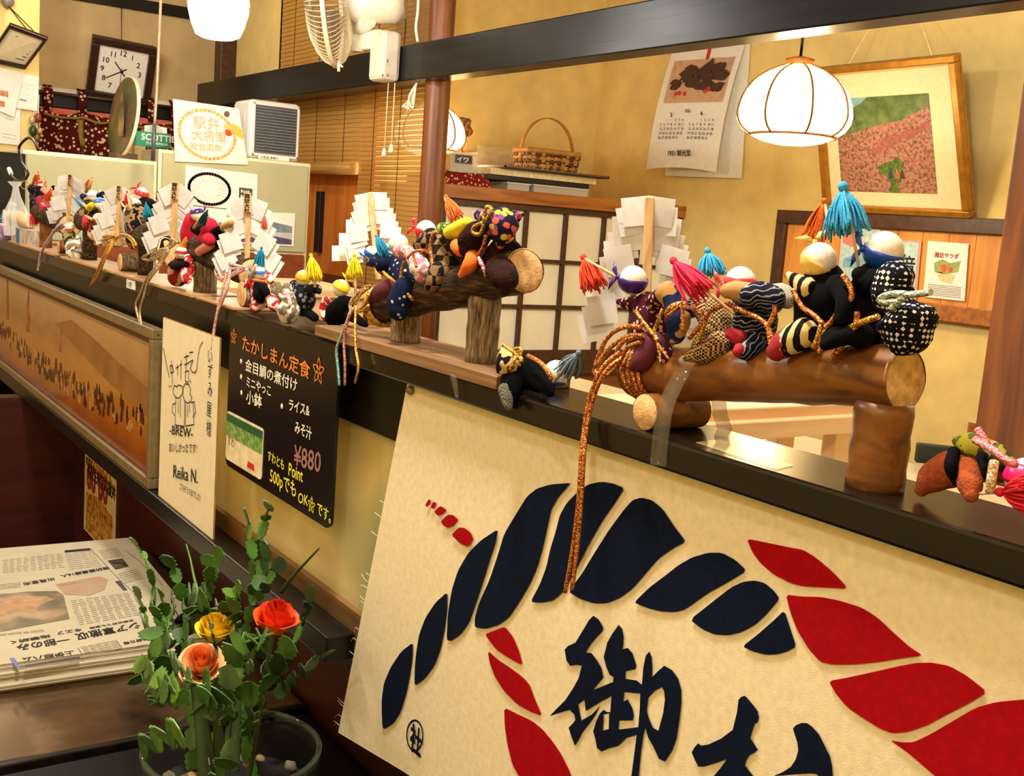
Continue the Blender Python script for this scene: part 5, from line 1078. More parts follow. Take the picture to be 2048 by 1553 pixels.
# ------------------------------------------------------------------ glass bowl with cactus and roses
bc = AY(465, 1498, -.12); RB = pm(bc, 174); bzb = ZT - .006
t = Thing('glass_bowl', 'round clear glass bowl of soil at the bottom edge', 'bowl', (bc.x, bc.y, bzb))
H = bc.z - bzb
pf = [(0, 0), (.55, 0), (.72, .05), (.88, .25), (.97, .55), (1.0, .85), (1.0, 1.0)]
GLASS = clear('clear_bowl_glass', (40, 48, 38), .03, .12, 1.0)
t.part('glass_wall', MB().lathe((bc.x, bc.y, bzb), (0, 0, 1), [(r * RB, h * H) for r, h in pf] + [(r * RB - .003, max(h * H, .003)) for r, h in pf[::-1]], 48), GLASS)
t.part('rim', MB().lathe((bc.x, bc.y, bzb + H), (0, 0, 1), [(RB - .004, -.003), (RB + .001, -.003), (RB + .0015, .002), (RB - .0015, .004), (RB - .0045, .002)], 48, True, close=True), clear('thick_glass_rim', (70, 84, 66), .03, .4, 1.0))
so = t.part('soil', MB().lathe((bc.x, bc.y, bzb), (0, 0, 1), [(0, .004), (.53 * RB, .004), (.7 * RB, .08 * H), (.86 * RB, .27 * H), (.94 * RB, .55 * H), (.95 * RB, .62 * H), (.6 * RB, .7 * H), (0, .68 * H)], 32), plain('dark_soil', (20, 14, 9), .95, var=.4, scale=160, bump=1, bscale=300, bdist=.006))
rnd = random.Random(6)
for i in range(26):
    a, r = rnd.uniform(0, 6.28), RB * .88 * rnd.random() ** .5; c = Vector((bc.x + math.cos(a) * r, bc.y + math.sin(a) * r, bzb + .69 * H)); t.part('pebble', MB().ball(c, rnd.uniform(.004, .009), 8, 6, (rnd.random(), rnd.random(), 1), .7, .4), plain('pebble_%d' % (i % 3), ((150, 124, 78), (96, 80, 54), (120, 112, 96))[i % 3], .9), so)
CACT = plain('cactus_green', (58, 96, 30), .45, var=.22, scale=40); CACT2 = plain('bright_cactus_green', (92, 134, 42), .45, var=.18, scale=40); CACT3 = plain('dark_cactus_green', (30, 56, 22), .5, var=.2, scale=40); STEMG = plain('woody_green_stem', (58, 74, 34), .6)
plant = Thing('christmas_cactus', 'leafy green segmented cactus growing in the glass bowl', 'plant', (bc.x, bc.y, bzb + .68 * H))
def segment(p, q, wd, mat, facing):
    d = (q - p); L = d.length; d.normalize(); s_ = d.cross(facing).normalized(); n_ = s_.cross(d); prof = [(0, .25), (.12, .55), (.3, .9), (.36, .72), (.55, 1.0), (.62, .8), (.8, .95), (.88, .7), (1, .28)]
    L1 = [p + d * L * a + s_ * wd * b2 for a, b2 in prof]; L2 = [p + d * L * a - s_ * wd * b2 for a, b2 in prof[::-1]]
    mb = MB().poly(L1 + L2, n_ * .0012); plant.part('leaf_segment', mb, mat)
def cx(x, y, y_): return AY(x / 2.914, 1020 + y / 2.914, y_)
def stem(pts, y_, w0, mat, tipw=1.0, base=True):
    P = [cx(x, y, y_ + .012 * math.sin(i * 1.7 + x)) for i, (x, y) in enumerate(pts)]
    if base: P.append(Vector((bc.x + rnd.uniform(-.05, .05), bc.y + rnd.uniform(-.04, .04), bzb + .67 * H)))
    n_ = len(P)
    for i in range(n_ - 1):
        L = (P[i + 1] - P[i]).length; m_ = max(1, round(L / .026)); 
        for j in range(m_):
            a, c = P[i].lerp(P[i + 1], j / m_), P[i].lerp(P[i + 1], (j + 1) / m_); fc_ = (BACK + RIGHT * rnd.uniform(-.9, .9) + Vector((0, 0, rnd.uniform(-.2, .2)))).normalized()
            far = (i + j / m_) / n_; segment(c, a, w0 * 1.35 * rnd.uniform(.75, 1.2) * (tipw if far < .3 else 1), mat if rnd.random() < .75 else CACT, fc_)
    return P
S_ = [([(765, 160), (830, 245), (870, 340), (895, 440), (905, 560), (930, 700), (960, 850), (1050, 1100)], -.14, .0035, CACT2), ([(960, 262), (1010, 340), (1040, 430), (1065, 530), (1080, 640), (1090, 760), (1120, 1000)], -.13, .0062, CACT), ([(1284, 220), (1262, 320), (1235, 420), (1200, 500), (1140, 600), (1120, 720)], -.12, .0085, CACT), ([(1205, 260), (1215, 330), (1225, 420), (1180, 520)], -.12, .0055, CACT),
 ([(1425, -10), (1450, 80), (1460, 180), (1470, 290), (1475, 420), (1465, 560), (1420, 760), (1380, 1000)], -.06, .0055, CACT), ([(1570, -40), (1545, 60), (1520, 170), (1510, 290), (1495, 420), (1480, 560)], -.06, .006, CACT), ([(1555, 190), (1545, 290), (1530, 380), (1500, 470)], -.07, .0075, CACT), ([(1655, 290), (1600, 360), (1560, 430), (1500, 520)], -.06, .006, CACT3),
 ([(1820, 440), (1800, 540), (1770, 650), (1720, 780), (1650, 900), (1560, 1050)], -.05, .0062, CACT3), ([(1925, 820), (1860, 870), (1780, 930), (1680, 1010), (1600, 1100)], -.06, .006, CACT3), ([(790, 440), (815, 520), (840, 600), (860, 690), (900, 780)], -.15, .004, CACT2), ([(880, 500), (895, 560), (930, 640), (960, 720), (990, 800)], -.15, .0075, CACT),
 ([(935, 460), (950, 540), (965, 620), (980, 700), (1000, 800)], -.14, .006, CACT2), ([(790, 890), (850, 920), (900, 960), (960, 1010), (1040, 1080)], -.17, .0095, CACT2), ([(830, 640), (870, 690), (900, 760), (930, 850), (980, 960)], -.16, .009, CACT), ([(770, 980), (830, 1000), (900, 1030), (980, 1080)], -.17, .0095, CACT), ([(900, 1130), (960, 1100), (1030, 1080), (1090, 1110)], -.18, .010, CACT),
 ([(1000, 870), (1060, 930), (1120, 1000), (1190, 1080), (1240, 1180)], -.20, .008, CACT), ([(1290, 1060), (1250, 1100), (1210, 1150), (1170, 1200)], -.20, .012, CACT), ([(1160, 1170), (1190, 1120), (1220, 1060), (1180, 1000)], -.19, .012, CACT), ([(1530, 800), (1470, 780), (1420, 760), (1370, 800), (1350, 900), (1340, 1050), (1330, 1250), (1330, 1450)], -.16, .0095, CACT), ([(1420, 870), (1440, 790), (1500, 740), (1540, 760)], -.16, .010, CACT),
 ([(820, 1390), (900, 1350), (980, 1310), (1060, 1300)], -.22, .0125, CACT2), ([(1660, 800), (1620, 850), (1570, 900), (1520, 960)], -.10, .005, CACT), ([(1380, 480), (1340, 540), (1290, 590), (1260, 560)], -.10, .007, CACT2), ([(1330, 460), (1360, 520), (1370, 600), (1360, 700)], -.10, .006, CACT2), ([(1400, 420), (1380, 500), (1340, 570)], -.10, .0065, CACT2),
 ([(1220, 640), (1240, 720), (1255, 800), (1270, 860)], -.17, .0018, CACT3), ([(1700, 760), (1650, 850), (1590, 950), (1520, 1060), (1480, 1200)], -.10, .008, CACT3), ([(1450, 1000), (1460, 1150), (1450, 1300), (1430, 1480)], -.13, .0085, CACT), ([(1560, 560), (1580, 660), (1560, 760), (1500, 860)], -.09, .006, CACT3), ([(1040, 690), (1060, 780), (1080, 860), (1100, 980)], -.12, .008, CACT3), ([(930, 560), (1000, 640), (1040, 740)], -.11, .007, CACT3), ([(1000, 500), (1020, 580), (1060, 650), (1090, 740)], -.11, .007, CACT3),
 ([(1100, 480), (1140, 560), (1150, 640), (1120, 720)], -.11, .011, CACT), ([(870, 800), (930, 830), (990, 880), (1040, 950)], -.13, .011, CACT3), ([(1480, 900), (1420, 950), (1390, 1010), (1380, 1100)], -.14, .004, CACT)]
for pts, y_, w0, mat in S_: stem(pts, y_, w0, mat, base=len(pts) > 6)
tw = MB(); tw.tube([cx(1860, 225, -.05), cx(1780, 310, -.05), cx(1710, 385, -.05), cx(1640, 480, -.05)], [.001, .0015, .0022, .0028], 6, 3); plant.part('twig', tw, STEMG)
tw = MB(); tw.tube([cx(1085, 200, -.10), cx(1110, 290, -.10), cx(1130, 390, -.10), cx(1160, 500, -.10)], [.0008, .0012, .0016, .002], 6, 3); plant.part('twig', tw, CACT2)
for i in range(5):
    a = rnd.uniform(0, 6.28); plant.part('woody_stem', MB().tube([Vector((bc.x + math.cos(a) * .03, bc.y + math.sin(a) * .03, bzb + .6 * H)), Vector((bc.x + math.cos(a) * .045, bc.y + math.sin(a) * .04, bzb + H + .04)), Vector((bc.x + math.cos(a) * .06, bc.y + math.sin(a) * .05, bzb + H + .11))], [.006, .005, .003], 8, 4), STEMG)
def rose(label, px, py, rpx, y_, c1, c2_, tilt):
    c = AY(px, py, y_); R = pm(c, rpx); ax_ = Vector(tilt).normalized(); t = Thing('rose', label, 'flower', c - ax_ * R, 'cut roses stuck among the cactus')
    e1 = ax_.orthogonal().normalized(); e2 = ax_.cross(e1)
    def pm_(k, c):
        m, nt, b = base_mat('rose_petal_%s_%d' % (label[:6].strip(), k), .5, 0, .3)
        nzt = nd(nt, 'ShaderNodeTexNoise'); nzt.inputs['Scale'].default_value = 60; nt.links.new(coords(nt), nzt.inputs[0]); nt.links.new(ramp(nt, nzt.outputs[0], [(.35, c), (.65, [min(255, x * 1.08) for x in c])]), b.inputs['Base Color'])
        b.inputs['Subsurface Weight'].default_value = .1; b.inputs['Subsurface Radius'].default_value = (.01, .004, .002); return m
    rd = random.Random(px); a_off = 0
    for ly, (rad, hgt, cnt, fl_) in enumerate(((.10, 1.34, 2, .02), (.24, 1.30, 3, .05), (.40, 1.20, 4, .12), (.56, 1.04, 5, .26), (.70, .84, 5, .42))):
        mt = pm_(ly, [c1[i] + (c2_[i] - c1[i]) * ly / 4 for i in range(3)]); a_off += .7
        for k in range(cnt):
            a0 = a_off + 2 * math.pi * k / cnt + rd.uniform(-.15, .15); span = 2 * math.pi / cnt * 1.4
            def pet(u, v, a0=a0, rad=rad, hgt=hgt, span=span, fl_=fl_):
                a = a0 + (u - .5) * span; e = 1 - .22 * (2 * abs(u - .5)) ** 2.5
                r = R * (rad * (.4 + .6 * math.sin(min(1, v * 1.15) * math.pi / 2)) + .09 * (u - .5) + fl_ * max(0, v - .6) ** 1.3 * 1.6)
                h = R * (hgt * v * e - fl_ * .55 * max(0, v - .72) * 2.2)
                return c - ax_ * R * .62 + (e1 * math.cos(a) + e2 * math.sin(a)) * r + ax_ * h
            t.part('petal', MB().grid(pet, 9, 8), mt)
    t.part('sepal', MB().lathe(c - ax_ * R * .55, ax_, [(0, -.12 * R), (.2 * R, -.08 * R), (.34 * R, .06 * R), (.3 * R, .14 * R)], 12), CACT)
    q_ = Vector((bc.x + (c.x - bc.x) * .4, bc.y + (c.y - bc.y) * .4, bzb + .66 * H)); t.part('stem', MB().tube([c - ax_ * R * .6, c - ax_ * R * 1.4 + Vector((0, 0, -.01)), q_.lerp(c, .35), q_], [.0028, .0026, .0028, .003], 8, 5), STEMG)
rose('peach orange rose at the front of the cactus', 402, 1328, 52, -.175, (240, 128, 60), (250, 190, 130), BACK * .6 + Vector((0, 0, .75)) + RIGHT * .1)
rose('yellow rose half hidden behind the peach rose', 430, 1256, 44, -.12, (224, 176, 10), (244, 214, 60), BACK * .15 + Vector((0, 0, 1)) + RIGHT * .1)
rose('red orange rose at the right of the cactus', 553, 1235, 52, -.10, (190, 26, 8), (240, 92, 40), BACK * .12 + Vector((0, 0, 1)) + RIGHT * .2)
# ------------------------------------------------------------------ festival logs and dolls on the ledge
def iv(dx, dy, dz=0): return (RIGHT * dx - UPV * dy + BACK * dz)
def Pt(p, y): return AY(p[0], p[1], y)
TASS = {}
def tmat(c):
    c = tuple(c)
    if c not in TASS: TASS[c] = plain('thread_%d_%d_%d' % c, c, .75, var=.2, scale=900, spec=.3)
    return TASS[c]
def tassel(T, knot, bot, spread, y, col, parent=None, n=80, kr=None):
    rd = random.Random(int(knot[0] * 7 + knot[1])); k = Pt(knot, y); b_ = Pt(bot, y); r = pm(k, kr or spread * .22); d = (b_ - k); L = d.length; d.normalize(); s1 = d.orthogonal().normalized(); s2 = d.cross(s1); R = pm(k, spread)
    t0 = T.part('tassel', MB().ball(k, r, 14, 9, d, 1.1, .12), tmat(col), parent)
    mb = MB(); mb.lathe(k + d * r * .9, d, [(r * .62, -.1 * r), (r * .72, .1 * r), (r * .7, .35 * r)], 12)
    for i in range(n):
        a = rd.uniform(0, 6.283); q = rd.random() ** .6; e = s1 * math.cos(a) + s2 * math.sin(a); l = L * rd.uniform(.86, 1.05)
        p0 = k + d * r * .9 + e * r * .6 * q; p2 = k + d * l + e * R * q + Vector((rd.uniform(-1, 1), rd.uniform(-1, 1), rd.uniform(-1, 1))) * R * .12; p1 = k + d * l * .5 + e * (r * .5 + R * .62) * q
        mb.tube([p0, p1, p2], [R * .055, R * .062, R * .05], 4, 3)
    if T.o.get('kind') is None: T.part('tassel_fringe', mb, tmat(col), parent)['kind'] = 'stuff'
    T.part('tassel_wrap', MB().lathe(k + d * r * .95, d, [(r * .75, -.12 * r), (r * .86, 0), (r * .75, .12 * r)], 12), tmat(tuple(int(x * .6) for x in col)), parent)
def cord(T, pts, y, r, mat, name='cord', sub=4): return T.part(name, MB().tube([Pt(p, p[2] if len(p) > 2 else y) for p in pts], r, 6, sub), mat)
SATIN = {}
def satin(c):
    if c not in SATIN:
        SATIN[c] = plain('satin_%d_%d_%d' % c, c, .32, var=.06, spec=.6)
    return SATIN[c]
FAT = 1.2
def limb(T, name, pts, y, mat, n=12):
    P = [Pt(p, p[3] if len(p) > 3 else y) for p in pts]; R = [pm(P[i], pts[i][2]) * FAT for i in range(len(pts))]; return T.part(name, MB().chain(P, R, n, 4), mat)
def doll(label, y, head=None, band=None, body=None, bmat=None, limbs=(), cords=(), wand=None, tas=(), group='onbashira festival dolls', base=None, name='festival_doll', hmat=None, cat='doll', sfr=None):
    b0_ = base or (body[-1] if body else head); T = Thing(name, label, cat, Pt(b0_, y) + Vector((0, 0, -.01)), group)
    if body: limb(T, 'body', body, y, bmat, 18)
    for nm, pts, mt in limbs: limb(T, nm, pts, y, mt)
    if head:
        hx, hy, hr = head[:3]; hy_ = head[3] if len(head) > 3 else y - .002; c = Pt((hx, hy), hy_); R = pm(c, hr); hd = T.part('head', MB().ball(c, R, 22, 14, iv(.1, -1, .1), 1.06), hmat or IVORY)
        if band:
            col, lean, knot = band[:3]; h0, h1 = band[3] if len(band) > 3 else (-.78, .2); ax_ = iv(*lean).normalized(); prof = []
            for i in range(7):
                h = (h0 + (h1 - h0) * i / 6) * R; prof.append((math.sqrt(max(R * R * 1.02 - h * h, (.3 * R) ** 2)) * 1.05 + .0004, h))
            bd = T.part('headband', MB().lathe(c, ax_, prof + [(r_ - .0006, h) for r_, h in prof[::-1]], 28, close=True), satin(col))
            if knot:
                kp = c + iv(*knot).normalized() * R * 1.08; T.part('knot', MB().ball(kp, R * .2, 10, 7, jit=.2), satin(col), bd)
                for sg in (1, -1):
                    o_ = iv(*knot).normalized(); sd = ax_.cross(BACK).normalized() if False else iv(knot[1] * sg, -knot[0] * sg).normalized(); e = kp + (o_ * .55 + sd * .75) * R * .95
                    T.part('ribbon_tail', MB().ribbon([kp, kp.lerp(e, .5) + BACK * R * .1, e], [iv(knot[1] * .1, .1) * R * .3, (o_.cross(BACK)) * R * .26, (o_.cross(BACK)) * R * .34], .0004), satin(col), bd)
    for pts, mt, r in cords:
        P = [Pt(p, p[2] if len(p) > 2 else y - .0225) for p in pts]; T.part('sash_cord', MB().tube(P, pm(P[0], r), 7, 4), mt)
    wd = None
    if wand: 
        P = [Pt(p, p[2] if len(p) > 2 else y - .01) for p in wand]; wd = T.part('wand', MB().tube(P, pm(P[0], 3.2), 7), STICK)
    for a in tas: tassel(T, a[0], a[1], a[2], a[4] if len(a) > 4 else y - .01, a[3], wd)
    return T
def pouch(label, y, pts, mat, tie, tiemat, tail=(), group='stuffed pouches on the ledge', tr=4):
    T = Thing('stuffed_pouch', label, 'pouch', Pt(pts[-1], y) + Vector((0, 0, -.01)), group); P = [Pt(p, p[3] if len(p) > 3 else y) for p in pts]; R = [pm(P[i], pts[i][2]) for i in range(len(pts))]
    mb = MB().chain(P, R, 18, 5)
    for v in mb.v: v += Vector((1, 1, 1)) * .0012 * noise.noise(v * 220)
    T.part('bag', mb, mat); c = Pt(tie, y); r = pm(c, tie[2]); d = (P[1] - P[0]).normalized()
    tp = T.part('tie', MB().lathe(c, d, [(r, -.25 * r), (r * 1.18, 0), (r, .25 * r)], 16), tiemat)
    for pl in tail: T.part('tie_tail', MB().tube([Pt(p, p[2] if len(p) > 2 else y - .014) for p in pl], pm(c, tr), 7, 4), tiemat, tp)
    return T
def gohei(label, top, bot, y, s, n=4, spread=(1, 1), plaque=None, lean=0, layers=2, sw=None, y2=None, rot=.16):
    T = Thing('paper_streamer_wand', label, 'ornament', Pt(bot, y), 'white zigzag paper wands'); a, b_ = Pt(top, y), Pt(bot, y2 if y2 is not None else y); up = (a - b_).normalized(); S = pm(a, s); rt = iv(1, 0).normalized(); rt = (rt - up * rt.dot(up)).normalized(); fr_ = rt.cross(up).normalized(); fr_ = fr_ if fr_.dot(BACK) > 0 else -fr_
    w_ = pm(a, sw or s * .17)
    T.part('stick', MB().beam(b_, a, rt * w_, fr_ * w_ * .55), STICK, bevel=.0006); rd = random.Random(int(top[0]))
    for sd in (-1, 1):
        for ly in range(layers):
            x, h = .0, (a - b_).length - S * .3; ox = spread[0] if sd < 0 else spread[1]
            for i in range(n):
                cx_ = (.38 + .24 * i + .12 * ly) * ox * S; cy_ = h - (i + .36 * ly) * S * .80 - S * .15; ang = sd * (rot + .12 * rd.uniform(-1, 1))
                e1 = rt * math.cos(ang) - up * math.sin(ang) * 1; e2 = up * math.cos(ang) + rt * math.sin(ang); c = b_ + up * cy_ + rt * sd * cx_ + fr_ * (-S * .09 * (i % 2) - S * .12 * ly - w_ * .7)
                T.part('paper_fold', MB().obox(c, (e1 + fr_ * rd.uniform(-.12, .12)) * S * .46, (e2 + fr_ * rd.uniform(-.14, .14)) * S * .47, fr_ * .0002), SHIDE)
    if plaque:
        pw, ph = pm(a, plaque[0]), pm(a, plaque[1]); c = a - up * ph * .4 + fr_ * (w_ + .002); pl_ = T.part('name_plaque', MB().obox(c, rt * pw, up * ph, fr_ * .0015), STICK); k = MB()
        for i, ch in enumerate('諏訪大社'): write(k, ch, c + up * (ph * (.5 - .5 * i) - ph * .02) - rt * pw * .8 + fr_ * .0018, rt * pw * 1.6, up * ph * .5, .03, .0003)
        T.part('plaque_writing', k, INK, pl_)
    return T
def logthing(label, ends, y, r, bark, post=(), cross=None, plank=None, ybase=None, cutL=True, pmat=None):
    T = Thing('festival_log', label, 'log', Pt(ends[0], y) * .5 + Pt(ends[1], y) * .5 + Vector((0, 0, -.05)), 'little festival logs'); a, b_ = Pt(ends[0], y), Pt(ends[1], y); d = (b_ - a).normalized(); P, R = [], []
    rd = random.Random(int(ends[0][0]))
    for i in range(15): P.append(a.lerp(b_, i / 14) + Vector((0, 0, rd.uniform(-.0006, .0006)))); R.append(r * (1 + rd.uniform(-.035, .035)))
    mb = MB().tube(P, R, 26, 1, False)
    for v in mb.v: v += (v - a - d * (v - a).dot(d)) * .07 * noise.noise(v * 70)
    T.part('trunk', mb, bark)
    for c, n_ in ((a, -d), (b_, d)): T.part('cut_end', MB().lathe(c - n_ * .0005, n_, [(0, .0012), (r * .55, .001), (r * .9, .0004), (r * 1.0, -.0012)], 26), CUTW)
    for (px, pr, mt) in post:
        c = AY(px[0], px[1], y); zt = None; f = (c.x - a.x) / (b_.x - a.x) if abs(b_.x - a.x) > 1e-6 else .5; zt = (a.z + (b_.z - a.z) * f) - r * .75; zb = ybase or ZL; rr_ = pm(c, pr); pmb = MB().lathe((c.x, y, zb), (0, 0, 1), [(0, 0), (rr_, 0)] + [(rr_ * (1 + .03 * math.sin(k * 2.1)), (zt - zb) * k / 8) for k in range(1, 9)] + [(0, zt - zb)], 22)
        T.part('post', pmb, mt)
    if cross:
        cpx, cr, y0_, y1_, mt = cross; c = AY(cpx[0], cpx[1], y0_); rr_ = pm(c, cr); zc_ = (ybase or ZL) + rr_; T.part('cross_log', MB().tube([(c.x, y0_, zc_), (c.x, y1_, zc_)], rr_, 20, 1, False), mt)
        T.part('cut_end', MB().lathe((c.x, y0_, zc_), (0, -1, 0), [(0, .001), (rr_ * .9, .0006), (rr_, -.0005)], 20), CUTW)
    if plank: T.part('base_plank', MB().box((plank[0], plank[2], ZL), (plank[1], plank[3], ZL + plank[4])), plank[5], bevel=.001)
    return T

# ---- right log -------------------------------------------------------------------------------------------------
Y1_ = .035
LR = logthing('thick smooth amber log on a round post, largest log on the ledge', ((1272, 744), (1814, 757)), Y1_, .0192, PEELED, [((1758, 900), 58, PEELED)], ((1290, 812), 37, .008, .062, PEELED))
def E_(x, y, d=None): p = (1150 + x / 4.8525, 480 + y / 4.8525); return p if d is None else (*p, d)
def F_(x, y, d=None): p = (1500 + x / 4.1975, 350 + y / 4.1975); return p if d is None else (*p, d)
RP = Thing('twisted_rope', 'copper gold rope bow at the left end of the amber log with long tails', 'rope', Pt(E_(560, 1000), .01), 'ropes tied to the logs')
rr = .0019
for L in ([(640, 850), (520, 840), (400, 880), (310, 960), (250, 1080), (200, 1220), (215, 1300), (270, 1300), (340, 1230), (400, 1120), (440, 1020), (520, 960), (660, 930)], [(640, 930), (540, 930), (430, 980), (330, 1060), (260, 1150), (200, 1240), (190, 1290), (240, 1330), (320, 1310), (400, 1240), (460, 1130), (520, 1040), (640, 990)]):
    cord(RP, [E_(*p) for p in L], .008, rr, COPPERC, 'bow_loop')
aL, bL = Pt((1272, 744), Y1_), Pt((1814, 757), Y1_); dL_ = (bL - aL).normalized()
for k in range(4):
    c = aL + dL_ * (.012 + .0038 * k); RP.part('coil', MB().lathe(c, dL_ + Vector((0, .1 * (k - 1.5), .1)), [(.0192 + rr * (1 + math.cos(a)), rr * math.sin(a)) for a in [2 * math.pi * i / 8 for i in range(8)]], 36, close=True), COPPERC)
for tl_ in ([(1240, 705, .006), (1205, 735, -.004), (1178, 800, -.006), (1168, 860, -.008), (1162, 920, -.012), (1157, 1000, -.012), (1146, 1095, -.012), (1130, 1186, -.012)], [(1245, 715, .006), (1210, 745, -.006), (1186, 800, -.008), (1172, 870, -.01), (1167, 930, -.014), (1163, 1000, -.014), (1155, 1090, -.014), (1144, 1180, -.014)]):
    cord(RP, tl_, 0, .0017, COPPERC, 'tail')
gohei('tall white paper wand at the left end of the amber log', (1299, 395), (1289, 720), .062, 62, 5, (1.05, .95), None, 0, 3, 9)
MAROON = cloth('maroon_dotted_kimono', (62, 12, 30), (196, 160, 140), 'spots', 210); NAVYF = cloth('navy_wave_kimono', (18, 22, 40), (150, 150, 150), 'wave', 110, .8); TAN = plain('tan_cotton', (176, 132, 76), .85, var=.06)
BLACKC = plain('black_crepe', (9, 9, 11), .9, var=.25, scale=200, bump=.2, spec=.08); HOUND = cloth('brown_houndstooth', (34, 26, 22), (190, 150, 96), 'diamond', 620); DIAM = cloth('black_white_diamond_cotton', (18, 16, 26), (226, 220, 200), 'spots', 300, c3='grid'); NAVYS = satin((22, 34, 70)); CREAMB = cloth('cream_black_band', (20, 18, 18), (214, 190, 130), 'stripe', 45)
REDC = plain('crimson_cotton', (150, 12, 28), .85, var=.1)
g1 = 'dolls riding the amber log'
doll('doll with purple headband riding the left end of the amber log', Y1_, (1266, 561, 28, .026), ((58, 24, 116), (.12, -1, .35), (-.9, -.2)), [(1296, 612, 26), (1304, 645, 36), (1300, 690, 36), (1296, 712, 24)], MAROON,
     [('arm', [(1288, 610, 17), (1262, 608, 12), (1238, 604, 5)], MAROON), ('arm', [(1310, 605, 16, .025), (1322, 590, 12, .02), (1335, 595, 9, .015)], MAROON), ('leg', [(1304, 690, 26, .02), (1286, 720, 20, .014), (1268, 734, 9, .012)], plain('plain_maroon_cotton', (84, 18, 40), .85, var=.1)), ('leg', [(1322, 690, 22, .03), (1332, 715, 14, .02)], MAROON)],
     [([E_(590, 690), E_(650, 780), E_(720, 870), E_(780, 940), E_(800, 980)], GOLDC, 4), ([E_(850, 670), E_(810, 780), E_(770, 880), E_(785, 980)], GOLDC, 4), ([E_(780, 970), E_(830, 1050), E_(910, 1160)], COPPERC, 3), ([E_(790, 970), E_(820, 1100), E_(830, 1200)], GOLDC, 3)], [(1240, 558, .02), (1170, 518, .02)], [((1167, 515), (1188, 577), 30, (240, 66, 26), .02)], g1)
pouch('navy satin and tan pouch tied in copper cord between the first two dolls', .018, [(1335, 585, 24), (1348, 612, 20), (1356, 640, 26), (1352, 672, 18)], cloth('navy_tan_patch', (24, 36, 74), (176, 132, 76), 'blotch', 45, .5), (1352, 620, 22), COPPERC, [[E_(1040, 640), E_(960, 690), E_(880, 760)], [E_(1040, 650), E_(1050, 760), E_(1045, 890)], [E_(1050, 650), E_(1150, 670), E_(1240, 720)]], 'pouches carried by the dolls')
doll('doll in brown houndstooth lying on the amber log with a pink tassel', Y1_, None, None, [(1402, 612, 20), (1425, 632, 26), (1432, 665, 32), (1412, 700, 26)], HOUND, [('leg', [(1440, 690, 24, .025), (1410, 706, 18, .016), (1372, 716, 7, .012)], HOUND), ('arm', [(1395, 610, 18), (1380, 622, 14)], NAVYF)],
     [([E_(1500, 620), E_(1400, 650), E_(1310, 700), E_(1270, 770), E_(1200, 850), E_(1110, 960)], COPPERC, 5), ([E_(1280, 780), E_(1240, 860), E_(1180, 1020)], GOLDC, 5), ([E_(1500, 630), E_(1600, 680), E_(1720, 730), E_(1830, 790)], COPPERC, 5)], [(1468, 628, .008), (1348, 526, .004)], [((1347, 522), (1402, 590), 36, (226, 34, 70), .002)], g1, base=(1420, 715))
doll('doll with pink headband and navy wave kimono on the amber log', Y1_, (1480, 566, 31, .04), ((222, 66, 80), (.05, -1, .25), (-1, .1), (.0, .42)), [(1500, 605, 30), (1510, 640, 38), (1500, 680, 36), (1495, 700, 24)], NAVYF,
     [('arm', [(1500, 590, 20, .022), (1472, 582, 17, .015), (1454, 582, 13, .012)], TAN), ('sleeve', [(1545, 600, 24, .025), (1520, 590, 23, .02), (1500, 594, 20, .016)], NAVYF), ('leg', [(1505, 690, 24, .024), (1490, 702, 17, .016)], NAVYF), ('foot', [(1480, 700, 12, .012), (1475, 704, 9, .01)], REDC), ('foot', [(1462, 668, 11, .014), (1480, 676, 14, .016)], REDC), ('arm', [(1540, 600, 26, .05), (1562, 590, 20, .05), (1575, 600, 16, .05)], cloth('white_knit', (196, 186, 166), (150, 140, 120), 'stripe', 260))],
     [([E_(1830, 790), E_(1870, 860), E_(1900, 1040)], COPPERC, 5), ([E_(1860, 860), E_(1930, 720), E_(1941, 640)], COPPERC, 5), ([E_(1890, 860), E_(1935, 1040)], COPPERC, 4)], [(1440, 590, .055), (1418, 508, .055)], [((1415, 502), (1422, 552), 30, (56, 160, 206), .055)], g1)
doll('doll with yellow cowl and black padded body on the amber log', Y1_, (1638, 522, 35, .03), ((226, 190, 96), (.5, -.75, .55), (-.25, -1), (-.96, .15)), [(1648, 560, 34), (1648, 600, 50), (1640, 650, 44), (1632, 685, 30)], BLACKC,
     [('arm', [(1612, 576, 20, .02), (1592, 562, 13, .018), (1577, 551, 7, .016)], CREAMB), ('arm', [(1672, 570, 18, .02), (1690, 600, 16, .014), (1680, 640, 12, .01)], BLACKC), ('leg', [(1610, 665, 26, .018), (1585, 680, 25, .014), (1572, 690, 22, .012)], CREAMB), ('foot', [(1568, 690, 24, .012), (1552, 704, 17, .01)], REDC), ('leg', [(1690, 660, 22, .02), (1660, 680, 17, .014)], BLACKC)],
     [([F_(360, 960), F_(430, 1100), F_(540, 1180), F_(620, 1260)], COPPERC, 5.5), ([F_(780, 840), F_(840, 940), F_(850, 1030), F_(760, 1130), F_(680, 1240), F_(620, 1290)], COPPERC, 6), ([F_(600, 1260), F_(570, 1370), F_(530, 1460)], GOLDC, 6), ([F_(640, 1270), F_(600, 1400), F_(580, 1500)], COPPERC, 5), ([F_(600, 1430), F_(720, 1350), F_(850, 1280), F_(960, 1230), F_(1080, 1190)], GOLDC, 6.5), ([F_(900, 1150), F_(880, 1280), F_(780, 1420), F_(700, 1530)], COPPERC, 6), ([F_(640, 1410), F_(760, 1340), F_(890, 1270)], GOLDC, 6)], [(1660, 480, .045), (1650, 408, .045)], [((1648, 402), (1626, 482), 26, (232, 104, 34), .045)], g1)
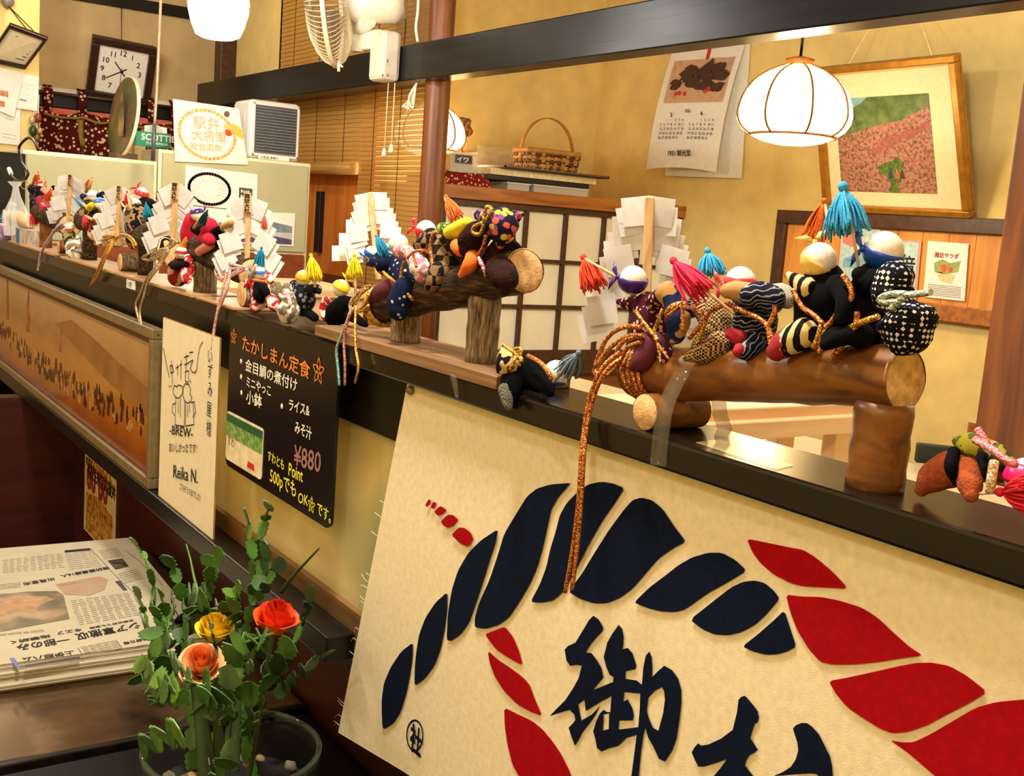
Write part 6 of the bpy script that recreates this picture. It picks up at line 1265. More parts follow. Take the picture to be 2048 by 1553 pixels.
doll('doll in blue satin headband holding the tall blue tassel on the amber log', Y1_ + .004, (1768, 504, 39, .04), ((16, 66, 164), (.22, -.9, .4), (-1, -.15), (-.85, .12)), [(1750, 560, 34), (1740, 600, 40), (1735, 650, 42), (1740, 690, 30)], BLACKC,
     [('arm', [(1745, 565, 24, .025), (1725, 556, 18, .022), (1718, 548, 13, .02)], BLACKC), ('leg', [(1720, 670, 24, .02), (1690, 672, 17, .012), (1650, 690, 10, .008)], BLACKC)], [], [(1722, 560, .022), (1690, 380, .022)], [((1686, 374), (1693, 470), 46, (58, 158, 204), .022)], g1)
pouch('black pouch with white diamonds on the right end of the amber log', .012, [(1790, 556, 38), (1784, 586, 42), (1800, 612, 28), (1812, 642, 61), (1814, 668, 50)], DIAM, (1800, 608, 27), twist('silver_green_cord', (140, 160, 130), (226, 230, 210)), [[F_(1310, 1000), F_(1200, 1000), F_(1100, 1030), F_(1110, 1070), F_(1250, 1060)], [F_(1310, 1010), F_(1420, 1000), F_(1520, 985)], [F_(1300, 1020), F_(1230, 1080), F_(1180, 1130)]], 'pouches carried by the dolls', 7)

FAT = 1.12
# ---- mid log ---------------------------------------------------------------------------------------------------
Y2_ = .031
PLK = wood('brown_grained_plank', (104, 72, 44), (148, 110, 72), (4, 90, 90), .5, .2)
px0, px1 = AY(636, 662, 0).x, AY(1000, 765, 0).x
LM = logthing('bark covered log raised on two grey bark posts above a brown plank', ((762, 612), (1052, 541)), Y2_, .0198, BARK, [((966, 660), 33, BARKV), ((812, 655), 30, BARKV)], None, (px0, px1, -.004, .076, .012, PLK), ZL + .012)
def Mc(x, y, d=None): p = (700 + x / 5.12, 400 + y / 5.12); return p if d is None else (*p, d)
RP = Thing('twisted_rope', 'gold and pink rope coiled round the left end of the bark log', 'rope', Pt(Mc(200, 1100), .01), 'ropes tied to the logs')
aL, bL = Pt((762, 612), Y2_), Pt((1052, 541), Y2_); dL_ = (bL - aL).normalized()
for k in range(4):
    c = aL + dL_ * (.004 + .0034 * k); RP.part('coil', MB().lathe(c, dL_, [(.0205 + .0017 * (1 + math.cos(a)), .0017 * math.sin(a)) for a in [2 * math.pi * i / 8 for i in range(8)]], 36, close=True), GOLDC)
for L, mt in (([(220, 880), (140, 900), (60, 990), (0, 1080), (20, 1140), (90, 1130), (160, 1060), (200, 960)], GOLDC), ([(200, 900), (120, 960), (60, 1060), (50, 1130), (120, 1140), (190, 1080)], GOLDC), ([(170, 900), (80, 960), (10, 1040), (10, 1120), (60, 1140)], PINKC)): cord(RP, [Mc(*p) for p in L], .004, .0017, mt, 'bow_loop')
for L, mt in (([(703, 615, .0), (695, 640, -.004), (684, 670, -.006), (673, 700, -.008), (676, 735, -.008), (679, 772, -.008)], twist('teal_cord', (60, 140, 130), (170, 200, 180), metal=.2)), ([(708, 615, 0), (696, 640, -.005), (688, 680, -.007), (690, 730, -.009), (690, 772, -.009)], twist('rose_cord', (150, 70, 60), (214, 140, 110), metal=.3)), ([(712, 612, 0), (710, 660, -.006), (712, 700, -.008), (717, 735, -.009), (710, 766, -.009)], GOLDC)): cord(RP, L, 0, .0016, mt, 'tail')
gohei('white paper wand at the left end of the bark log', (741, 386), (757, 560), .05, 38, 4, (.95, .9), None, 0, 2, 6)
T = Thing('paper_streamer', 'zigzag of white paper squares hanging left of the mid paper wand', 'ornament', Pt((700, 515), .05), 'white zigzag paper wands')
for (x, y) in ((722, 432), (706, 455), (692, 482), (678, 507), (735, 412)):
    c = Pt((x, y), .05); s_ = pm(c, 14); T.part('paper_fold', MB().obox(c, RIGHT * s_, UPV * s_ * 1.1, BACK * .0003), PAPER)
NAVYC = cloth('navy_flower_cotton', (16, 24, 54), (180, 180, 170), 'spots', 130, c4=.2); CHK = cloth('black_tan_check', (22, 22, 22), (132, 102, 68), 'check', 105); FLW = cloth('white_pink_flower_cotton', (226, 218, 196), (206, 120, 140), 'blotch', 70, c3=(226, 218, 196), c4=(140, 150, 90)); FRUIT = cloth('grape_print_cotton', (28, 30, 50), (226, 96, 80), 'floral', 170, c3=(128, 76, 140), c4=(216, 196, 70)); BRC = plain('brown_corduroy', (40, 20, 15), .9, var=.3, scale=160, bump=.6, bscale=500, spec=.1); YEL = plain('yellow_cotton', (222, 206, 30), .85, var=.08); ORC = plain('orange_cotton', (222, 104, 22), .85, var=.12); GRN = cloth('green_leaf_cotton', (70, 96, 50), (150, 170, 80), 'blotch', 110)
g2 = 'dolls riding the bark log'
doll('small doll with a blue headband and teal tassel on the bark log', Y2_, (742, 506, 13, .035), ((30, 96, 190), (.7, -1, .2), (-1, .5), (-.7, .1)), [(765, 520, 18), (772, 530, 20)], NAVYC, [], [], [(760, 512, .02), (752, 470, .018)], [((752, 472), (772, 510), 13, (20, 130, 168), .015)], g2)
doll('doll with a bald head and navy flowered kimono on the bark log', Y2_, (797, 489, 20, .035), None, [(762, 527, 12), (785, 533, 22), (815, 550, 30), (825, 580, 30)], NAVYC, [('arm', [(770, 528, 15, .016), (752, 524, 11, .016), (738, 528, 5, .016)], NAVYC), ('leg', [(815, 580, 26, .014), (800, 605, 24, .008), (797, 622, 20, .006)], NAVYC), ('leg', [(790, 575, 22, .02), (765, 585, 18, .016), (742, 600, 8, .012)], plain('plain_maroon_cotton', (84, 18, 40), .85, var=.1))],
     [([Mc(340, 740), Mc(420, 810), Mc(520, 880)], GOLDC, 3.5), ([Mc(560, 620), Mc(530, 720), Mc(520, 850), Mc(540, 900)], GOLDC, 3.5), ([Mc(530, 900), Mc(530, 1050)], GOLDC, 4), ([Mc(540, 900), Mc(640, 1020)], GOLDC, 4)], group=g2)
pouch('white pink flowered pouch tied with orange cord on the bark log', .008, [(800, 503, 15), (818, 505, 13), (830, 520, 17), (842, 540, 22), (844, 555, 14)], FLW, (822, 508, 12), twist('orange_cord', (190, 70, 20), (236, 120, 60), metal=.15), [[Mc(640, 540), Mc(700, 520), Mc(770, 520)], [Mc(640, 550), Mc(660, 620), Mc(680, 690)], [Mc(630, 540), Mc(590, 600)]], 'pouches carried by the dolls', 3)
doll('doll with red headband in black and tan check on the bark log', Y2_, (852, 463, 21, .04), ((206, 20, 34), (.25, -1, .25), (-1, -.4)), [(862, 482, 24), (885, 505, 32), (900, 530, 34)], CHK, [('arm', [(862, 480, 16, .02), (848, 488, 14, .014), (836, 492, 10, .012)], CHK), ('leg', [(880, 545, 22, .014), (868, 562, 17, .008), (862, 572, 13, .006)], CHK)], [([Mc(880, 320), Mc(830, 420), Mc(830, 560), Mc(850, 680), Mc(860, 770)], COPPERC, 4), ([Mc(850, 690), Mc(920, 770)], COPPERC, 3.5)], group=g2)
doll('doll in a yellow scarf with an orange tassel on the bark log', Y2_, (915, 462, 17, .03), None, [(895, 460, 12), (905, 468, 20), (925, 490, 26), (945, 505, 30), (955, 530, 28)], BRC, [('scarf', [(900, 465, 13, .018), (918, 458, 15, .012), (934, 446, 11, .012)], YEL), ('sleeve', [(885, 457, 11, .02), (896, 460, 13, .018)], GRN), ('arm', [(955, 470, 26, .012), (940, 485, 24, .01), (935, 500, 16, .008)], BRC), ('bundle', [(914, 492, 13, .008), (922, 500, 13, .006)], ORC), ('leg', [(945, 515, 14, .008), (940, 530, 14, .004), (922, 550, 6, .002)], ORC)], [([Mc(1390, 360), Mc(1370, 460), Mc(1310, 570)], COPPERC, 4), ([Mc(1320, 590), Mc(1400, 780)], twist('red_silver_cord', (150, 20, 40), (226, 200, 200)), 5)], [(905, 450, .03), (890, 394, .03)], [((892, 393), (914, 438), 17, (240, 112, 46), .026)], g2, hmat=YEL)
doll('dark brown corduroy doll body at the right end of the bark log', Y2_, None, None, [(1010, 480, 20), (1005, 510, 32), (990, 545, 34), (985, 565, 26)], BRC, [('leg', [(1000, 540, 28, .012), (1012, 560, 24, .006), (1010, 580, 12, .004)], BRC), ('arm', [(1015, 490, 16, .03), (1030, 498, 12, .03), (1036, 505, 8, .03)], BRC)], group=g2)
pouch('grape print pouch with a gold bow on the bark log', .010, [(960, 430, 12), (977, 440, 16), (1002, 450, 36), (1004, 468, 28), (1000, 490, 10)], FRUIT, (972, 436, 15), GOLDC, [[Mc(1370, 220), Mc(1380, 120), Mc(1410, 70), Mc(1450, 110), Mc(1390, 220)], [Mc(1370, 230), Mc(1280, 270), Mc(1260, 330), Mc(1330, 350), Mc(1370, 250)]], 'pouches carried by the dolls', 4)
pouch('grape print cloth corner peeping behind the grape print pouch', .02, [(1020, 440, 18), (1032, 434, 12), (1042, 430, 5)], FRUIT, (1012, 444, 14), GOLDC, [], 'pouches carried by the dolls')

FAT = 1.06
# ---- left logs -------------------------------------------------------------------------------------------------
LP = wood('pale_thin_plank', (150, 112, 74), (190, 150, 104), (4, 90, 90), .5, .1)
g3 = 'dolls riding the far logs'
def xp_(px, py): return AY(px, py, 0).x
Y3_ = .035
logthing('far log with a tall bark post right of the red hooded doll', ((398, 498), (505, 548)), Y3_, .020, BARK, [((411, 555), 23, BARKV)], ((484, 568), 26, .014, .066, BARKV), (xp_(394, 594), xp_(470, 615), -.002, .076, .004, LP), ZL + .004)
logthing('far log under the camouflage doll on a dark post', ((285, 470), (352, 512)), Y3_, .021, BARK, [((292, 505), 15, BARK)], None, (xp_(234, 545), xp_(386, 590), -.002, .076, .005, LP), ZL + .005)
logthing('far log under the white capped doll on a dark post', ((170, 440), (236, 470)), Y3_, .022, BARK, [((180, 480), 14, BARK)], ((240, 505), 18, .014, .06, BARKV), (xp_(122, 515), xp_(226, 543), -.002, .076, .005, LP), ZL + .005)
logthing('farthest log on an orange post at the left', ((82, 425), (140, 452)), Y3_, .023, BARK, [((92, 465), 12, PEELED)], ((117, 470), 13, .014, .06, PEELED), (xp_(40, 490), xp_(105, 508), -.002, .076, .005, LP), ZL + .005)
gohei('white paper wand with a name plaque between the red hooded doll and the cabinet', (497, 398), (494, 540), .03, 42, 4, (.95, .9), (7, 19), 0, 2, 5, None, .45)
gohei('white paper wand with a name plaque beside the camouflage doll', (352, 374), (344, 520), .03, 38, 4, (.95, .9), (6.5, 17), 0, 2, 5, None, .45)
gohei('white paper wand with a name plaque left of the camouflage doll', (240, 378), (234, 490), .03, 32, 4, (.95, .75), (4.5, 13), 0, 2, 4, None, .45)
gohei('white paper wand at the farthest log', (142, 354), (134, 460), .03, 29, 4, (.85, .75), (4, 11), 0, 2, 3.5, None, .4)
def Lc(x, y, d=None): p = (360 + x / 6.47, 400 + y / 6.47); return p if d is None else (*p, d)
for nm, lp, tl_, m1, m2, y_ in (('pink and white rope bow at the low end of the nearest far log', [[(860, 880), (760, 860), (620, 820), (500, 850), (460, 930), (500, 1010), (580, 1020), (680, 950), (860, 880)], [(860, 900), (740, 890), (600, 900), (510, 950), (490, 1010), (560, 1050), (660, 990), (860, 890)]], [[(455, 538, .0), (448, 570, -.004), (440, 600, -.006), (430, 650, -.008), (421, 700, -.008)], [(460, 540, .0), (455, 575, -.004), (446, 600, -.006), (432, 640, -.008), (424, 700, -.009)]], PINKC, PINKC, .012),):
    RP = Thing('twisted_rope', nm, 'rope', Pt((470, 545), y_), 'ropes tied to the logs')
    for L in lp: cord(RP, [Lc(*p) for p in L], y_, .0022, m1, 'bow_loop')
    for L in tl_: cord(RP, L, 0, .002, m2, 'tail')
SILV = twist('gold_and_silver_cord', (168, 124, 40), (214, 206, 180))
RP = Thing('twisted_rope', 'gold and silver rope bow below the camouflage doll', 'rope', Pt((320, 520), .012), 'ropes tied to the logs')
for L in ([(330, 498), (310, 502), (290, 512), (286, 518), (300, 520), (320, 508), (338, 497)], [(335, 497), (315, 505), (304, 512), (306, 520), (322, 512), (338, 498)], [(340, 496), (350, 488), (352, 482), (344, 480), (340, 490)]): cord(RP, L, .010, .0024, SILV, 'bow_loop')
for L in ([(336, 500, .004), (322, 520, .0), (308, 540, -.006), (292, 560, -.008), (280, 590, -.009), (272, 612, -.009), (281, 650, -.009), (283, 660, -.009)], [(338, 502, .004), (325, 522, 0), (312, 542, -.007), (296, 565, -.009), (286, 600, -.01), (280, 625, -.01), (285, 660, -.01)]): cord(RP, L, 0, .0022, SILV, 'tail')
RP = Thing('twisted_rope', 'golden rope bow left of the camouflage doll', 'rope', Pt((225, 480), .012), 'ropes tied to the logs')
for L in ([(235, 475), (215, 472), (195, 478), (190, 488), (205, 490), (225, 482), (240, 472)], [(232, 474), (212, 478), (200, 486), (212, 492), (232, 480)], [(240, 472), (255, 474), (266, 486), (269, 496)], [(242, 470), (258, 472), (270, 484), (273, 492)]): cord(RP, L, .010, .0026, GOLDC, 'bow_loop')
for L in ([(226, 482, .004), (214, 500, -.004), (202, 525, -.008), (192, 550, -.009), (181, 572, -.009)], [(228, 484, .004), (217, 504, -.005), (206, 528, -.009), (196, 552, -.01), (184, 568, -.01)]): cord(RP, L, 0, .0024, GOLDC, 'tail')
RP = Thing('twisted_rope', 'lilac ribbon rope hanging from the farthest log', 'rope', Pt((115, 465), .012), 'ropes tied to the logs')
for L in ([(128, 446, .006), (115, 455, .0), (100, 475, -.004), (88, 495, -.007), (82, 508, -.008), (78, 530, -.008), (76, 542, -.008)], [(128, 446, .006), (116, 452, .004), (112, 462, .004), (120, 458, .006), (130, 450, .006)]): cord(RP, L, 0, .003, twist('lilac_cord', (150, 110, 150), (226, 206, 214), metal=.1), 'tail')
CAMO = cloth('camouflage_print', (22, 18, 20), (150, 120, 84), 'blotch', 60, c3=(40, 30, 34), c4=(90, 66, 70)); MAG = plain('magenta_felt', (186, 8, 52), .9, var=.08); DARKP = cloth('dark_plum_print', (22, 18, 26), (70, 56, 70), 'blotch', 60); PATCH = cloth('red_white_patch', (176, 24, 40), (214, 196, 170), 'blotch', 60)
CRM = plain('cream_cotton', (216, 196, 150), .85, var=.05); OLV = cloth('olive_print', (40, 44, 22), (150, 130, 90), 'blotch', 55)
doll('doll in a magenta hood with purple headband and teal tassel on a far log', Y3_, (394, 428, 13), ((50, 24, 110), (-.1, -1, .2), (.9, -.3), (.1, .8)), [(388, 442, 18), (382, 465, 20), (378, 490, 15)], MAG, [('arm', [(412, 445, 12, .02), (424, 452, 12, .018), (408, 462, 8, .01)], MAG), ('leg', [(405, 470, 14, .02), (420, 480, 12, .012)], MAG), ('arm', [(400, 462, 10, .01), (390, 458, 9, .01)], BLACKC)], [], [(388, 456, .0), (412, 424, .0)], [((415, 421), (402, 450), 9, (14, 96, 104), .0)], g3)
doll('navy patchwork doll half hidden by the paper wand on the near far log', Y3_, (452, 446, 9), None, [(455, 460, 15), (448, 480, 20), (440, 500, 16)], DARKP, [('arm', [(430, 465, 8, .02), (440, 460, 8, .02)], BLACKC), ('arm', [(448, 455, 8, .01), (462, 446, 6, .01)], TAN), ('leg', [(420, 490, 10, .015), (398, 504, 8, .01)], plain('salmon_cotton', (206, 130, 110), .85)), ('sleeve', [(452, 512, 9, .012), (440, 508, 8, .012)], PATCH)], [], [(462, 440, .03), (474, 402, .03)], [((473, 406), (460, 438), 7, (228, 186, 30), .03), ((530, 434), (528, 458), 7, (232, 92, 60), .05)], g3)
doll('doll with a red headband behind the camouflage doll', Y3_ + .02, (283, 390, 14, .06), ((206, 24, 32), (.4, -1, .2), (-.5, -.8), (-.1, .6)), [(290, 408, 14), (300, 425, 16)], BLACKC, [('arm', [(300, 405, 8), (312, 412, 6)], BLACKC)], [], [(318, 402, .055), (328, 376, .055)], [((326, 374), (315, 396), 9, (240, 116, 50), .055)], g3)
doll('camouflage print doll with a cream hood and teal and red tassels', Y3_, (268, 412, 15), ((224, 206, 160), (.2, -1, .3), (-.9, .2), (-.1, .75)), [(275, 430, 24), (282, 455, 30), (275, 480, 22)], CAMO, [('arm', [(252, 420, 8, .03), (248, 408, 6, .03)], BLACKC), ('leg', [(300, 465, 14, .02), (312, 480, 12, .015)], OLV), ('arm', [(305, 440, 12, .02), (318, 432, 8, .02)], DARKP), ('leg', [(330, 486, 12, .02), (322, 500, 9, .014)], CREAMB)], [], [(262, 420, .01), (256, 388, .01)], [((254, 384), (256, 408), 9, (214, 36, 46), .01), ((292, 407), (296, 436), 10, (18, 122, 140), .005)], g3)
doll('doll with a white cap at the back of the far log', Y3_ + .02, (186, 392, 11, .06), ((232, 228, 216), (.1, -1, .2), (.9, -.2), (.0, .9)), [(178, 405, 12), (182, 420, 14)], OLV, [('arm', [(166, 393, 6), (172, 398, 7)], NAVYC), ('arm', [(200, 392, 7), (206, 388, 5)], NAVYC)], [], [(172, 384, .055), (184, 358, .055)], [((184, 356), (174, 374), 7, (240, 124, 56), .055)], g3)
doll('doll with a blue cap and yellow collar on the far log', Y3_, (200, 407, 11), ((50, 120, 200), (.0, -1, .1), None, (.1, .95)), [(190, 424, 14), (180, 430, 18), (170, 425, 12)], OLV, [('arm', [(184, 410, 6, .02), (178, 416, 7, .02)], YEL), ('arm', [(212, 417, 6, .02), (206, 420, 5, .02)], YEL), ('leg', [(168, 440, 12), (160, 450, 10)], TAN)], [], [(180, 420, .02), (146, 392, .02)], [((148, 392), (166, 412), 7, (20, 136, 180), .02)], g3)
doll('doll with a red headband and red coat at the low end of the far log', Y3_ - .01, (197, 438, 11), ((214, 40, 40), (.1, -1, .2), (.9, -.1), (-.6, .0)), [(192, 455, 13), (190, 468, 14)], PATCH, [('arm', [(204, 462, 7), (208, 470, 6)], REDC)], [], [(186, 440, .015), (170, 432, .015)], [((168, 430), (174, 452), 9, (232, 60, 56), .012)], g3)
doll('doll with a red cap and dark coat on the farthest log', Y3_ + .02, (80, 370, 8, .06), ((214, 22, 26), (-.3, -1, .2), (.9, -.1), (.2, .95)), [(76, 384, 14), (74, 395, 14)], DARKP, [('arm', [(62, 376, 7), (66, 382, 8)], BLACKC), ('arm', [(86, 380, 5), (92, 386, 4)], plain('salmon_cotton', (206, 130, 110), .85)), ('arm', [(104, 378, 4), (107, 374, 3)], BLACKC)], [], [(64, 372, .055), (76, 346, .055)], [((76, 344), (72, 362), 7, (236, 104, 40), .055)], g3)
doll('red and dark doll with orange and yellow tassels on the farthest log', Y3_, (92, 398, 9), None, [(95, 410, 14), (98, 425, 18), (92, 440, 14)], cloth('dark_red_print', (26, 16, 20), (150, 24, 30), 'blotch', 40), [('arm', [(80, 400, 8), (84, 412, 9)], REDC), ('leg', [(70, 405, 10), (72, 425, 11)], DARKP), ('foot', [(84, 410, 5, .0), (88, 413, 4, .0)], satin((220, 40, 80)))], [], [(94, 396, .01), (102, 378, .01)], [((101, 378), (96, 402), 7, (238, 84, 24), .005), ((112, 380), (113, 392), 5, (236, 190, 30), .03)], g3, hmat=REDC)
# ---- small figures standing on the ledge
g4 = 'small figures standing on the ledge'
FLR = cloth('red_white_flower_cotton', (226, 206, 190), (176, 40, 40), 'blotch', 55, c3=(226, 206, 190)); FLW2 = cloth('white_speckled_cotton', (222, 212, 190), (120, 110, 90), 'blotch', 60, c3=(230, 222, 206))
doll('standing doll with white head and green coat tied in a white bow', .015, (140, 454, 9), ((220, 60, 56), (0, -1, .2), None, (-.75, -.4)), [(138, 470, 12), (140, 482, 12), (148, 502, 14)], OLV, [('skirt', [(146, 494, 15), (150, 512, 16)], FLW2), ('bow', [(138, 490, 5, .0), (146, 486, 5, .0), (156, 486, 5, .0)], PAPER), ('arm', [(156, 478, 6), (158, 490, 6)], FLW2)], group=g4)
doll('standing doll in red flowered cotton with a black belt and orange pointed hat', .012, (364, 505, 12), ((206, 26, 28), (.1, -1, .2), None, (-.1, .3)), [(360, 520, 18), (358, 540, 21), (355, 555, 19)], cloth('brown_red_flower_cotton', (70, 30, 24), (196, 150, 110), 'blotch', 45, c3=(140, 40, 30)), [('hat', [(366, 496, 9), (370, 484, 5), (372, 476, 2)], tmat((238, 120, 40))), ('arm', [(376, 516, 8), (382, 535, 9), (380, 550, 7)], FLR), ('leg', [(372, 545, 11, .0), (374, 560, 9, .0)], FLR), ('belt', [(343, 531, 7, .002), (358, 533, 9, -.002), (372, 530, 7, .0)], BLACKC)], group=g4)
doll('standing doll with a teal pointed tassel hat and black apron', .018, (518, 547, 13), ((40, 110, 200), (.1, -1, .2), (-1, -.1), (.0, .45)), [(516, 564, 16), (522, 585, 19), (518, 605, 15)], FLR, [('apron', [(520, 575, 14, .008), (524, 590, 17, .004)], BLACKC), ('arm', [(500, 565, 9), (494, 576, 7)], FLR), ('arm', [(536, 552, 7), (541, 562, 7)], FLR), ('leg', [(516, 600, 12, .006), (512, 614, 12, .0)], FLR), ('leg', [(540, 600, 13, .014), (550, 612, 12, .01)], FLR)], [([(506, 560, .0), (518, 562, -.004), (536, 566, .0)], COPPERC, 3)], [(500, 562, .006), (512, 530, .006)], [((523, 496), (517, 536), 12, (18, 140, 172), .02)], g4)
pouch('white speckled pouch with a pink cord on the ledge', .004, [(574, 574, 10), (576, 586, 9), (578, 600, 14), (577, 622, 23), (576, 630, 21)], FLW2, (577, 590, 11), PINKC, [[(577, 592, -.006), (566, 596, -.012), (560, 590, -.012)], [(577, 592, -.006), (580, 606, -.018), (576, 616, -.02)]])
doll('yellow headed dark speckled animal figure with a yellow tassel', .035, (607, 556, 15), ((226, 170, 24), (.2, -1, .2), None, (-.3, .7)), [(590, 572, 12), (605, 585, 20), (612, 600, 19), (606, 620, 14)], cloth('black_white_speckle', (22, 22, 26), (120, 120, 124), 'spots', 130), [('arm', [(618, 580, 11), (634, 578, 9), (638, 584, 5)], cloth('black_white_speckle', (22, 22, 26), (120, 120, 124))), ('leg', [(615, 625, 9), (630, 636, 8)], BLACKC)], [], [(630, 575, .03), (624, 515, .03)], [((622, 511), (628, 562), 18, (236, 190, 10), .03)], g4, base=(606, 632))
doll('yellow capped black animal figure with a red flowered frill and yellow tassel', .03, (682, 577, 17), ((228, 204, 30), (.6, -1, .2), (.6, -.8), (-.1, .8)), [(700, 608, 14), (690, 616, 24), (676, 626, 24), (668, 636, 18)], plain('black_velvet', (7, 7, 10), .95, var=.2, spec=.06), [('frill', [(652, 600, 8), (648, 620, 10), (652, 636, 8)], FLR), ('leg', [(700, 630, 12), (722, 644, 8), (732, 650, 5)], plain('black_velvet', (12, 12, 16)))], [], [(712, 600, .03), (708, 516, .03)], [((709, 511), (710, 556), 17, (232, 200, 20), .03)], g4, base=(676, 648))
BV = _mc['black_velvet']
T8 = doll('black arched animal figure with a gold bow pouch and grey blue tassel', .018, (1112, 748, 26, .05), ((56, 110, 200), (.2, -1, .1), None, (-.98, -.5)), [(1020, 735, 28), (1035, 735, 32), (1060, 748, 30), (1080, 762, 24)], BV, [('leg', [(1080, 762, 20, .012), (1095, 775, 15, .008), (1100, 786, 9, .006)], BV), ('leg', [(1030, 750, 26, .006), (1022, 785, 22, -.002), (1018, 805, 14, -.004)], BV), ('foot', [(1010, 780, 14, -.008), (1014, 800, 12, -.01), (1018, 815, 8, -.011)], cloth('black_grey_woven', (18, 18, 20), (130, 126, 110), 'diamond', 900))], [([(1056, 712, .004), (1078, 724, .0), (1095, 742, -.002), (1103, 760, .0)], COPPERC, 5)], [(1106, 766, .01), (1150, 716, .012)], [((1157, 706), (1132, 748), 26, (110, 128, 142), .012)], g4, base=(1040, 800))
pouch('dark flowered pouch tied with a gold bow on the black arched animal', .0, [(1005, 705, 10), (1012, 716, 18), (1020, 728, 24), (1012, 740, 16)], cloth('dark_leaf_flower', (22, 18, 24), (206, 170, 110), 'blotch', 70, c3=(70, 64, 40), c4=(120, 90, 100)), (1034, 708, 9), GOLDC, [[(1034, 712, -.02), (1030, 700, -.02), (1040, 698, -.02), (1042, 708, -.02), (1034, 712, -.02)], [(1034, 712, -.02), (1026, 726, -.024), (1021, 740, -.024)], [(1032, 708, -.02), (1018, 698, -.02), (1006, 690, -.02)], [(1036, 712, -.02), (1044, 720, -.022), (1040, 724, -.022)]], g4, 4)
FELT = plain('rust_orange_felt', (158, 70, 24), .95, var=.16, scale=200, bump=.5, bscale=700)
doll('rust orange felt animal with a pink tassel at the right end of the ledge', .035, (2052, 958, 40, .02), ((230, 30, 100), (.1, -1, .2), None, (-.2, .8)), [(1842, 982, 12), (1868, 955, 30), (1905, 938, 36), (1950, 930, 34), (2000, 935, 30)], FELT, [('leg', [(1935, 940, 28, .016), (1940, 970, 24, .01), (1942, 992, 14, .006)], FELT), ('sash', [(1908, 905, 12, .012), (1902, 935, 13, .006), (1915, 965, 9, .01)], BLACKC), ('sash', [(1965, 915, 12, .006), (1975, 950, 10, .0)], BLACKC)], [([(1988, 925, .0), (1984, 950, -.004), (1980, 985, -.002)], twist('pearl_beads', (214, 170, 90), (240, 234, 220), 700, .2), 10)], [(1960, 988, .004), (2010, 984, .002)], [((2000, 985), (2070, 990), 44, (236, 40, 60), .002)], g4, base=(1880, 990))
pouch('green camouflage pouch with a pink cord on the rust orange animal', .02, [(1925, 888, 20), (1950, 892, 26), (1980, 905, 22), (2010, 925, 20)], cloth('green_yellow_camo', (46, 58, 20), (150, 140, 40), 'blotch', 110, c3=(84, 90, 36)), (1985, 905, 20), twist('pink_cord', (214, 90, 100), (240, 160, 160), metal=.1), [[(1975, 890, .0), (1962, 870, .0), (1954, 858, .0)], [(1950, 880, -.004), (1985, 900, -.008), (2020, 925, -.008), (2034, 928, -.006)]], g4, 8)
# ---- far left
doll('purple capped doll at the far left edge', .03, (6, 446, 10), ((70, 30, 120), (0, -1, .2), (.9, 0), (.1, .8)), [(10, 462, 14), (8, 474, 14)], cloth('lilac_print', (150, 110, 150), (206, 180, 196), 'blotch', 50), [], [], [(14, 452, .02), (8, 422, .02)], [((8, 420), (8, 438), 8, (16, 120, 150), .02)], g4)
doll('white bundled doll with a red tassel beside the clear gift bag', .03, (70, 446, 7), None, [(20, 428, 8), (36, 434, 12), (50, 442, 12), (62, 450, 8)], CRM, [('arm', [(12, 438, 8), (30, 444, 9)], NAVYC)], [], [(70, 450, .02), (66, 428, .02)], [((65, 424), (68, 448), 9, (226, 40, 66), .015)], g4)
T = Thing('gift_bag', 'clear cellophane gift bag tied with a wire hanging at the far left', 'bag', Pt((35, 480), .02))
bgm = MB(); c0, c1_ = Pt((32, 375), .02), Pt((36, 472), .02); wv = pm(c1_, 26)
for k in range(14):
    a, b_ = 2 * math.pi * k / 14, 2 * math.pi * (k + 1) / 14
    f = lambda a_, h, r: c1_.lerp(c0, h) + (RIGHT * math.cos(a_) + BACK * .5 * math.sin(a_)) * wv * r * (1 + .25 * math.sin(a_ * 5))
    for h0, h1, r0, r1 in ((0, .4, .9, 1.0), (.4, .8, 1.0, .35), (.8, 1, .35, .2), (1, 1.12, .2, .55)): bgm.add([f(a, h0, r0), f(b_, h0, r0), f(b_, h1, r1), f(a, h1, r1)], [(0, 1, 2, 3)], True)
T.part('cellophane', bgm, clear('cellophane', (246, 248, 246), .08, .3, 1.0))
T.part('blue_gift', MB().chain([Pt((24, 424), .03), Pt((24, 408), .03)], [pm(c0, 8), pm(c0, 6)], 12), plain('sky_blue_cotton', (80, 150, 196), .8)); T.part('yellow_gift', MB().chain([Pt((20, 412), .02), Pt((30, 410), .02)], [pm(c0, 3), pm(c0, 3)], 10), YEL)
T.part('wire_ring', MB().lathe(Pt((50, 370), .02), BACK, [(pm(c0, 8) + .001 * math.cos(a), .001 * math.sin(a)) for a in [2 * math.pi * i / 6 for i in range(6)]], 20, close=True), GOLDC)
BOX = Thing('picture_box', 'little clear topped box with pictures at the far left', 'box', Pt((40, 482), .02))
q0, q1 = Pt((22, 486), .012), Pt((66, 488), .012); zt2 = Pt((40, 448), .012).z
BOX.part('carton', MB().box((q0.x, .012, ZL + .003), (q1.x, .05, zt2 - .01)), picture('pastel_picture_box', [(.3, (150, 150, 176)), (.5, (214, 200, 176)), (.7, (190, 140, 140))], 40, detail=2))
BOX.part('stripe', MB().box((q0.x + (q1.x - q0.x) * .25, .011, ZL + .004), (q0.x + (q1.x - q0.x) * .4, .012, zt2 - .012)), plain('teal_print', (40, 110, 150), .5))
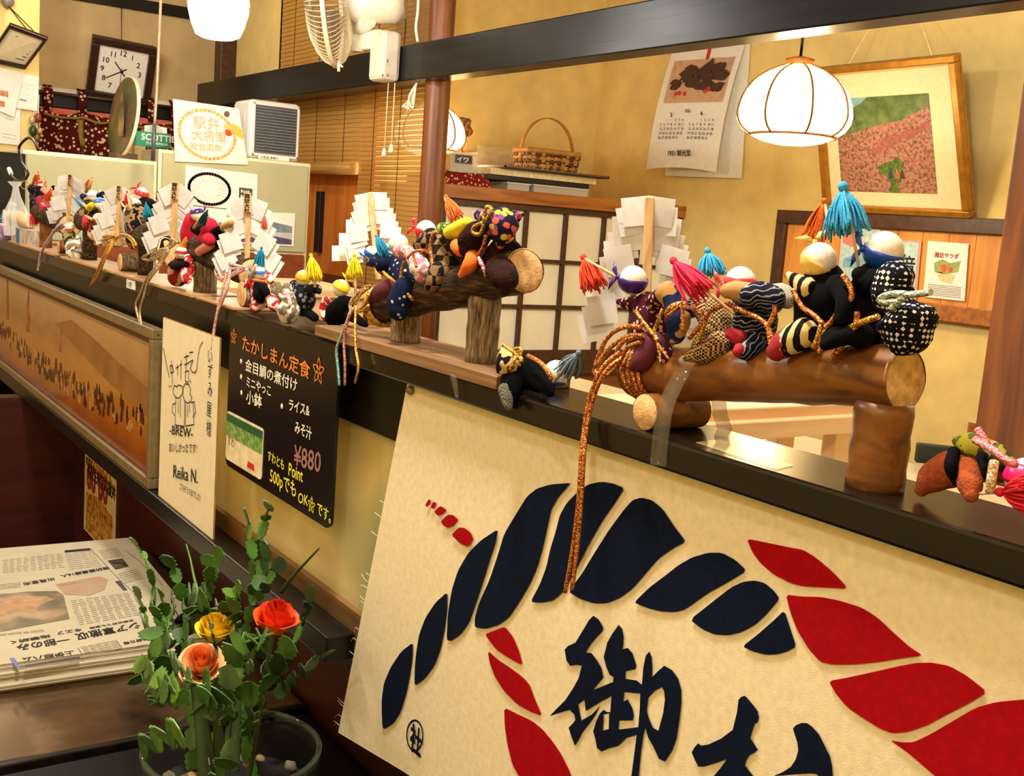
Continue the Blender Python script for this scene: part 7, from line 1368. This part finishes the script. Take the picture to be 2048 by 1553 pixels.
BOX.part('base', MB().box((q0.x - .01, .006, ZL), (q1.x + .02, .06, ZL + .003)), LP)
t = Thing('looped_cable', 'looped black cord with a white tip hanging above the gift bag', 'cord', AY(40, 360, .05))
t.part('loop', MB().tube([AY(x, y, .05) for x, y in ((76, 300), (68, 282), (56, 276), (42, 288), (38, 300), (44, 325), (54, 340), (56, 350), (48, 360), (36, 362), (26, 356), (20, 346))], .0035, 8, 4), BLACK)
t.part('tip', MB().tube([AY(22, 348, .05), AY(18, 338, .05)], .006, 10), PAPER)
# ---- tape on the big log and ledge
T = Thing('clear_tape', 'strip of clear sticky tape holding the amber log to the ledge', 'tape', Pt((1318, 900), -.001))
tp = [(1370, 735, .012), (1350, 770, .008), (1336, 800, .004), (1327, 830, .0), (1322, 868, -.0012), (1318, 905, -.0012), (1316, 932, -.0012)]
P = [Pt(p, p[2]) for p in tp]; T.part('strip', MB().ribbon(P, [Vector((.0082, 0, .001))] * 7, .0002), TAPE)
T = Thing('paper_tape', 'strip of cloudy tape lying flat on the ledge under the amber log', 'tape', AZ(1480, 905, ZL))
q = [AZ(1392, 886, ZL + .0003), AZ(1440, 880, ZL + .0003), AZ(1586, 932, ZL + .0003), AZ(1552, 940, ZL + .0003)]; T.part('strip', MB().slab(q, (0, 0, .0004)), clear('cloudy_tape', (226, 206, 150), .12, .3, 1.0))
T = Thing('clear_tape', 'upright bent piece of tape behind the ledge under the amber log', 'tape', Pt((1440, 880), .05))
P = [Pt(p, .055) for p in ((1436, 792), (1440, 830), (1450, 858), (1436, 884))]; T.part('strip', MB().ribbon(P, [RIGHT * .0055] * 4, .0002), clear('milky_tape', (200, 186, 160), .3, .45))
T = Thing('clear_tape', 'small clear tape piece hanging under the brown plank', 'tape', Pt((912, 790), -.005))
P = [Pt(p, -.0052) for p in ((904, 748), (910, 770), (914, 796))]; T.part('strip', MB().ribbon(P, [Vector((.006, 0, 0)), Vector((.005, 0, 0)), Vector((.0025, 0, 0))], .0002), TAPE)
